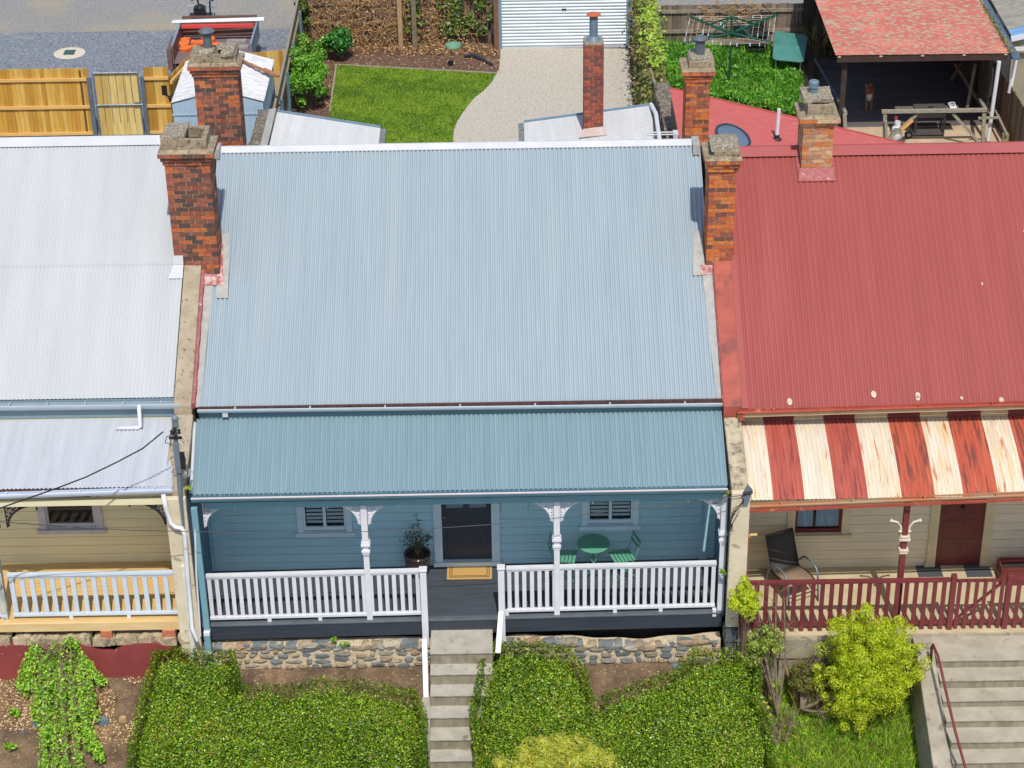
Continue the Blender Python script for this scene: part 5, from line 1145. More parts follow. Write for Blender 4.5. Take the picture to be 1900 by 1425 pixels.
for q in (((x0_, FY-.04, zb_), (x0_, FY-.04, zt_)), ((x1_, FY-.04, zb_), (x1_, FY-.04, zt_)), ((x0_, FY-.04, zt_), (x1_, FY-.04, zt_)), ((x0_, FY-.04, zb_), (x1_, FY-.04, zb_)), ((x0_, FY-.04, (zt_+zb_)/2), (x1_, FY-.04, (zt_+zb_)/2))): b.tube(q, .025, 6)
b.build('gate_frame', [galv], t)
b = MB()
for k in range(1, 6): xx = x0_+(x1_-x0_)*k/6; b.tube([(xx, FY-.035, zb_+.45), (xx, FY-.035, zt_)], .008, 4)
b.build('gate_bars', [galv], t)
b = MB(); b.box(x1_-.16, x1_-.02, FY-.08, FY-.04, .72, .8); b.tube([(x1_-.2, FY-.07, .74), (x1_+.08, FY-.07, .74)], .015, 5); b.build('latch', [galv], t)
q = P(306, 175, y=21.0)
t = thing('floodlight', 'small black flood lamp with its panel on an arm at the shed corner', 'lamp', tuple(q))
b = MB(); b.box(q.x-.07, q.x+.07, q.y-.03, q.y, q.z-.02, q.z+.26); b.build('panel', [black], t)
b = MB(); b.tube([(q.x-.0, q.y, q.z), (q.x+.12, q.y, q.z-.08), (q.x+.22, q.y, q.z-.0), (q.x+.3, q.y+.1, q.z)], .03, 6); b.tube([(q.x+.1, q.y, q.z-.06), (q.x+.14, q.y-.02, q.z-.22)], .035, 6); b.build('arm', [black], t)
# ---------------- shed
t = thing('garden_shed', 'small gabled corrugated steel shed behind the left house', 'shed', (-4.9, 21, G0))
shr = M('shed_roof', H(206,208,212), H(176,176,176), 3, .5, stretch=(.6, 4, 4), spots=(H(176,146,124), 2.2, .62, .74)); shw = M('shed_wall', H(168,192,210), H(158,182,200), 2, .45)
fl, fr, bl_, br = P(317, 190, y=19.6), P(486, 196, y=19.6), P(350, 113, y=22.9), P(519, 119, y=22.9)
fl.z = bl_.z = 2.28; fr.z = br.z = 2.28
fl = P(317, 192, z=2.28); fr = P(487, 198, z=2.28); bl_ = P(350, 114, z=2.28); br = P(519, 120, z=2.28)
rxm = (fl.x+fr.x)/2+.1; rf, rb = Vector((rxm, fl.y, 2.62)), Vector((rxm, bl_.y, 2.62))
sheet('shed_roof', [(Vector((fl.x, fl.y, 2.28)), Vector((fl.x, bl_.y, 2.28))), (rf, rb)], .125, .02, [shr], t, sub=2); sheet('shed_roof', [(rf, rb), (Vector((fr.x, fl.y, 2.28)), Vector((fr.x, bl_.y, 2.28)))], .125, .02, [shr], t, sub=2)
b = MB(); yy = fl.y+.03
b.prism([(fl.x+.03, yy, G0), (fr.x-.03, yy, G0), (fr.x-.03, yy, 2.24), (rxm, yy, 2.58), (fl.x+.03, yy, 2.24)], (0, bl_.y-yy-.05, 0)); b.build('shed_wall', [shw], t)
b = MB(); x = fl.x+.06
while x < fr.x-.05: b.box(x, x+.02, yy-.018, yy-.001, G0, 2.2); x += .13
b.box(fl.x, fr.x, yy-.03, yy-.019, 1.93, 1.97); b.build('wall_ribs', [shw], t)
b = MB(); b.beam(P(448, 112, z=2.6), P(515, 142, z=2.4), .08, .05); b.beam(P(490, 128, z=2.46), P(516, 142, z=2.4), .1, .06)
tag(b.build('timber_offcut', [M('offcut', H(176,124,84), H(140,90,64), 8, .8)], origin=P(480, 125, z=2.5)), 'weathered brown timber lath lying on the shed roof', 'timber')
# old stone wall left of the lean-to
oldst = M('old_stone', H(128,118,104), H(86,78,70), 6, .95, .03, 18, spots=(H(176,168,150), 13, .58, .66))
t = thing('old_stone_wall', 'tall weathered rubble wall left of the small white lean-to roof', 'wall', (-3.6, 15, G0))
w0, w1 = P(497, 180, z=2.4), P(470, 265, z=3.4); b = MB(); n = 14
for i in range(n):
    f0, f1 = i/n, (i+1)/n; p0, p1 = w0.lerp(w1, f0), w0.lerp(w1, f1); zt_ = p0.z-.1 if i > 1 else p0.z-.5
    rough_block(b, p0.x-.15, p0.x+.2, p1.y, p0.y-.02, G0, zt_+rnd.uniform(-.05, .05), .04, 3)
b.build('rubble_wall', [oldst], t)
# grey fence between lane and centre yard
greyp = M('grey_paling', (0,0,0), (.72,.7,.66), 4, .9, .004, 30, stretch=(8, 8, .7), island=[H(138,128,112), H(118,108,96), H(152,140,122), H(104,96,86)])
f0, f1 = P(551, 8, z=1.5), P(508, 205, z=1.5)
t = thing('paling_fence', 'weathered grey side fence with blue-grey steel posts left of the lawn', 'fence', (-3.7, 26, G0))
f0 = f0+(f0-f1)*.3
b = MB(); palings(b, (f0.x, f0.y, 0), (f1.x, f1.y, 0), G0, 1.5, w=.1); b.build('paling_panel', [greyp], t)
b = MB(); b.beam((f0.x, f0.y, 1.53), (f1.x, f1.y, 1.53), .07, .04); b.build('fence_cap', [greyp], t)
for zz_ in (.1, 1.2): b = MB(); b.beam((f0.x+.06, f0.y, zz_), (f1.x+.06, f1.y, zz_), .05, .08); b.build('fence_rail', [greyp], t)
for v in (20, 75, 130, 180):
    tt = (v-8)/(205-8); q = P(551+(508-551)*tt, v, z=1.5); b = MB(); b.box(q.x+.09, q.x+.17, q.y-.05, q.y+.05, G0, 1.42); b.build('fence_post', [M('post_bluegreen', H(92,122,132), H(80,108,118), 4, .6)], t)
# ---------------- back fence with vines
BY = 30.5
brownp = M('brown_paling', (0,0,0), (.7,.66,.6), 4, .9, .004, 30, stretch=(8, 8, .7), island=[H(122,100,82), H(104,84,70), H(138,116,96), H(92,74,62), H(130,108,88)])
bz0 = G0
t = thing('paling_fence', 'brown back fence smothered in dead vine between lawn and lane', 'fence', (-.6, BY, G0))
b = MB(); palings(b, (-3.5, BY, 0), (2.3, BY, 0), G0, 1.65, w=.11); b.build('paling_panel', [brownp], t)
for v in (5, 42): z_ = P(660, v, y=BY).z; b = MB(); b.box(-3.5, 2.3, BY-.07, BY-.02, z_-.05, z_+.04); b.build('fence_rail', [brownp], t)
for u, vb, mm in ((746, 75, M('post_tan', H(176,146,110), H(156,126,92), 6, .85)), (771, 82, M('post_grey', H(130,118,98), H(108,98,82), 6, .9))):
    q = P(u, vb, z=G0); b = MB(); b.box(q.x-.07, q.x+.07, BY-.55, BY-.45, G0-.05, 1.7); b.build('fence_post', [mm], t)
vinem = M('dead_vine', H(206,166,112), H(150,112,76), 6, .9)
v = MB()
for i in range(650):
    x = rnd.uniform(-3.4, 2.2); z = rnd.uniform(G0, 1.7)
    if x > 1.0 and rnd.random() < .7: continue
    p = Vector((x, BY-.08-rnd.random()*.12, z)); pts = [p]; d = Vector((rnd.gauss(0, 1), 0, rnd.gauss(0, .8))).normalized()
    for k in range(6): d = (d+Vector((rnd.gauss(0, .5), rnd.gauss(0, .12), rnd.gauss(-.05, .5)))).normalized(); p = p+d*.11; p.y = min(max(p.y, BY-.4), BY-.03); p.z = max(p.z, G0); pts.append(p)
    v.tube(pts, rnd.uniform(.004, .01), 4, cap=False)
v.build('dead_vine_stems', [vinem], t)
n = 1100; x = -3.45+5.0*nr.rand(n)**.9; z = G0+1.9*nr.rand(n)**1.3; leaf_mesh('dead_vine_leaves', np.stack([x, BY-.1-.2*nr.rand(n)*(1.3-z*.5), z], 1), np.tile([0, -1., .3], (n, 1)), .085, dryc, t, aspect=.4, jit=.9)
ivy = leafm('ivy_leaf', [H(72,100,36), H(54,82,28), H(96,122,46), H(44,66,24), H(116,132,58), H(140,140,70)], .45, .2)
n = 3200; x = np.concatenate([.3+.35*nr.randn(n//4), .9+1.5*nr.rand(n-n//4)]); x = np.clip(x, -.6, 2.35); z = G0+.35+1.6*nr.rand(n)
k = vnoise(x, z, 4, 9) > -.15; leaf_mesh('ivy', np.stack([x, BY-.12-.15*nr.rand(n), z], 1)[k], np.tile([0, -1., .4], (k.sum(), 1)), .12, ivy, t, aspect=.75, jit=.6)
# ---------------- garage roller door
t = thing('garage', 'garage with pale blue ribbed roller door at the end of the driveway', 'garage', (4.55, 30, G0))
dx0_, dx1_, DY = P(929, 90, z=G0).x, P(1165, 90, z=G0).x, 29.9
b = MB(); z = G0+.06; prof = []
while z < 2.2:
    for k in range(6): prof.append((DY-.03*math.sin(math.pi*k/6)-.0, z+.105*k/6))
    z += .105
for i in range(len(prof)-1): (y0_, z0_), (y1_, z1_) = prof[i], prof[i+1]; b.add([(dx0_+.05, y0_, z0_), (dx1_-.05, y0_, z0_), (dx1_-.05, y1_, z1_), (dx0_+.05, y1_, z1_)], [(0,1,2,3)])
b.build('roller_door', [M('roller_blue', H(184,196,203), H(174,187,195), 2, .35)], t)
b = MB(); b.box(dx0_+.05, dx1_-.05, DY-.04, DY+.02, G0, G0+.065); b.build('bottom_rail', [whitesteel], t)
b = MB(); b.box(dx0_-.05, dx0_+.05, DY-.07, DY+.05, G0, 2.3); b.box(dx1_-.05, dx1_+.07, DY-.07, DY+.05, G0, 2.3); b.build('door_track', [M('track_bluegrey', H(120,146,158), H(108,134,146), 3, .5)], t)
b = MB(); b.box(dx0_-.2, dx0_-.051, DY-.08, DY+.05, G0, 2.4); b.box(dx0_-.16, dx1_+.1, DY-.02, DY+.1, 2.3, 2.6); b.build('door_jamb', [M('jamb_brown', H(130,90,64), H(108,74,54), 6, .8)], t)
b = MB(); b.box(dx0_-.15, dx1_+.15, DY+.101, DY+4.5, G0, 2.6); b.build('garage_wall', [M('garage_wall_grey', H(150,156,158))], t)
b = MB(); b.box((dx0_+dx1_)/2-.07, (dx0_+dx1_)/2+.07, DY-.05, DY-.02, 1.06, 1.1); b.build('handle', [black], t)
# ---------------- things in the mulch bed
q = P(841, 88, z=G0); t = thing('septic_lid', 'half-round pale green plastic inspection cover standing on the mulch', 'cover', tuple(q))
b = MB(); b.lathe(q, [(.25, 0), (.27, .05), (.24, .12), (.1, .17), (.005, .18)], 20); o = b.build('cover', [M('cover_green', H(112,156,134), H(100,142,122), 4, .6)], t); 
b = MB(); b.lathe(q+Vector((0, 0, -.01)), [(.285, 0), (.285, .04)], 20); b.build('rim', [M('rim_green', H(48,104,88))], t)
q = P(836, 121, z=G0); b = MB(); b.lathe(q, [(.09, 0), (.09, .12), (.06, .12), (.06, .02)], 12); tag(b.build('drain_pipe', [black], origin=q), 'short black drain stub poking from the mulch', 'pipe')
b = MB(); b.tube([P(862, 103, z=G0+.08), P(878, 101, z=G0+.12), P(895, 110, z=G0+.06), P(912, 120, z=G0+.05)], .05, 8); tag(b.build('drain_hose', [M('hose_navy', H(48,56,70), H(36,42,52), 6, .5)], origin=P(890, 108, z=G0)), 'dark blue-grey drain hose lying on the bare soil near the driveway', 'hose', )
# ---------------- bushes
def bush(name, label, cat, c, rad, n, size, mat, lumps=26, lr=.35, trunk=.2, jit=.6, aspect=.5, core=True, seed=1, droop=0, group=None, base=None, low=None, irr=.1):
    c = Vector(c); R = np.random.RandomState(seed); base = base if base is not None else c.z-rad[2]
    t = thing(name, label, cat, (c.x, c.y, base), group)
    d = R.normal(0, 1, (lumps, 3)); d[:, 2] = np.abs(d[:, 2])*1.0-.25 if low is None else d[:, 2]+low; d /= np.linalg.norm(d, axis=1)[:, None]
    an = np.arctan2(d[:, 2], d[:, 0]); md = 1+irr*(np.sin(3*an+seed)+.6*np.sin(5*an+seed*2)+.5*np.sin(9*an)); cen = d*np.array(rad)*(1-lr*.7)*R.uniform(.3, 1.1, (lumps, 1))*md[:, None]; rr = np.array(rad).mean()*lr*R.uniform(.7, 1.25, lumps)
    pr = R.choice(lumps, n); v = R.normal(0, 1, (n, 3)); v[:, 2] += .5; v /= np.linalg.norm(v, axis=1)[:, None]
    pts = cen[pr]+v*(rr[pr]*R.uniform(.75, 1.05, n))[:, None]+np.array(c)
    leaf_mesh('foliage', pts, v, size, mat, t, aspect=aspect, jit=jit, droop=droop)
    b = MB()
    for i in range(min(lumps, 12)):
        p0 = Vector((c.x, c.y, base)); p2 = Vector(cen[i])*.7+c; p1 = p0.lerp(p2, .5)+Vector((0, 0, -.05)); b.tube([p0, p1, p2], [.02*trunk/.2, .014*trunk/.2, .004], 5)
    b.build('stem', [barkm], t)
    return t
green1 = leafm('leaf_bright', [H(122,184,56), H(96,158,44), H(150,204,74), H(76,132,36), H(134,190,62)], .4, .3)
q = P(634, 112, z=G0); bush('shrub', 'dark green rounded shrub with a clear shadow at the lawn corner', 'shrub', (q.x, q.y, G0+.55), (.5, .5, .55), 2600, .12, leafm('leaf_deep', [H(66,138,50), H(48,108,38), H(96,164,70), H(38,88,32)], .4, .25), 18, .45, seed=3, base=G0)
q = P(606, 112, z=G0); bush('shrub', 'small loose light green shrub beside the dark rounded one', 'shrub', (q.x, q.y, G0+.4), (.4, .35, .45), 900, .11, green1, 14, .32, seed=4, base=G0)
q = P(572, 205, z=G0); bush('shrub', 'tall feathery lime-green shrub behind the small white lean-to', 'shrub', (q.x, q.y+.3, G0+.85), (.7, .9, 1.05), 6000, .095, green1, 60, .2, seed=6, base=G0)
q = P(556, 150, z=G0); bush('shrub', 'loose lime-green shrub leaning on the grey side fence', 'shrub', (q.x+.15, q.y, G0+.75), (.4, .7, .8), 2200, .09, leafm('leaf_lime', [H(126,176,54), H(96,146,40), H(150,192,78), H(78,120,34)], .4, .3), 26, .26, seed=8, base=G0)
q = P(560, 40, z=G0); bush('climbing_vine', 'dark green climber at the far end of the grey side fence', 'vine', (P(558, 30, z=.9).x+.05, 30.2, .75), (.25, .5, .9), 1500, .11, ivy, 22, .3, seed=9, base=G0)
# ---------------- vine-covered fence right of the driveway
t = thing('paling_fence', 'brown side fence right of the driveway, its far half buried in yellow-green vine', 'fence', (7, 24, G0))
va_, vb_ = P(1192, 5, z=1.4), P(1216, 190, z=1.4); d_ = vb_-va_; vc_ = Vector((vb_.x+.05, 14, 0)); va2 = va_-(d_*.25)
b = MB(); palings(b, (vc_.x, vc_.y, 0), (vb_.x, vb_.y, 0), G0, 2.0, w=.11); palings(b, (vb_.x, vb_.y, 0), (va2.x, va2.y, 0), G0, 1.45, w=.11); b.build('paling_panel', [brownp], t)
b = MB(); p1_, p2_ = P(1207, 128, z=1.5), P(1240, 258, z=2.2); b.beam(p1_, p2_, .05, .05); b.build('fence_cap', [greyp], t)
n = 9000; f = nr.rand(n); base_ = np.array(va2)[None]+np.array(vb_-va2)[None]*f[:, None]; hump = 0
pts = base_+np.stack([nr.normal(0, .17, n), nr.normal(0, .1, n), -1.5*nr.rand(n)**1.6+.12*np.sin(f*31)+.1], 1)
vinel = leafm('vine_leaf', [H(126,136,56), H(100,114,46), H(150,156,74), H(76,92,36), H(156,136,88), H(64,82,32), H(110,88,60)], .5, .25)
leaf_mesh('vine_foliage', pts, np.tile([-.3, -.4, .8], (n, 1)), .12, vinel, t, aspect=.6, jit=.6)
n = 1200; f = nr.rand(n)*.75; base_ = np.array(va2)[None]+np.array(vb_-va2)[None]*f[:, None]; pts = base_+np.stack([nr.normal(.15, .15, n), nr.normal(0, .12, n), .1+.1*nr.rand(n)], 1)
leaf_mesh('new_growth', pts, np.tile([0, -.3, 1.], (n, 1)), .12, leafm('leaf_yellowgreen', [H(158,188,58), H(126,162,46), H(180,198,84)], .4, .3), t, aspect=.65, jit=.5)
b = MB()
for i in range(160):
    f = rnd.random(); q = va2.lerp(vb_, f); p = Vector((q.x-.12+rnd.gauss(0, .08), q.y, rnd.uniform(G0, 1.2))); pts = [p]
    for k in range(5): p = p+Vector((rnd.gauss(0, .05), rnd.gauss(0, .1), rnd.gauss(.0, .12))); pts.append(p)
    b.tube(pts, .01, 4, cap=False)
b.build('vine_stems', [vinem], t)
p_ = region_pts([(1170,92),(1190,92),(1205,200),(1180,200)], 1500, G0+.02, .08); tag(leaf_mesh('fallen_leaves', p_, np.tile([0, 0, 1.], (len(p_), 1)), .12, dryc, aspect=.5), 'dry leaf litter between the driveway and the vine-covered fence', 'leaf litter', kind='stuff')
b = MB(); b.add([(P(1169, 0, z=G0).x, 36, G0+.01), (P(1169, 92, z=G0).x, 29.5, G0+.01), (P(1182, 92, z=G0).x, 29.5, G0+.01), (P(1186, 0, z=G0).x, 36, G0+.01)], [(0,1,2,3)]); tag(b.build('side_path', [aggr]), kind='structure')
# rough stone wall between the right lean-tos
t = thing('old_stone_wall', 'rough dark stone wall top between the brown fence and the red lean-to roof', 'wall', (7, 18, G0))
w0, w1 = P(1226, 150, z=2.3), P(1254, 262, z=3.0); b = MB(); n = 12
for i in range(n):
    p0, p1 = w0.lerp(w1, i/n), w0.lerp(w1, (i+1)/n); rough_block(b, p0.x-.17, p0.x+.2, p1.y, p0.y-.02, G0, p0.z+rnd.uniform(-.04, .04), .04, 3)
b.build('rubble_wall', [oldst], t)
# ---------------- right back yard
BY2 = P(1400, 88, z=G0).y+.15
t = thing('paling_fence', 'weathered grey-brown paling fence behind the clothes hoist', 'fence', (10, BY2, G0)); zt_ = P(1300, 9, y=BY2).z
b = MB(); palings(b, (7.35, BY2, 0), (18, BY2, 0), G0, zt_, w=.11); b.build('paling_panel', [M('silver_paling', (0,0,0), (.7,.68,.64), 4, .9, .004, 30, stretch=(8, 8, .7), island=[H(138,124,108), H(120,106,92), H(152,138,120), H(108,96,84)])], t)
for v_ in (20, 57): z_ = P(1300, v_, y=BY2).z; b = MB(); b.box(7.35, 18, BY2-.07, BY2-.01, z_-.05, z_+.05); b.build('fence_rail', [M('rail_weathered', H(150,140,124), H(124,114,100), 5, .9)], t)
q = P(1356, 40, y=BY2-.1); b = MB(); b.box(q.x-.11, q.x+.11, BY2-.16, BY2-.07, G0, P(1356, 17, y=BY2).z); b.build('fence_post', [M('post_mossy', H(116,112,84), H(96,92,72), 8, .9)], t)
v = MB()
for i in range(60):
    p = Vector((rnd.uniform(8.8, 10.8), BY2-.1, rnd.uniform(.6, 1.3))); pts = [p]
    for k in range(5): p = p+Vector((rnd.gauss(0, .12), rnd.gauss(0, .02), rnd.gauss(0, .07))); pts.append(p)
    v.tube(pts, .008, 4, cap=False)
v.build('dead_vine_stems', [vinem], t)
b = MB(); wr = [(1215,85),(1560,95),(1560,190),(1475,225),(1240,170)]; b.add([tuple(P(u, vv, z=G0))[:2]+(G0+.006,) for u, vv in wr], [(0,1,2,3,4)]); tag(b.build('yard_soil', [M('weedy_soil', H(84,92,44), H(62,70,34), 4, .95)]), kind='structure')
weed = leafm('weed_leaf', [H(108,178,50), H(80,148,38), H(138,200,70), H(60,116,30), H(156,206,80), H(94,160,46)], .4, .4)
p_ = region_pts([(1218,92),(1300,100),(1340,150),(1460,120),(1490,150),(1480,222),(1400,210),(1235,168),(1222,140)], 52000, G0, 0); h = .18+.2*(vnoise(p_[:, 0], p_[:, 1], 3.2, 5)+.6).clip(0, 1.2); p_[:, 2] += h*nr.rand(len(p_))**.5
p2_ = region_pts([(1290,96),(1440,96),(1440,124),(1290,120)], 3600, G0, .35)
tag(leaf_mesh('weeds', np.concatenate([p_, p2_]), np.tile([0, -.2, 1.], (len(p_)+len(p2_), 1)), .105, weed, aspect=.5, jit=.75), 'lush knee-high green weeds filling the right back yard', 'weeds', kind='stuff')
p3_ = region_pts([(1218,92),(1470,100),(1485,150),(1480,222),(1235,168)], 9000, G0, .1); tag(blades('long_grass', p3_, .4, .022, [weed], .5), 'long grass tufts among the weeds of the right back yard', 'grass', kind='stuff')
q = P(1535, 90, z=G0); pk = region_pts([(1500,78),(1535,78),(1545,105),(1505,105)], 800, G0, .05); tag(blades('dry_tussock', pk, .8, .03, [leafm('tussock', [H(160,150,100), H(110,116,60), H(186,172,122), H(84,96,44)], .6, .2)], .5), 'dry grass tussocks between the green table and the carport', 'grass', kind='stuff')
# hoist
hg = M('hoist_green', H(28,84,62), H(24,72,54), 4, .4)
hp = P(1351, 162, z=G0+.05); hx, hy = hp.x+.02, hp.y; ht = P(1356, 31, y=hy).z
t = thing('clothes_hoist', 'dark green rotary clothes hoist with pegs on its lines', 'clothes hoist', (hx, hy, G0))
b = MB(); b.tube([(hx, hy, G0), (hx, hy, ht)], .03, 10); b.build('pole', [hg], t)
arms = [P(1287, 28, z=ht+.0), P(1445, 33, z=ht-.0), P(1263, 79, z=ht-.02), P(1422, 82, z=ht-.02)]
ends = []
for a_ in (math.radians(205), math.radians(335), math.radians(25), math.radians(155)):
    pass
zc = P(1356, 62, y=hy).z
ends = [P(1288, 29, y=hy+1.15), P(1444, 32, y=hy+1.15), P(1264, 79, y=hy-1.15), P(1421, 83, y=hy-1.15)]
zm = sum(p.z for p in ends)/4
R4 = 1.75; aa = [math.radians(k) for k in (128, 40, 220, 318)]
ends = [Vector((hx+u_, hy+v_, zc+.13)) for u_, v_ in ((-1.12, 1.15), (1.45, 1.15), (-1.5, -1.15), (1.07, -1.15))]
hub = Vector((hx, hy, zc)); topp = Vector((hx, hy, ht))
for e in ends:
    b = MB(); b.tube([hub, e], .04, 6); b.build('arm', [hg], t); b = MB(); b.tube([topp, hub.lerp(e, .52)], .026, 5); b.tube([hub.lerp(e, .3)+Vector((0,0,-.0)), hub+Vector((0,0,.05))], .012, 5); b.build('stay', [hg], t)
b = MB(); order = [0, 1, 3, 2]
for f_ in (.5, .63, .76, .88, .99):
    for i in range(4):
        p0, p1 = hub.lerp(ends[order[i]], f_), hub.lerp(ends[order[(i+1) % 4]], f_); mid = (p0+p1)/2+Vector((0, 0, -.03)); b.tube([p0, mid, p1], .0042, 4, cap=False)
b.build('clothes_line', [M('line_buff', H(224,200,176))], t)
b = MB()
for i in range(34):
    k = rnd.randrange(4); f_ = rnd.choice((.5, .63, .76, .88, .99)); p = hub.lerp(ends[order[k]], f_).lerp(hub.lerp(ends[order[(k+1) % 4]], f_), rnd.uniform(.1, .9)); b.box(p.x-.012, p.x+.012, p.y-.008, p.y+.008, p.z-.1, p.z+.0)
b.build('clothes_pegs', [M('peg_pale', H(206,220,232))], t)
# stacked resin chairs + mesh chair
blk = M('resin_black', H(40,46,46), H(30,36,36), 4, .35)
def resin(loc, rot, name='patio_chair', group='black patio chairs by the hoist', label=''):
    t = thing(name, label, 'chair', loc, group); Q = Vector(loc); V = lambda x, y, z: Q+Vector((x, y, z))
    b = MB(); b.box(Q.x-.25, Q.x+.25, Q.y-.26, Q.y+.24, Q.z+.41, Q.z+.44); b.build('seat', [blk], t, bevel=.01)
    b = MB(); b.tube([V(-.23, .24, .44), V(-.22, .33, .86), V(-.1, .35, .93), V(.1, .35, .93), V(.22, .33, .86), V(.23, .24, .44)], .018, 6); b.add([V(-.2, .27, .5), V(.2, .27, .5), V(.19, .33, .86), V(-.19, .33, .86)], [(0,1,2,3)]); b.build('backrest', [blk], t)
    for s in (-1, 1):
        b = MB(); b.tube([V(s*.29, -.32, 0), V(s*.28, -.27, .58), V(s*.28, -.2, .64), V(s*.28, .26, .66)], .02, 6); b.build('armrest', [blk], t)
        b = MB(); b.tube([V(s*.24, .24, .44), V(s*.27, .36, 0)], .02, 6); b.build('leg', [blk], t)
    return t
q = P(1402, 112, z=G0)
r1 = resin((q.x, q.y, G0), 0, label='lowest black chair of the stack between hoist and green table')
lab = ['second black chair from the bottom of the stack between hoist and green table', 'third black chair from the bottom of the stack between hoist and green table', 'topmost black chair of the stack between hoist and green table']
for k in range(3): c_ = copy_tree(r1); c_.location = (q.x+.01*k, q.y+.06*(k+1), G0+.13*(k+1)); c_['label'] = lab[k]
c_ = copy_tree(r1); c_.location = (q.x-.62, q.y+.45, G0); c_.rotation_euler.z = -.5; c_['label'] = 'separate black chair standing left of the chair stack under the hoist'
# green table tilted
tgm = M('table_green', H(82,146,132), H(66,126,116), 1.6, .35, spots=(H(120,164,148), 2.4, .6, .74))
t = thing('patio_table', 'teal-green rectangular plastic table half in carport shade', 'table', (P(1463, 100, z=.5).x, P(1463, 100, z=.5).y, G0))
cs = [P(1434, 110, z=.48), P(1491, 115, z=.48), P(1498, 66, z=.52), P(1437, 58, z=.52)]
def rounded(cs, r):
    out = []; n = len(cs)
    for i in range(n):
        a, c, d = cs[i-1], cs[i], cs[(i+1) % n]; p0 = c+(a-c).normalized()*r; p2 = c+(d-c).normalized()*r
        for k in range(5): f_ = k/4; out.append(p0.lerp(c, f_).lerp(c.lerp(p2, f_), f_))
    return out
b = MB(); rp = rounded(cs, .16); b.prism([p-Vector((0, 0, .035)) for p in rp], (0, 0, .035)); b.build('tabletop', [tgm], t)
b = MB(); b.tube(rp+[rp[0]], .018, 5, cap=False); b.build('table_rim', [M('rim_grey_green', H(84,120,116))], t)
cen = sum(cs, Vector())/4
for c in cs: b = MB(); p = c.lerp(cen, .2); b.tube([p-Vector((0, 0, .03)), Vector((p.x, p.y, G0))], .02, 6); b.build('leg', [M('leg_white_grey', H(180,186,190))], t)
# ---------------- carport
t = thing('carport', 'red-roofed carport spotted with grey lichen over a concrete floor coloured dark for shade', 'carport', (14, 24, G0))
cl, cr2 = P(1551, 101, y=22.0), P(1879, 107, y=21.7)
zc0 = (cl.z+cr2.z)/2; lich = M('carport_red', H(178,99,86), H(169,92,80), 1.2, .8, .006, 30, stretch=(.8, 1.3, 1), detail=12, spots=(H(156,146,124), 7.5, .51, .57), second=(H(200,114,98), .8, .5, .7))
CY0, CY1, CX0, CX1 = 22.0, 30.0, cl.x, cr2.x-.02
sheet('carport_roof', [((CX0, CY0, zc0), (CX0, CY1, zc0+.15)), ((CX1, CY0, zc0-.02), (CX1, CY1, zc0+.13))], .0765, .006, [lich], t, sub=3)
b = MB(); b.box(CX0+.05, CX1-.05, CY0+.03, CY0+.08, zc0-.22, zc0-.03); b.build('fascia_board', [M('beam_dark', H(70,48,42), H(56,40,36), 4, .8)], t)
b = MB(); k = 0
for i in range(5): xx = CX0+.1+i*(CX1-CX0-.2)/4; b.box(xx-.04, xx+.04, CY0+.0, CY0+.03, zc0-.07, zc0-.03)
b.build('rafter_end', [M('rafter_pale', H(190,176,150))], t)
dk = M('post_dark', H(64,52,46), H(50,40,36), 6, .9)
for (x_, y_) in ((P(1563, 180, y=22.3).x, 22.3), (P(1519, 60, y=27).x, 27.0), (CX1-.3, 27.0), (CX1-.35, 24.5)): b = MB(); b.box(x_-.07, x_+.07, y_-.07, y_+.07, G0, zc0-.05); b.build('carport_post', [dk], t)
b = MB(); b.tube([P(1512, 110, y=26), P(1560, 190, y=23.2)], .04, 6); b.build('brace', [M('brace_blue', H(60,80,100))], t)
b = MB()
for (a_, c_) in (((1772, 118, 25), (1815, 185, 24.2)), ((1765, 150, 25), (1785, 118, 25.2)), ((1810, 118, 23.5), (1795, 200, 23.2)), ((1840, 112, 24), (1880, 180, 23))): b.beam(P(a_[0], a_[1], y=a_[2]), P(c_[0], c_[1], y=c_[2]), .07, .09)
b.build('side_brace', [M('brace_grey', H(120,108,92), H(96,86,74), 6, .9)], t)
patio = M('patio_concrete', H(196,174,144), H(178,156,126), 2.4, .9, .004, 40, spots=(H(160,140,114), 6, .58, .7))
b = MB(); b.add([(CX0-.9, 20.0, G0+.01), (18.5, 20.0, G0+.01), (18.5, 30, G0+.01), (CX0-.9, 30, G0+.01)], [(0,1,2,3)]); tag(b.build('patio', [patio]), kind='structure')
b = MB(); b.add([(CX0+.05, 23.25, G0+.015), (CX1-.2, 23.25, G0+.015), (CX1-.2, 29.8, G0+.015), (CX0+.05, 29.8, G0+.015)], [(0,1,2,3)]); tag(b.build('carport_shade_floor', [M('shade_dark_concrete', H(104,98,98), H(86,82,84), 1.5, .8, stretch=(.5, 3, 1))]), kind='structure')  # floor sheet behind the shade line, coloured dark to deepen the carport shade
b = MB(); b.box(CX1-.2, CX1-.1, 23.3, 29.8, G0, zc0-.3); b.box(CX0+.2, CX1-.2, 29.75, 29.85, G0, zc0-.1); b.build('carport_wall', [M('wall_dark_board', H(80,70,60), H(60,52,46), 3, .9)], t)
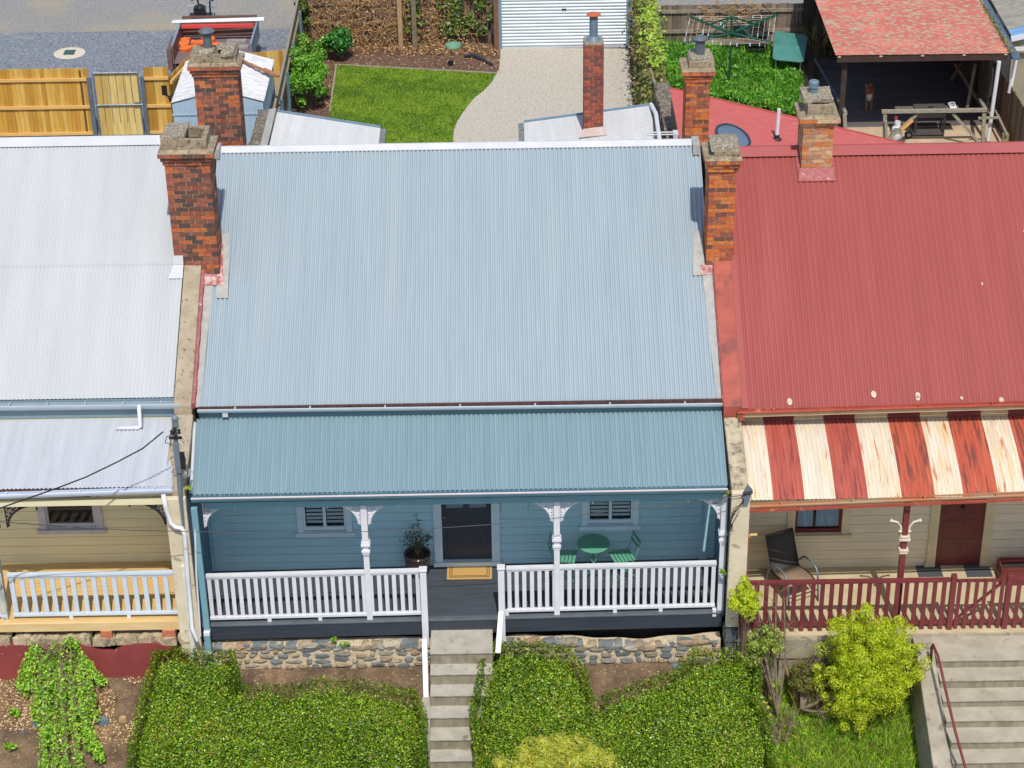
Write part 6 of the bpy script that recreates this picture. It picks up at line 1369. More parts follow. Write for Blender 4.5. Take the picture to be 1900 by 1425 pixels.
# gutter strip and neighbouring shed roof on the right
t = thing('neighbour_shed', 'grey corrugated roof with white barge at the top right corner', 'shed', (19, 26, G0))
e0_, e1_ = P(1887, 105, y=21.7), P(1822, 0, y=27.5)
b = MB(); b.prism([(CX1+.03, 21.7, zc0-.1), (CX1+.24, 21.7, zc0-.1), (CX1+.24, 30, zc0+.05), (CX1+.03, 30, zc0+.05)], (0, 0, .06)); b.build('box_gutter', [M('gutter_slate', H(84,104,124), H(76,94,112), 3, .5)], t)
n = 900; y = 21.8+8*nr.rand(n); leaf_mesh('gutter_moss', np.stack([CX1+.03+.05*nr.randn(n), y, zc0+.03+.04*nr.rand(n)], 1), np.tile([0, 0, 1.], (n, 1)), .07, leafm('moss', [H(140,140,56), H(110,116,50), H(170,150,80)], .8, .1), t, aspect=.3)
nb = [P(1838, 0, z=zc0+.1), P(1872, 68, z=zc0+.1)]; X0_ = CX1+.3
sheet('shed_roof', [((X0_, 23.6, zc0+.05), (X0_, 31, zc0+.2)), ((X0_+3, 23.6, zc0+.75), (X0_+3, 31, zc0+.9))], .12, .014, [M('old_fibro', H(150,146,136), H(120,118,110), 3, .9, .005, 30, stretch=(.7, 4, 4))], t, sub=2)
sheet('shed_roof', [((X0_, 23.0, zc0+.03), (X0_, 23.6, zc0+.05)), ((X0_+3, 23.0, zc0+.73), (X0_+3, 23.6, zc0+.75))], .3, .01, [M('polycarb_blue', H(120,160,196), H(110,150,188), 2, .3)], t)
b = MB(); b.beam((X0_-.05, 22.97, zc0+.02), (X0_+3, 22.97, zc0+.72), .05, .14); b.box(X0_-.02, X0_+3, 22.9, 22.95, zc0-.3, zc0-.2); b.build('barge_board', [white], t)
b = MB(); b.box(X0_+.05, X0_+3, 23.1, 23.2, G0, zc0); b.build('shed_wall', [M('shed_wall_olive', H(150,146,124), H(136,132,112), 2, .8)], t)
t = thing('downpipe', 'white plastic downpipe at the right front corner of the carport', 'downpipe', (P(1833, 262, z=G0).x, 22.1, G0))
b = MB(); b.tube([P(1854, 114, y=21.95), P(1833, 262, y=21.95)], .055, 10); b.build('pipe', [white], t); b = MB(); q = P(1833, 262, y=21.95); b.lathe((q.x, q.y, q.z-.1), [(.07, 0), (.07, .12)], 10); b.build('pipe_shoe', [M('rust_shoe', H(120,96,84))], t)
b = MB(); b.tube([P(1887, 100, y=22.2), P(1873, 172, y=22.2)], .06, 8); tag(b.build('downpipe', [white], origin=P(1873, 172, y=22.2)), 'white downpipe beyond the box gutter, right of the carport roof', 'downpipe')
# timber rail frame
gt = M('grey_timber', H(156,150,134), H(124,120,106), 8, .9, .003, 40, stretch=(2, 2, 2))
t = thing('timber_balustrade', 'weathered grey timber balustrade with diagonal braces in front of the barbecue', 'balustrade', (14.5, 21.7, G0)); ty = 21.7
Q = lambda u, v: P(u, v, y=ty)
b = MB(); b.beam(Q(1636, 207), Q(1831, 204), .1, .09); b.build('top_rail', [gt], t)
for (a_, c_) in (((1642, 212), (1641, 290)), ((1826, 210), (1823, 285))): b = MB(); b.beam(Q(*a_), Q(*c_), .1, .09, up=(0,1,0)); b.build('post', [gt], t)
b = MB(); b.beam(Q(1642, 222)+Vector((0, -.1, 0)), Q(1646, 290)+Vector((0, -.1, 0)), .07, .06, up=(0,1,0)); b.build('post', [gt], t)
for (a_, c_) in (((1702, 213), (1645, 262)), ((1768, 211), (1820, 268))): b = MB(); b.beam(Q(*a_)+Vector((0, .04, 0)), Q(*c_)+Vector((0, .04, 0)), .08, .05, up=(0,1,0)); b.build('brace', [gt], t)
b = MB(); b.beam(Q(1693, 222)+Vector((0,-.02,0)), Q(1672, 240)+Vector((0,-.02,0)), .09, .06, up=(0,1,0)); b.build('yellow_patch', [M('bare_wood', H(206,160,92))], t)
b = MB(); b.beam(Q(1829, 204), P(1818, 184, y=23.2), .09, .07); b.beam(Q(1815, 219), Q(1852, 218), .05, .06); b.build('side_rail', [gt], t)
t = thing('timber_handrail', 'weathered grey timber handrail beside the rear red-roof chimney', 'handrail', (12.3, 22, G0))
b = MB(); b.beam(P(1556, 184, y=23.2), P(1569, 211, y=21.9), .09, .09); b.build('top_rail', [gt], t); b = MB(); b.beam(P(1567, 212, y=21.9), P(1571, 290, y=21.9), .1, .08, up=(0,1,0)); b.build('post', [gt], t); b = MB(); b.beam(P(1560, 238, y=21.5), P(1568, 278, y=21.2), .06, .06, up=(0,1,0)); b.build('post', [gt], t)
t = thing('timber_handrail', 'long sloping grey rail between the carport and the brown fence', 'handrail', (17, 22, G0)); b = MB(); b.beam(P(1868, 250, y=21.4), P(1828, 165, y=24.5), .06, .06); b.beam(P(1882, 272, y=21.2), P(1845, 200, y=23.8), .06, .06); b.build('rail', [gt], t); b = MB(); b.box(P(1864, 262, y=21.6).x-.08, P(1864, 262, y=21.6).x+.08, 21.5, 21.65, G0, P(1864, 247, y=21.6).z); b.build('post', [M('post_lime', H(140,140,92))], t)
# right brown fence
t = thing('paling_fence', 'dark brown paling fence with ragged top at the right picture edge', 'fence', (17.5, 22, G0))
b = MB(); fa, fb = P(1862, 140, z=1.4), P(1912, 215, z=1.4); palings(b, (fb.x+.25, fb.y-3, 0), (fb.x, fb.y, 0), G0, 1.35, w=.11, jz=.05); palings(b, (fb.x, fb.y, 0), (fa.x, fa.y+1, 0), G0, 1.4, w=.11, jz=.05); b.build('paling_panel', [brownp], t)
# barbecue
bk = M('bbq_black', H(48,48,50), H(36,36,38), 8, .5); y0_ = 22.5
t = thing('barbecue', 'black flat-top barbecue with side shelves and wheels on the sunny patio', 'barbecue', (14.3, y0_, G0))
B_ = lambda u, v, y=y0_: P(u, v, y=y)
z1_ = B_(1720, 205).z; b = MB(); x0_, x1_ = B_(1700, 205).x, B_(1758, 205).x
b.box(x0_, x1_, y0_-.05, y0_+.5, z1_-.04, z1_+.0); b.build('lid', [M('bbq_lid', H(92,84,82), H(76,70,68), 10, .5)], t, bevel=.01)
b = MB(); b.box(x0_+.02, x1_-.02, y0_, y0_+.45, z1_-.22, z1_-.041); b.build('firebox', [bk], t)
b = MB(); b.box((x0_+x1_)/2-.08, (x0_+x1_)/2+.08, y0_+.18, y0_+.22, z1_, z1_+.035); b.build('lid_handle', [bk], t)
for a_, c_ in ((B_(1665, 205).x, x0_-.01), (x1_+.01, B_(1783, 205).x)): b = MB(); b.box(a_, c_, y0_+.0, y0_+.45, z1_-.08, z1_-.05); b.build('side_shelf', [M('shelf_grey', H(110,102,92), H(92,86,78), 10, .8)], t)
b = MB(); z2_ = B_(1720, 250).z; b.box(x0_-.05, x1_-.03, y0_-.03, y0_+.42, z2_, z2_+.05); b.build('lower_shelf', [M('shelf_dark', H(84,78,74), H(66,62,58), 9, .8)], t)
for x_ in (x0_+.0, x1_-.08):
    for y_ in (y0_, y0_+.4): b = MB(); b.box(x_-.0, x_+.05, y_, y_+.04, G0+.02, z1_-.2); b.build('leg', [bk], t)
b = MB(); q = B_(1684, 258); b.tube([(q.x, y0_-.12, G0+.12), (q.x, y0_-.05, G0+.12)], .115, 16); w_ = b.build('wheel', [black], t); b = MB(); b.tube([(q.x, y0_-.13, G0+.12), (q.x, y0_-.12, G0+.12)], .05, 12); b.build('hub_cap', [galv], w_)
q = P(1664, 262, y=22.35); t = thing('gas_bottle', 'white gas bottle beside the barbecue wheel', 'gas bottle', (q.x, 22.35, G0))
b = MB(); b.lathe((q.x-.02, 22.35, G0), [(.13, 0), (.15, .04), (.155, .3), (.13, .39), (.06, .43)], 18); b.build('cylinder', [white], t, smooth=True); b = MB(); b.lathe((q.x-.02, 22.35, G0+.42), [(.085, 0), (.085, .13), (.075, .13), (.075, .02)], 14); b.build('collar', [white], t)
b = MB(); b.lathe((q.x-.02, 22.35, G0+.42), [(.02, 0), (.02, .08)], 8); b.build('valve', [black], t)
q = P(1662, 221, y=22.6); b = MB(); b.tube([q, q+Vector((.02, 0, .12))], [.05, .03], 8); b.tube([q+Vector((0, 0, -.05)), Vector((q.x, 22.45, G0+.56))], .012, 5); tag(b.build('gas_regulator', [M('red_plastic', H(150,60,54))], origin=q), 'dull red gas regulator knob above the white gas bottle', 'regulator')
q = P(1769, 203, y=22.6); q.z = z1_-.045; t = thing('toy_car', 'white toy car standing on the right shelf of the barbecue', 'toy car', tuple(q)); 
b = MB(); b.box(q.x-.1, q.x+.1, q.y-.02, q.y+.36, q.z+.03, q.z+.09); b.build('body', [white], t, bevel=.02)
b = MB(); b.prism([(q.x-.08, q.y+.08, q.z+.09), (q.x+.08, q.y+.08, q.z+.09), (q.x+.065, q.y+.13, q.z+.135), (q.x-.065, q.y+.13, q.z+.135)], (0, .0001, 0)); b.box(q.x-.07, q.x+.07, q.y+.1, q.y+.26, q.z+.091, q.z+.14); b.build('cabin', [white], t, bevel=.01); b = MB(); b.box(q.x-.055, q.x+.055, q.y+.085, q.y+.099, q.z+.095, q.z+.125); b.box(q.x-.05, q.x+.05, q.y+.12, q.y+.2, q.z+.138, q.z+.142); b.build('windscreen', [black], t)
for sx_ in (-1, 1):
    for yy_ in (.04, .28): b = MB(); b.tube([(q.x+sx_*.085, q.y+yy_, q.z+.03), (q.x+sx_*.11, q.y+yy_, q.z+.03)], .03, 10); b.build('wheel', [black], t)
# dog
dp = P(1612, 207, z=G0+.01); t = thing('dog', 'tan dog with white chest standing in the carport shade facing the camera', 'dog', tuple(dp))
x, y, z = dp.x, dp.y+.1, G0+.01
JV = [((x+.12, y+.62, z+.5), .11), ((x+.08, y+.35, z+.5), .12), ((x+.02, y+.1, z+.5), .13), ((x-.02, y-.02, z+.6), .09), ((x-.07, y-.1, z+.72), .075), ((x-.09, y-.2, z+.73), .06), ((x-.1, y-.3, z+.69), .03),
      ((x-.05, y+.06, z+.36), .05), ((x-.06, y+.04, z+.2), .032), ((x-.06, y+.03, z+.04), .028), ((x-.06, y-.03, z+.015), .026),
      ((x+.09, y+.08, z+.36), .05), ((x+.09, y+.05, z+.2), .032), ((x+.09, y+.04, z+.04), .028), ((x+.09, y-.02, z+.015), .026),
      ((x+.05, y+.66, z+.34), .07), ((x+.04, y+.58, z+.24), .04), ((x+.04, y+.72, z+.14), .028), ((x+.04, y+.68, z+.02), .026),
      ((x+.19, y+.66, z+.34), .07), ((x+.19, y+.58, z+.24), .04), ((x+.2, y+.72, z+.14), .028), ((x+.2, y+.68, z+.02), .026),
      ((x+.14, y+.76, z+.52), .03), ((x+.2, y+.9, z+.36), .018), ((x-.14, y-.1, z+.8), .025), ((x-.16, y-.1, z+.86), .012), ((x+.0, y-.1, z+.8), .025), ((x+.01, y-.1, z+.86), .012)]
E_ = [(0,1),(1,2),(2,3),(3,4),(4,5),(5,6),(2,7),(7,8),(8,9),(9,10),(2,11),(11,12),(12,13),(13,14),(0,15),(15,16),(16,17),(17,18),(0,19),(19,20),(20,21),(21,22),(0,23),(23,24),(4,25),(25,26),(4,27),(27,28)]
me = bpy.data.meshes.new('body'); me.from_pydata([v[0] for v in JV], E_, []); o = link('body', me, t, [M('dog_tan', H(176,116,72), H(140,90,58), 3, .9, stretch=(1,1,1))])
o.modifiers.new('sk', 'SKIN'); sv = me.skin_vertices[0].data
for i, (_, r_) in enumerate(JV): sv[i].radius = (r_, r_)
sv[0].use_root = True; ss = o.modifiers.new('ss', 'SUBSURF'); ss.levels = ss.render_levels = 2
b = MB(); b.lathe((x-.0, y-.02, z+.4), [(.02, -.12), (.075, -.06), (.09, .05), (.06, .15), (.02, .18)], 12); b.build('chest_patch', [M('dog_white', H(214,204,190))], t, smooth=True)
b = MB(); b.lathe((x-.1, y-.33, z+.69), [(.003, -.02), (.02, 0), (.003, .02)], 8); b.build('nose', [black], t)
for s_ in (-.13, -.05): b = MB(); b.lathe((x+s_, y-.255, z+.755), [(.002, -.01), (.011, 0), (.002, .01)], 6); b.build('eye', [black], t)
# ---------------- trailer in the lane
t = thing('trailer', 'box trailer full of orange bags and boards parked in the lane behind the shed', 'trailer', (P(392, 110, z=G0).x, 26.9, G0)); 
ty0, ty1 = 27.6, 29.8; tz = .42
xa, xb = P(325, 100, y=ty0).x-.05, P(462, 100, y=ty0).x+.05
tb = M('trailer_brown', H(122,90,80), H(98,74,68), 8, .8, stretch=(1, 8, 1)); ts = M('trailer_steel', H(150,166,184), H(132,148,166), 5, .4, metal=.3)
b = MB(); b.box(xa, xb, ty0, ty1, tz-.05, tz); b.build('tray_floor', [M('tray_boards', H(128,108,110), H(100,86,92), 9, .8, stretch=(.5, 8, 1))], t)
zt_ = tz+.5
b = MB(); b.box(xa-.04, xa, ty0, ty1, tz-.05, zt_); b.build('side_panel', [tb], t); b = MB(); b.box(xb, xb+.04, ty0, ty1, tz-.05, zt_); b.build('side_panel', [ts], t)
b = MB(); b.box(xa, xb, ty1, ty1+.04, tz-.05, zt_+.15); b.build('front_panel', [tb], t)
for x_ in (xa-.02, xb+.02): b = MB(); b.box(x_-.03, x_+.03, ty0, ty1, zt_, zt_+.05); b.build('side_rail', [ts], t)
b = MB()
for k in range(3): b.tube([(xa-.25, ty1-.25-.1*k, zt_+.1+.01*k), (xb+.25, ty1-.2-.1*k, zt_+.13)], .03, 6)
b.build('alloy_tubes', [M('alloy', H(206,208,216), None, rough=.3, metal=.4)], t)
b = MB(); b.box(xa+.05, xb-.05, ty1-.6, ty1-.5, zt_-.03, zt_+.07); b.build('red_beam', [M('red_beam', H(206,72,66))], t)
b = MB(); b.box(xa-.2, xa-.06, ty0-.0, ty0+1.1, tz-.25, zt_-.1); b.build('loose_board', [tb], t)
b = MB(); b.box(xb-.85, xb-.2, ty0+1.0, ty0+1.25, tz+.0, tz+.06); b.box(xb-.9, xb-.3, ty0+1.5, ty0+1.7, tz, tz+.08); b.build('timber_boards', [M('board_grey', H(160,156,152), H(130,126,124), 9, .8)], t)
for s_ in (xa+.0, xb-.0):
    b = MB(); b.tube([(s_-.14, ty0+1.3, G0+.28), (s_+.06, ty0+1.3, G0+.28)], .28, 18); b.build('wheel', [black], t)
om = M('orange_bag', H(222,116,50), H(198,92,40), 4, .8, .01, 12)
for i, (u_, v_) in enumerate(((340, 73), (346, 88), (386, 73), (366, 79), (400, 84), (338, 81), (372, 90))):
    b = MB(); q = P(u_, v_, z=tz+.1); x_, y_ = q.x, q.y; rough_block(b, x_-.2, x_+.2, y_-.14, y_+.14, tz+.001, tz+.16, .035, 3)
    tag(b.build('orange_bag', [om], origin=(x_, y_, tz)), ('orange plastic bag at the far left of the trailer tray', 'orange plastic bag near the left rail, closest to the tailgate', 'orange plastic bag at the front of the trailer, left of the flue', 'orange plastic bag in the middle of the left half of the trailer', 'orange plastic bag partly hidden behind the flue pipe', 'orange plastic bag in the middle of the row along the left rail', 'orange plastic bag near the tailgate, just left of the chimney')[i], 'bag', 'orange bags in the trailer')
q = P(373, 52, z=.9); t = thing('site_machine', 'black engine-driven machine with steel frame and small fan beyond the trailer', 'machine', (q.x, 31.2, G0)); mx, my = P(373, 52, y=31).x, 31.2
b = MB(); b.box(mx-.4, mx+.4, my-.4, my+.4, G0+.15, .55); b.build('engine_box', [black], t, bevel=.03); b = MB()
for s_ in (-1, 1):
    b.tube([(mx+s_*.45, my-.5, .45), (mx+s_*.36, my+.3, .8)], .02, 6); b.tube([(mx-.45, my-.5+.8*(s_ > 0), .45+.35*(s_ > 0)), (mx+.45, my-.5+.8*(s_ > 0), .45+.35*(s_ > 0))], .02, 6)
b.build('frame', [ts], t); b = MB(); b.box(mx-.2, mx+.15, my-.1, my+.2, .55, .85); b.lathe((mx, my, .85), [(.14, 0), (.1, .08), (.02, .12)], 10); b.tube([(mx-.05, my, .9), (mx-.05, my, 1.15)], .025, 6); b.build('motor', [black], t)
b = MB()
for k in range(4): a_ = k*math.pi/2+.4; b.beam((mx-.1, my, 1.15), (mx-.1+.17*math.cos(a_), my+.02, 1.15+.17*math.sin(a_)), .05, .01, up=(0,1,0))
b.build('fan', [black], t); b = MB(); b.tube([(mx+.3, my, .5), (mx+.32, my, 1.05), (mx+.45, my, 1.1)], .03, 6); b.build('exhaust_pipe', [black], t)
for x_ in (-.3, .3): b = MB(); b.tube([(mx+x_-.04, my-.42, G0+.16), (mx+x_+.04, my-.42, G0+.16)], .16, 14); b.build('wheel', [black], t)
# ================================================================== FRONT PLANTS
spray = leafm('leaf_conifer', [H(220,232,50), H(202,222,44), H(232,238,84), H(176,204,38), H(228,226,58), H(150,182,36)], .45, .45)
c = P(1612, 1236, y=-1.35)
bush('conifer_shrub', 'bright yellow-green conifer shrub before the maroon picket fence', 'shrub', (c.x, -1.35, c.z-.02), (1.0, .8, 1.2), 80000, .044, spray, 460, .125, seed=21, irr=.13, jit=.45, aspect=.35, trunk=.3, base=-2.1, low=.1)
c = P(1382, 1118, y=-.72); bush('conifer_shrub', 'small lime conifer against the cream pier', 'shrub', (c.x, -.72, c.z), (.31, .25, .5), 6200, .05, spray, 50, .25, seed=22, jit=.45, aspect=.4, trunk=.1, base=-1.3)
thin = leafm('leaf_sage', [H(172,190,78), H(146,166,64), H(194,206,106), H(116,140,52)], .5, .35)
c = P(1405, 1215, y=-.8); bush('twiggy_shrub', 'sparse twiggy shrub with pale stems left of the bright conifer', 'shrub', (c.x, -.8, c.z), (.34, .28, .62), 3600, .05, thin, 50, .2, seed=23, trunk=.12, base=-1.9)
dead = M('dead_wood', H(140,122,100), H(98,84,70), 10, .9, .01, 30)
def deadshrub(label, base, tips, r0, twigs=5, seed=1, cat='dead shrub'):
    R = random.Random(seed); t = thing('dead_shrub', label, cat, tuple(base)); b = MB(); tw = MB()
    for tip in tips:
        mid = base.lerp(tip, .5)+Vector((R.gauss(0, .06), R.gauss(0, .05), R.gauss(0, .03))); b.tube([base, mid, tip], [r0, r0*.7, r0*.3], 7)
        for k in range(twigs):
            p = mid.lerp(tip, R.random()); pts = [p]; d = ((tip-mid).normalized()+Vector((R.gauss(0, .7), R.gauss(0, .7), R.gauss(0, .6)))).normalized()
            for j in range(5): d = (d+Vector((R.gauss(0, .25), R.gauss(0, .25), R.gauss(0, .25)))).normalized(); p = p+d*.08; pts.append(p)
            tw.tube(pts, [.006, .005, .004, .004, .003, .002], 4)
    b.build('trunk', [dead], t); tw.build('twig', [dead], t); return t
deadshrub('forked dead trunk with bare twigs rising to the picket fence corner', P(1443, 1325, y=-1.35), [P(1412, 1225, y=-1.0), P(1425, 1130, y=-.75), P(1440, 1100, y=-.7), P(1400, 1085, y=-.65), P(1455, 1110, y=-.65)], .026, 9, 3)
deadshrub('grey dead shrub tangle under the left side of the bright conifer', P(1488, 1315, y=-1.4), [P(1500, 1235, y=-1.1), P(1525, 1200, y=-1.0), P(1530, 1290, y=-1.5), P(1515, 1225, y=-1.2), P(1540, 1320, y=-1.6)], .038, 16, 4)
deadshrub('bleached dead stump beside the right end of the large hedge', P(1455, 1400, y=-1.75), [P(1435, 1350, y=-1.6), P(1470, 1335, y=-1.6), P(1450, 1340, y=-1.6), P(1425, 1360, y=-1.7)], .05, 18, 5)
flf = leafm('leaf_feathery', [H(216,218,84), H(190,200,66), H(230,224,106), H(160,178,56), H(222,206,70), H(176,192,92)], .6, .4)
c = P(1035, 1404, y=-2.95); bush('feathery_shrub', 'soft yellow-green feathery shrub at the bottom edge below the right hedge', 'shrub', (c.x, -2.95, c.z-.1), (1.12, .4, .5), 26000, .1, flf, 80, .24, seed=31, jit=.5, aspect=.14, trunk=.2, base=-2.9)
c = P(1190, 1424, y=-2.95); bush('feathery_shrub', 'low tuft of feathery yellow-green foliage at the bottom edge, right of the bigger one', 'shrub', (c.x, -2.95, c.z-.08), (.5, .3, .3), 7000, .09, flf, 34, .3, seed=32, jit=.5, aspect=.14, trunk=.15, base=-2.9)
def gy_(u, v):
    lo, hi = -4, 0
    for _ in range(30):
        mid = (lo+hi)/2; p = P(u, v, y=mid)
        if p.z > gz(p.x, mid): lo = mid
        else: hi = mid
    return mid
c = P(1500, 1262, y=-1.25); bush('tangled_shrub', 'low tangled olive shrub growing through the grey dead branches', 'shrub', (c.x, -1.25, c.z-.05), (.42, .3, .42), 5200, .05, leafm('leaf_olive', [H(112,122,44), H(84,98,36), H(140,140,62), H(128,100,58), H(96,116,40)], .5, .25), 60, .2, seed=51, trunk=.08, base=-1.9)
c = P(1428, 1190, y=-.9); bush('tangled_shrub', 'yellowish sparse shrub leaning between the small lime conifer and the bare forked trunk', 'shrub', (c.x, -.9, c.z-.05), (.26, .25, .5), 3200, .045, thin, 50, .2, seed=52, trunk=.08, base=-1.8)
# weeping shrub on the left
t = thing('weeping_shrub', 'bright green weeping shrub on the bare bank before the maroon plinth', 'shrub', (P(110, 1400, y=-1.6).x, -1.5, gz(-6, -1.6)))
wl = leafm('leaf_weeping', [H(158,206,54), H(128,180,42), H(184,222,76), H(98,148,34), H(142,194,48)], .38, .35)
top0 = P(110, 1215, y=-.75); root = Vector((top0.x, -1.1, gz(-6, -1.1)-.05)); b = MB(); LP = []
b.tube([root, root.lerp(top0, .5)+Vector((.04, 0, 0)), top0], [.04, .03, .02], 6)
R = random.Random(5)
strands = [((60,1200),(52,1260),(48,1290)), ((75,1195),(60,1330),(70,1330)), ((95,1200),(75,1350),(82,1420)), ((110,1210),(95,1380),(105,1430)), ((120,1200),(120,1390),(125,1440)), ((130,1195),(140,1380),(150,1430)), ((140,1215),(160,1370),(188,1415)), ((145,1210),(170,1300),(175,1330)), ((150,1225),(180,1255),(192,1262)), ((125,1190),(150,1200),(160,1232)), ((70,1200),(40,1245),(38,1275)), ((105,1215),(110,1300),(112,1360)), ((85,1205),(85,1300),(90,1380)), ((130,1220),(130,1320),(140,1370)), ((100,1195),(65,1270),(66,1300)), ((150,1240),(165,1350),(160,1390)),((115,1195),(100,1250),(98,1300)),((80,1230),(80,1410),(78,1440)),((150,1320),(185,1400),(182,1405))]
for i, (a_, m_, e_) in enumerate(strands):
    for rep in range(3):
        ya = -1.2+R.uniform(-.2, .2); j = lambda: R.gauss(0, 4.5)
        (a0, a1), (m0_, m1_), (e0_2, e1_2) = [(q[0]+j(), q[1]+j()) for q in (a_, m_, e_)]; A_, M_, Z_ = P(a0, a1, y=gy_(a0, a1)-.5), P(m0_, m1_, y=gy_(m0_, m1_)-.4), P(e0_2, e1_2, y=gy_(e0_2, e1_2)-.15)
        pts = [A_.lerp(M_, k/6).lerp(M_.lerp(Z_, k/6), k/6) for k in range(7)]; b.tube([top0.lerp(A_, .3)]+pts, .006, 4)
        for k in range(120): f_ = R.random()*6; q0 = pts[int(f_)] if f_ < 6 else pts[6]; q1 = pts[min(int(f_)+1, 6)]; p = q0.lerp(q1, f_-int(f_)); LP.append(tuple(p+Vector((R.gauss(0, .035), R.gauss(0, .05), R.gauss(0, .025)))))
b.build('stem', [barkm], t); leaf_mesh('foliage', np.array(LP), np.tile([0, -.6, .7], (len(LP), 1)), .062, wl, t, aspect=.5, jit=.5)
# grass at the right
def strip_pts(px, n, y0, y1, zfun=gz, up=0):
    x0 = min(P(u, 1300, y=-1.2).x for u in px); x1 = max(P(u, 1300, y=-1.2).x for u in px); x = x0+(x1-x0)*nr.rand(n); y = y0+(y1-y0)*nr.rand(n); return x, y, np.array([zfun(a, b_) for a, b_ in zip(x, y)])+up
gl_ = leafm('grass_blade', [H(158,204,52), H(126,178,44), H(186,220,74), H(98,146,38), H(204,214,92), H(180,170,104)], .45, .35)
x, y, z = strip_pts((1405, 1730), 26000, -2.7, -.66); k = x < fx0-.42+0*(y); x, y, z = x[k], y[k], z[k]
k = ~((x < P(1440, 1300, y=-1.2).x) & (y > -1.9)); x, y, z = x[k], y[k], z[k]
tag(blades('long_grass', np.stack([x, y, z], 1), .26, .022, [gl_], .5), 'long bright green grass on the bank left of the wide steps', 'grass', kind='stuff')
x, y, z = strip_pts((1475, 1530), 1400, -1.2, -.7); tag(blades('reed_clump', np.stack([x, y, z], 1), .62, .014, [leafm('reed', [H(196,150,96), H(172,140,80), H(150,150,70), H(120,140,50)], .6, .2)], .12), 'clump of rusty-brown upright reeds between the dead shrubs', 'reeds', kind='stuff')
x, y, z = strip_pts((1410, 1520), 900, -2.6, -.7, up=.05); tag(leaf_mesh('low_weeds', np.stack([x, y, z+.1*nr.rand(len(x))], 1), np.tile([0, -.2, 1.], (len(x), 1)), .09, gl_, aspect=.6), 'broad-leaved weeds at the foot of the dead shrubs', 'weeds', kind='stuff')
# soil litter and stones
def scatter(name, label, x0, x1, y0, y1, n, size, mat, cat, up=.02):
    x = x0+(x1-x0)*nr.rand(n); y = y0+(y1-y0)*nr.rand(n); z = np.array([gz(a, c_) for a, c_ in zip(x, y)])+up; k = vnoise(x, y, 2.2, 17) > -.35
    tag(leaf_mesh(name, np.stack([x, y, z], 1)[k], np.tile([0, -.2, 1.], (int(k.sum()), 1)), size, mat, aspect=.6, jit=.4), label, cat, kind='stuff')
chip = leafm('wood_chip', [H(206,172,124), H(180,146,104), H(160,122,86), H(222,196,152), H(136,100,72)], .9, 0)
scatter('wood_chips', 'pale wood chips strewn over the left garden bank', -9.5, -4.2, -1.6, -.42, 9500, .042, chip, 'wood chips')
scatter('wood_chips', 'thin scatter of pale chips on the brown soil between walls and hedges', -3.2, 6.6, -1.1, -.2, 900, .03, chip, 'wood chips')
scatter('wood_chips', 'sparse pale chips on the dark lower soil at the left', -9.5, -4.0, -2.8, -1.6, 1200, .025, chip, 'wood chips')
def rock(u, v, y, s, mat, label, seed):
    q = P(u, v, y=y); q.z = gz(q.x, y)+.02; r = random.Random(seed); b = MB(); n = 8
    lo = [(q.x+s*math.cos(k*2*math.pi/n)*r.uniform(.8, 1.1), q.y+s*.7*math.sin(k*2*math.pi/n)*r.uniform(.8, 1.1), q.z-.04) for k in range(n)]; hi = [(q.x+(p[0]-q.x)*.75, q.y+(p[1]-q.y)*.7, q.z+s*.5*r.uniform(.7, 1.1)) for p in lo]
    b.add(lo+hi, [(i, (i+1) % n, n+(i+1) % n, n+i) for i in range(n)]+[tuple(range(n, 2*n))]); tag(b.build('rock', [mat], origin=q), label, 'rock')
bl = M('rock_blue', H(112,128,140), H(90,104,116), 6, .85, .01, 20); tn = M('rock_tan', H(190,162,116), H(160,132,94), 6, .9, .01, 20)
for i, (u, v, s, mm, lab) in enumerate(((192,1340,.13,bl,'large blue-grey rock right of the weeping shrub'), (228,1336,.1,tn,'tan rock on the bank nearest the left hedge'), (68,1345,.09,bl,'dark rock half under the weeping shrub'), (42,1358,.05,bl,'small blue stone at the lower left'), (248,1346,.05,M('rock_pale', H(196,190,172)),'small pale stone touching the left hedge'), (1255,1238,.09,bl,'flat grey rock on the soil between right wall and hedge'))): rock(u, v, gy_(u, v), s, mm, lab, i)
for (u, v, lab) in ((22, 1390, 'small light green weed at the lower left corner'), (100, 1320, 'thin green weed behind the weeping shrub'), (24, 1330, 'tall thin weed on the bank at the left edge')):
    yy_ = gy_(u, v); q = P(u, v, y=yy_); bush('weed', lab, 'weed', (q.x, yy_, q.z+.06), (.16, .12, .1), 160, .06, wl, 8, .4, seed=u, trunk=.05, base=q.z)
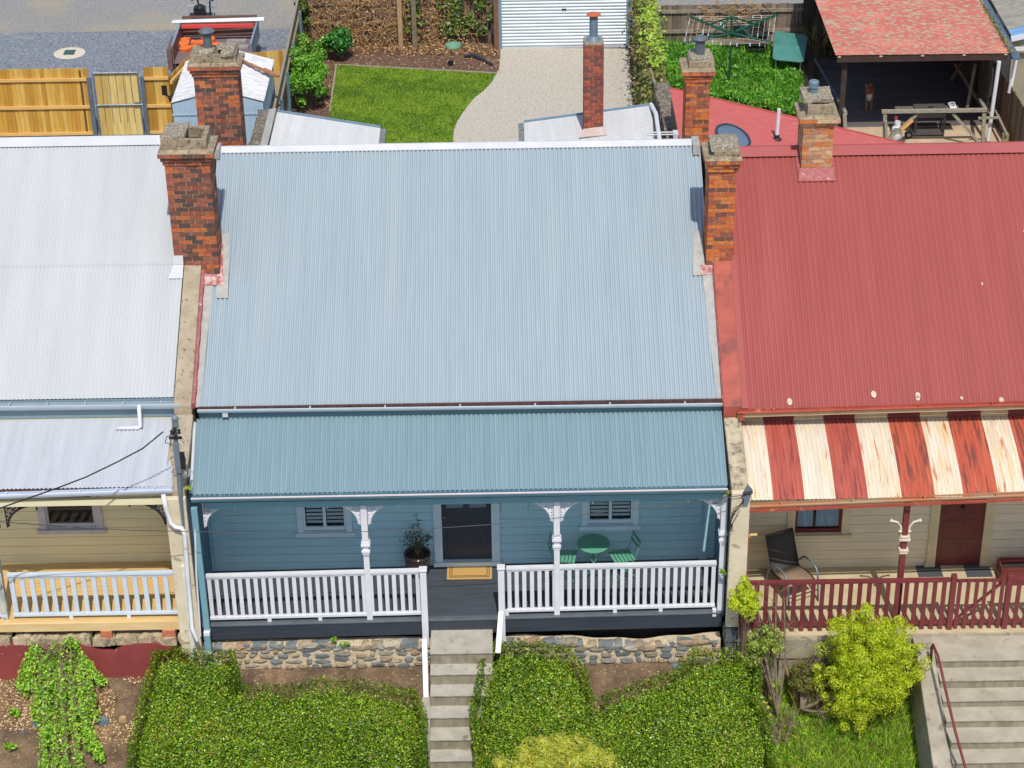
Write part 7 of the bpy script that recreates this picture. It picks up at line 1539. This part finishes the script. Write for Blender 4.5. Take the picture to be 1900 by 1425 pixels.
for (u, v, lab) in ((618, 1188, 'small fern growing from the top of the left stone wall'), (640, 1196, 'fern tuft on the left stone wall, right of the smaller one'), (352, 905, 'dry weed growing in the verandah gutter corner'), (1340, 1062, 'small weed at the foot of the right white post'), (1347, 916, 'dark moss tuft at the right end of the verandah gutter')):
    y_ = -.25 if v > 1000 else -.24; q = P(u, v, y=y_); bush('weed', lab, 'weed', (q.x, y_, q.z), (.1, .05, .07), 120, .045, wl if v > 1000 else thin, 6, .4, seed=u, trunk=.03)
for (u, v, lab) in ((1848, 1352, 'grass tuft growing in a crack of the wide steps'), (1815, 1309, 'tiny weed in the riser joint of the wide steps'), (1830, 1391, 'weed tuft on the lower left of the wide steps')):
    y_ = -.62-(v-1226)/38*.33; q = P(u, v-4, y=y_); bush('weed', lab, 'weed', (q.x, y_, q.z), (.1, .03, .03), 110, .045, wl, 6, .4, seed=u, trunk=.03)

# ---------------- pieces that are separate things in their own right become separate parts
def split_loose(o):
    me = o.data; n = len(me.vertices); par = list(range(n))
    def fd(a):
        while par[a] != a: par[a] = par[par[a]]; a = par[a]
        return a
    for p in me.polygons:
        v = list(p.vertices)
        for a in v[1:]: par[fd(a)] = fd(v[0])
    comp = {}
    for p in me.polygons: comp.setdefault(fd(p.vertices[0]), []).append(p)
    if len(comp) < 2: return
    first = True
    for ps in comp.values():
        mp = {}; vs = []; fs = []; ms = []
        for p in ps:
            f = []
            for v in p.vertices:
                if v not in mp: mp[v] = len(vs); vs.append(tuple(me.vertices[v].co))
                f.append(mp[v])
            fs.append(f); ms.append(p.material_index)
        m2 = bpy.data.meshes.new(me.name); m2.from_pydata(vs, [], fs); m2.polygons.foreach_set('material_index', ms)
        for mt in me.materials: m2.materials.append(mt)
        if first: keep = m2; first = False; continue
        c = o.copy(); c.data = m2; COL.objects.link(c)
    o.data = keep
for o in list(COL.objects):
    if o.type == 'MESH' and o.name.split('.')[0] in ('apron_flashing', 'corner_board', 'side_lining', 'ridge_end_flashing', 'sealant_patch', 'roof_fixing', 'packing_brick', 'cap_slab', 'side_brace', 'rafter_end', 'awning_back_board', 'timber_boards', 'gutter_strap', 'chimney_flashing', 'post_collar'): split_loose(o)
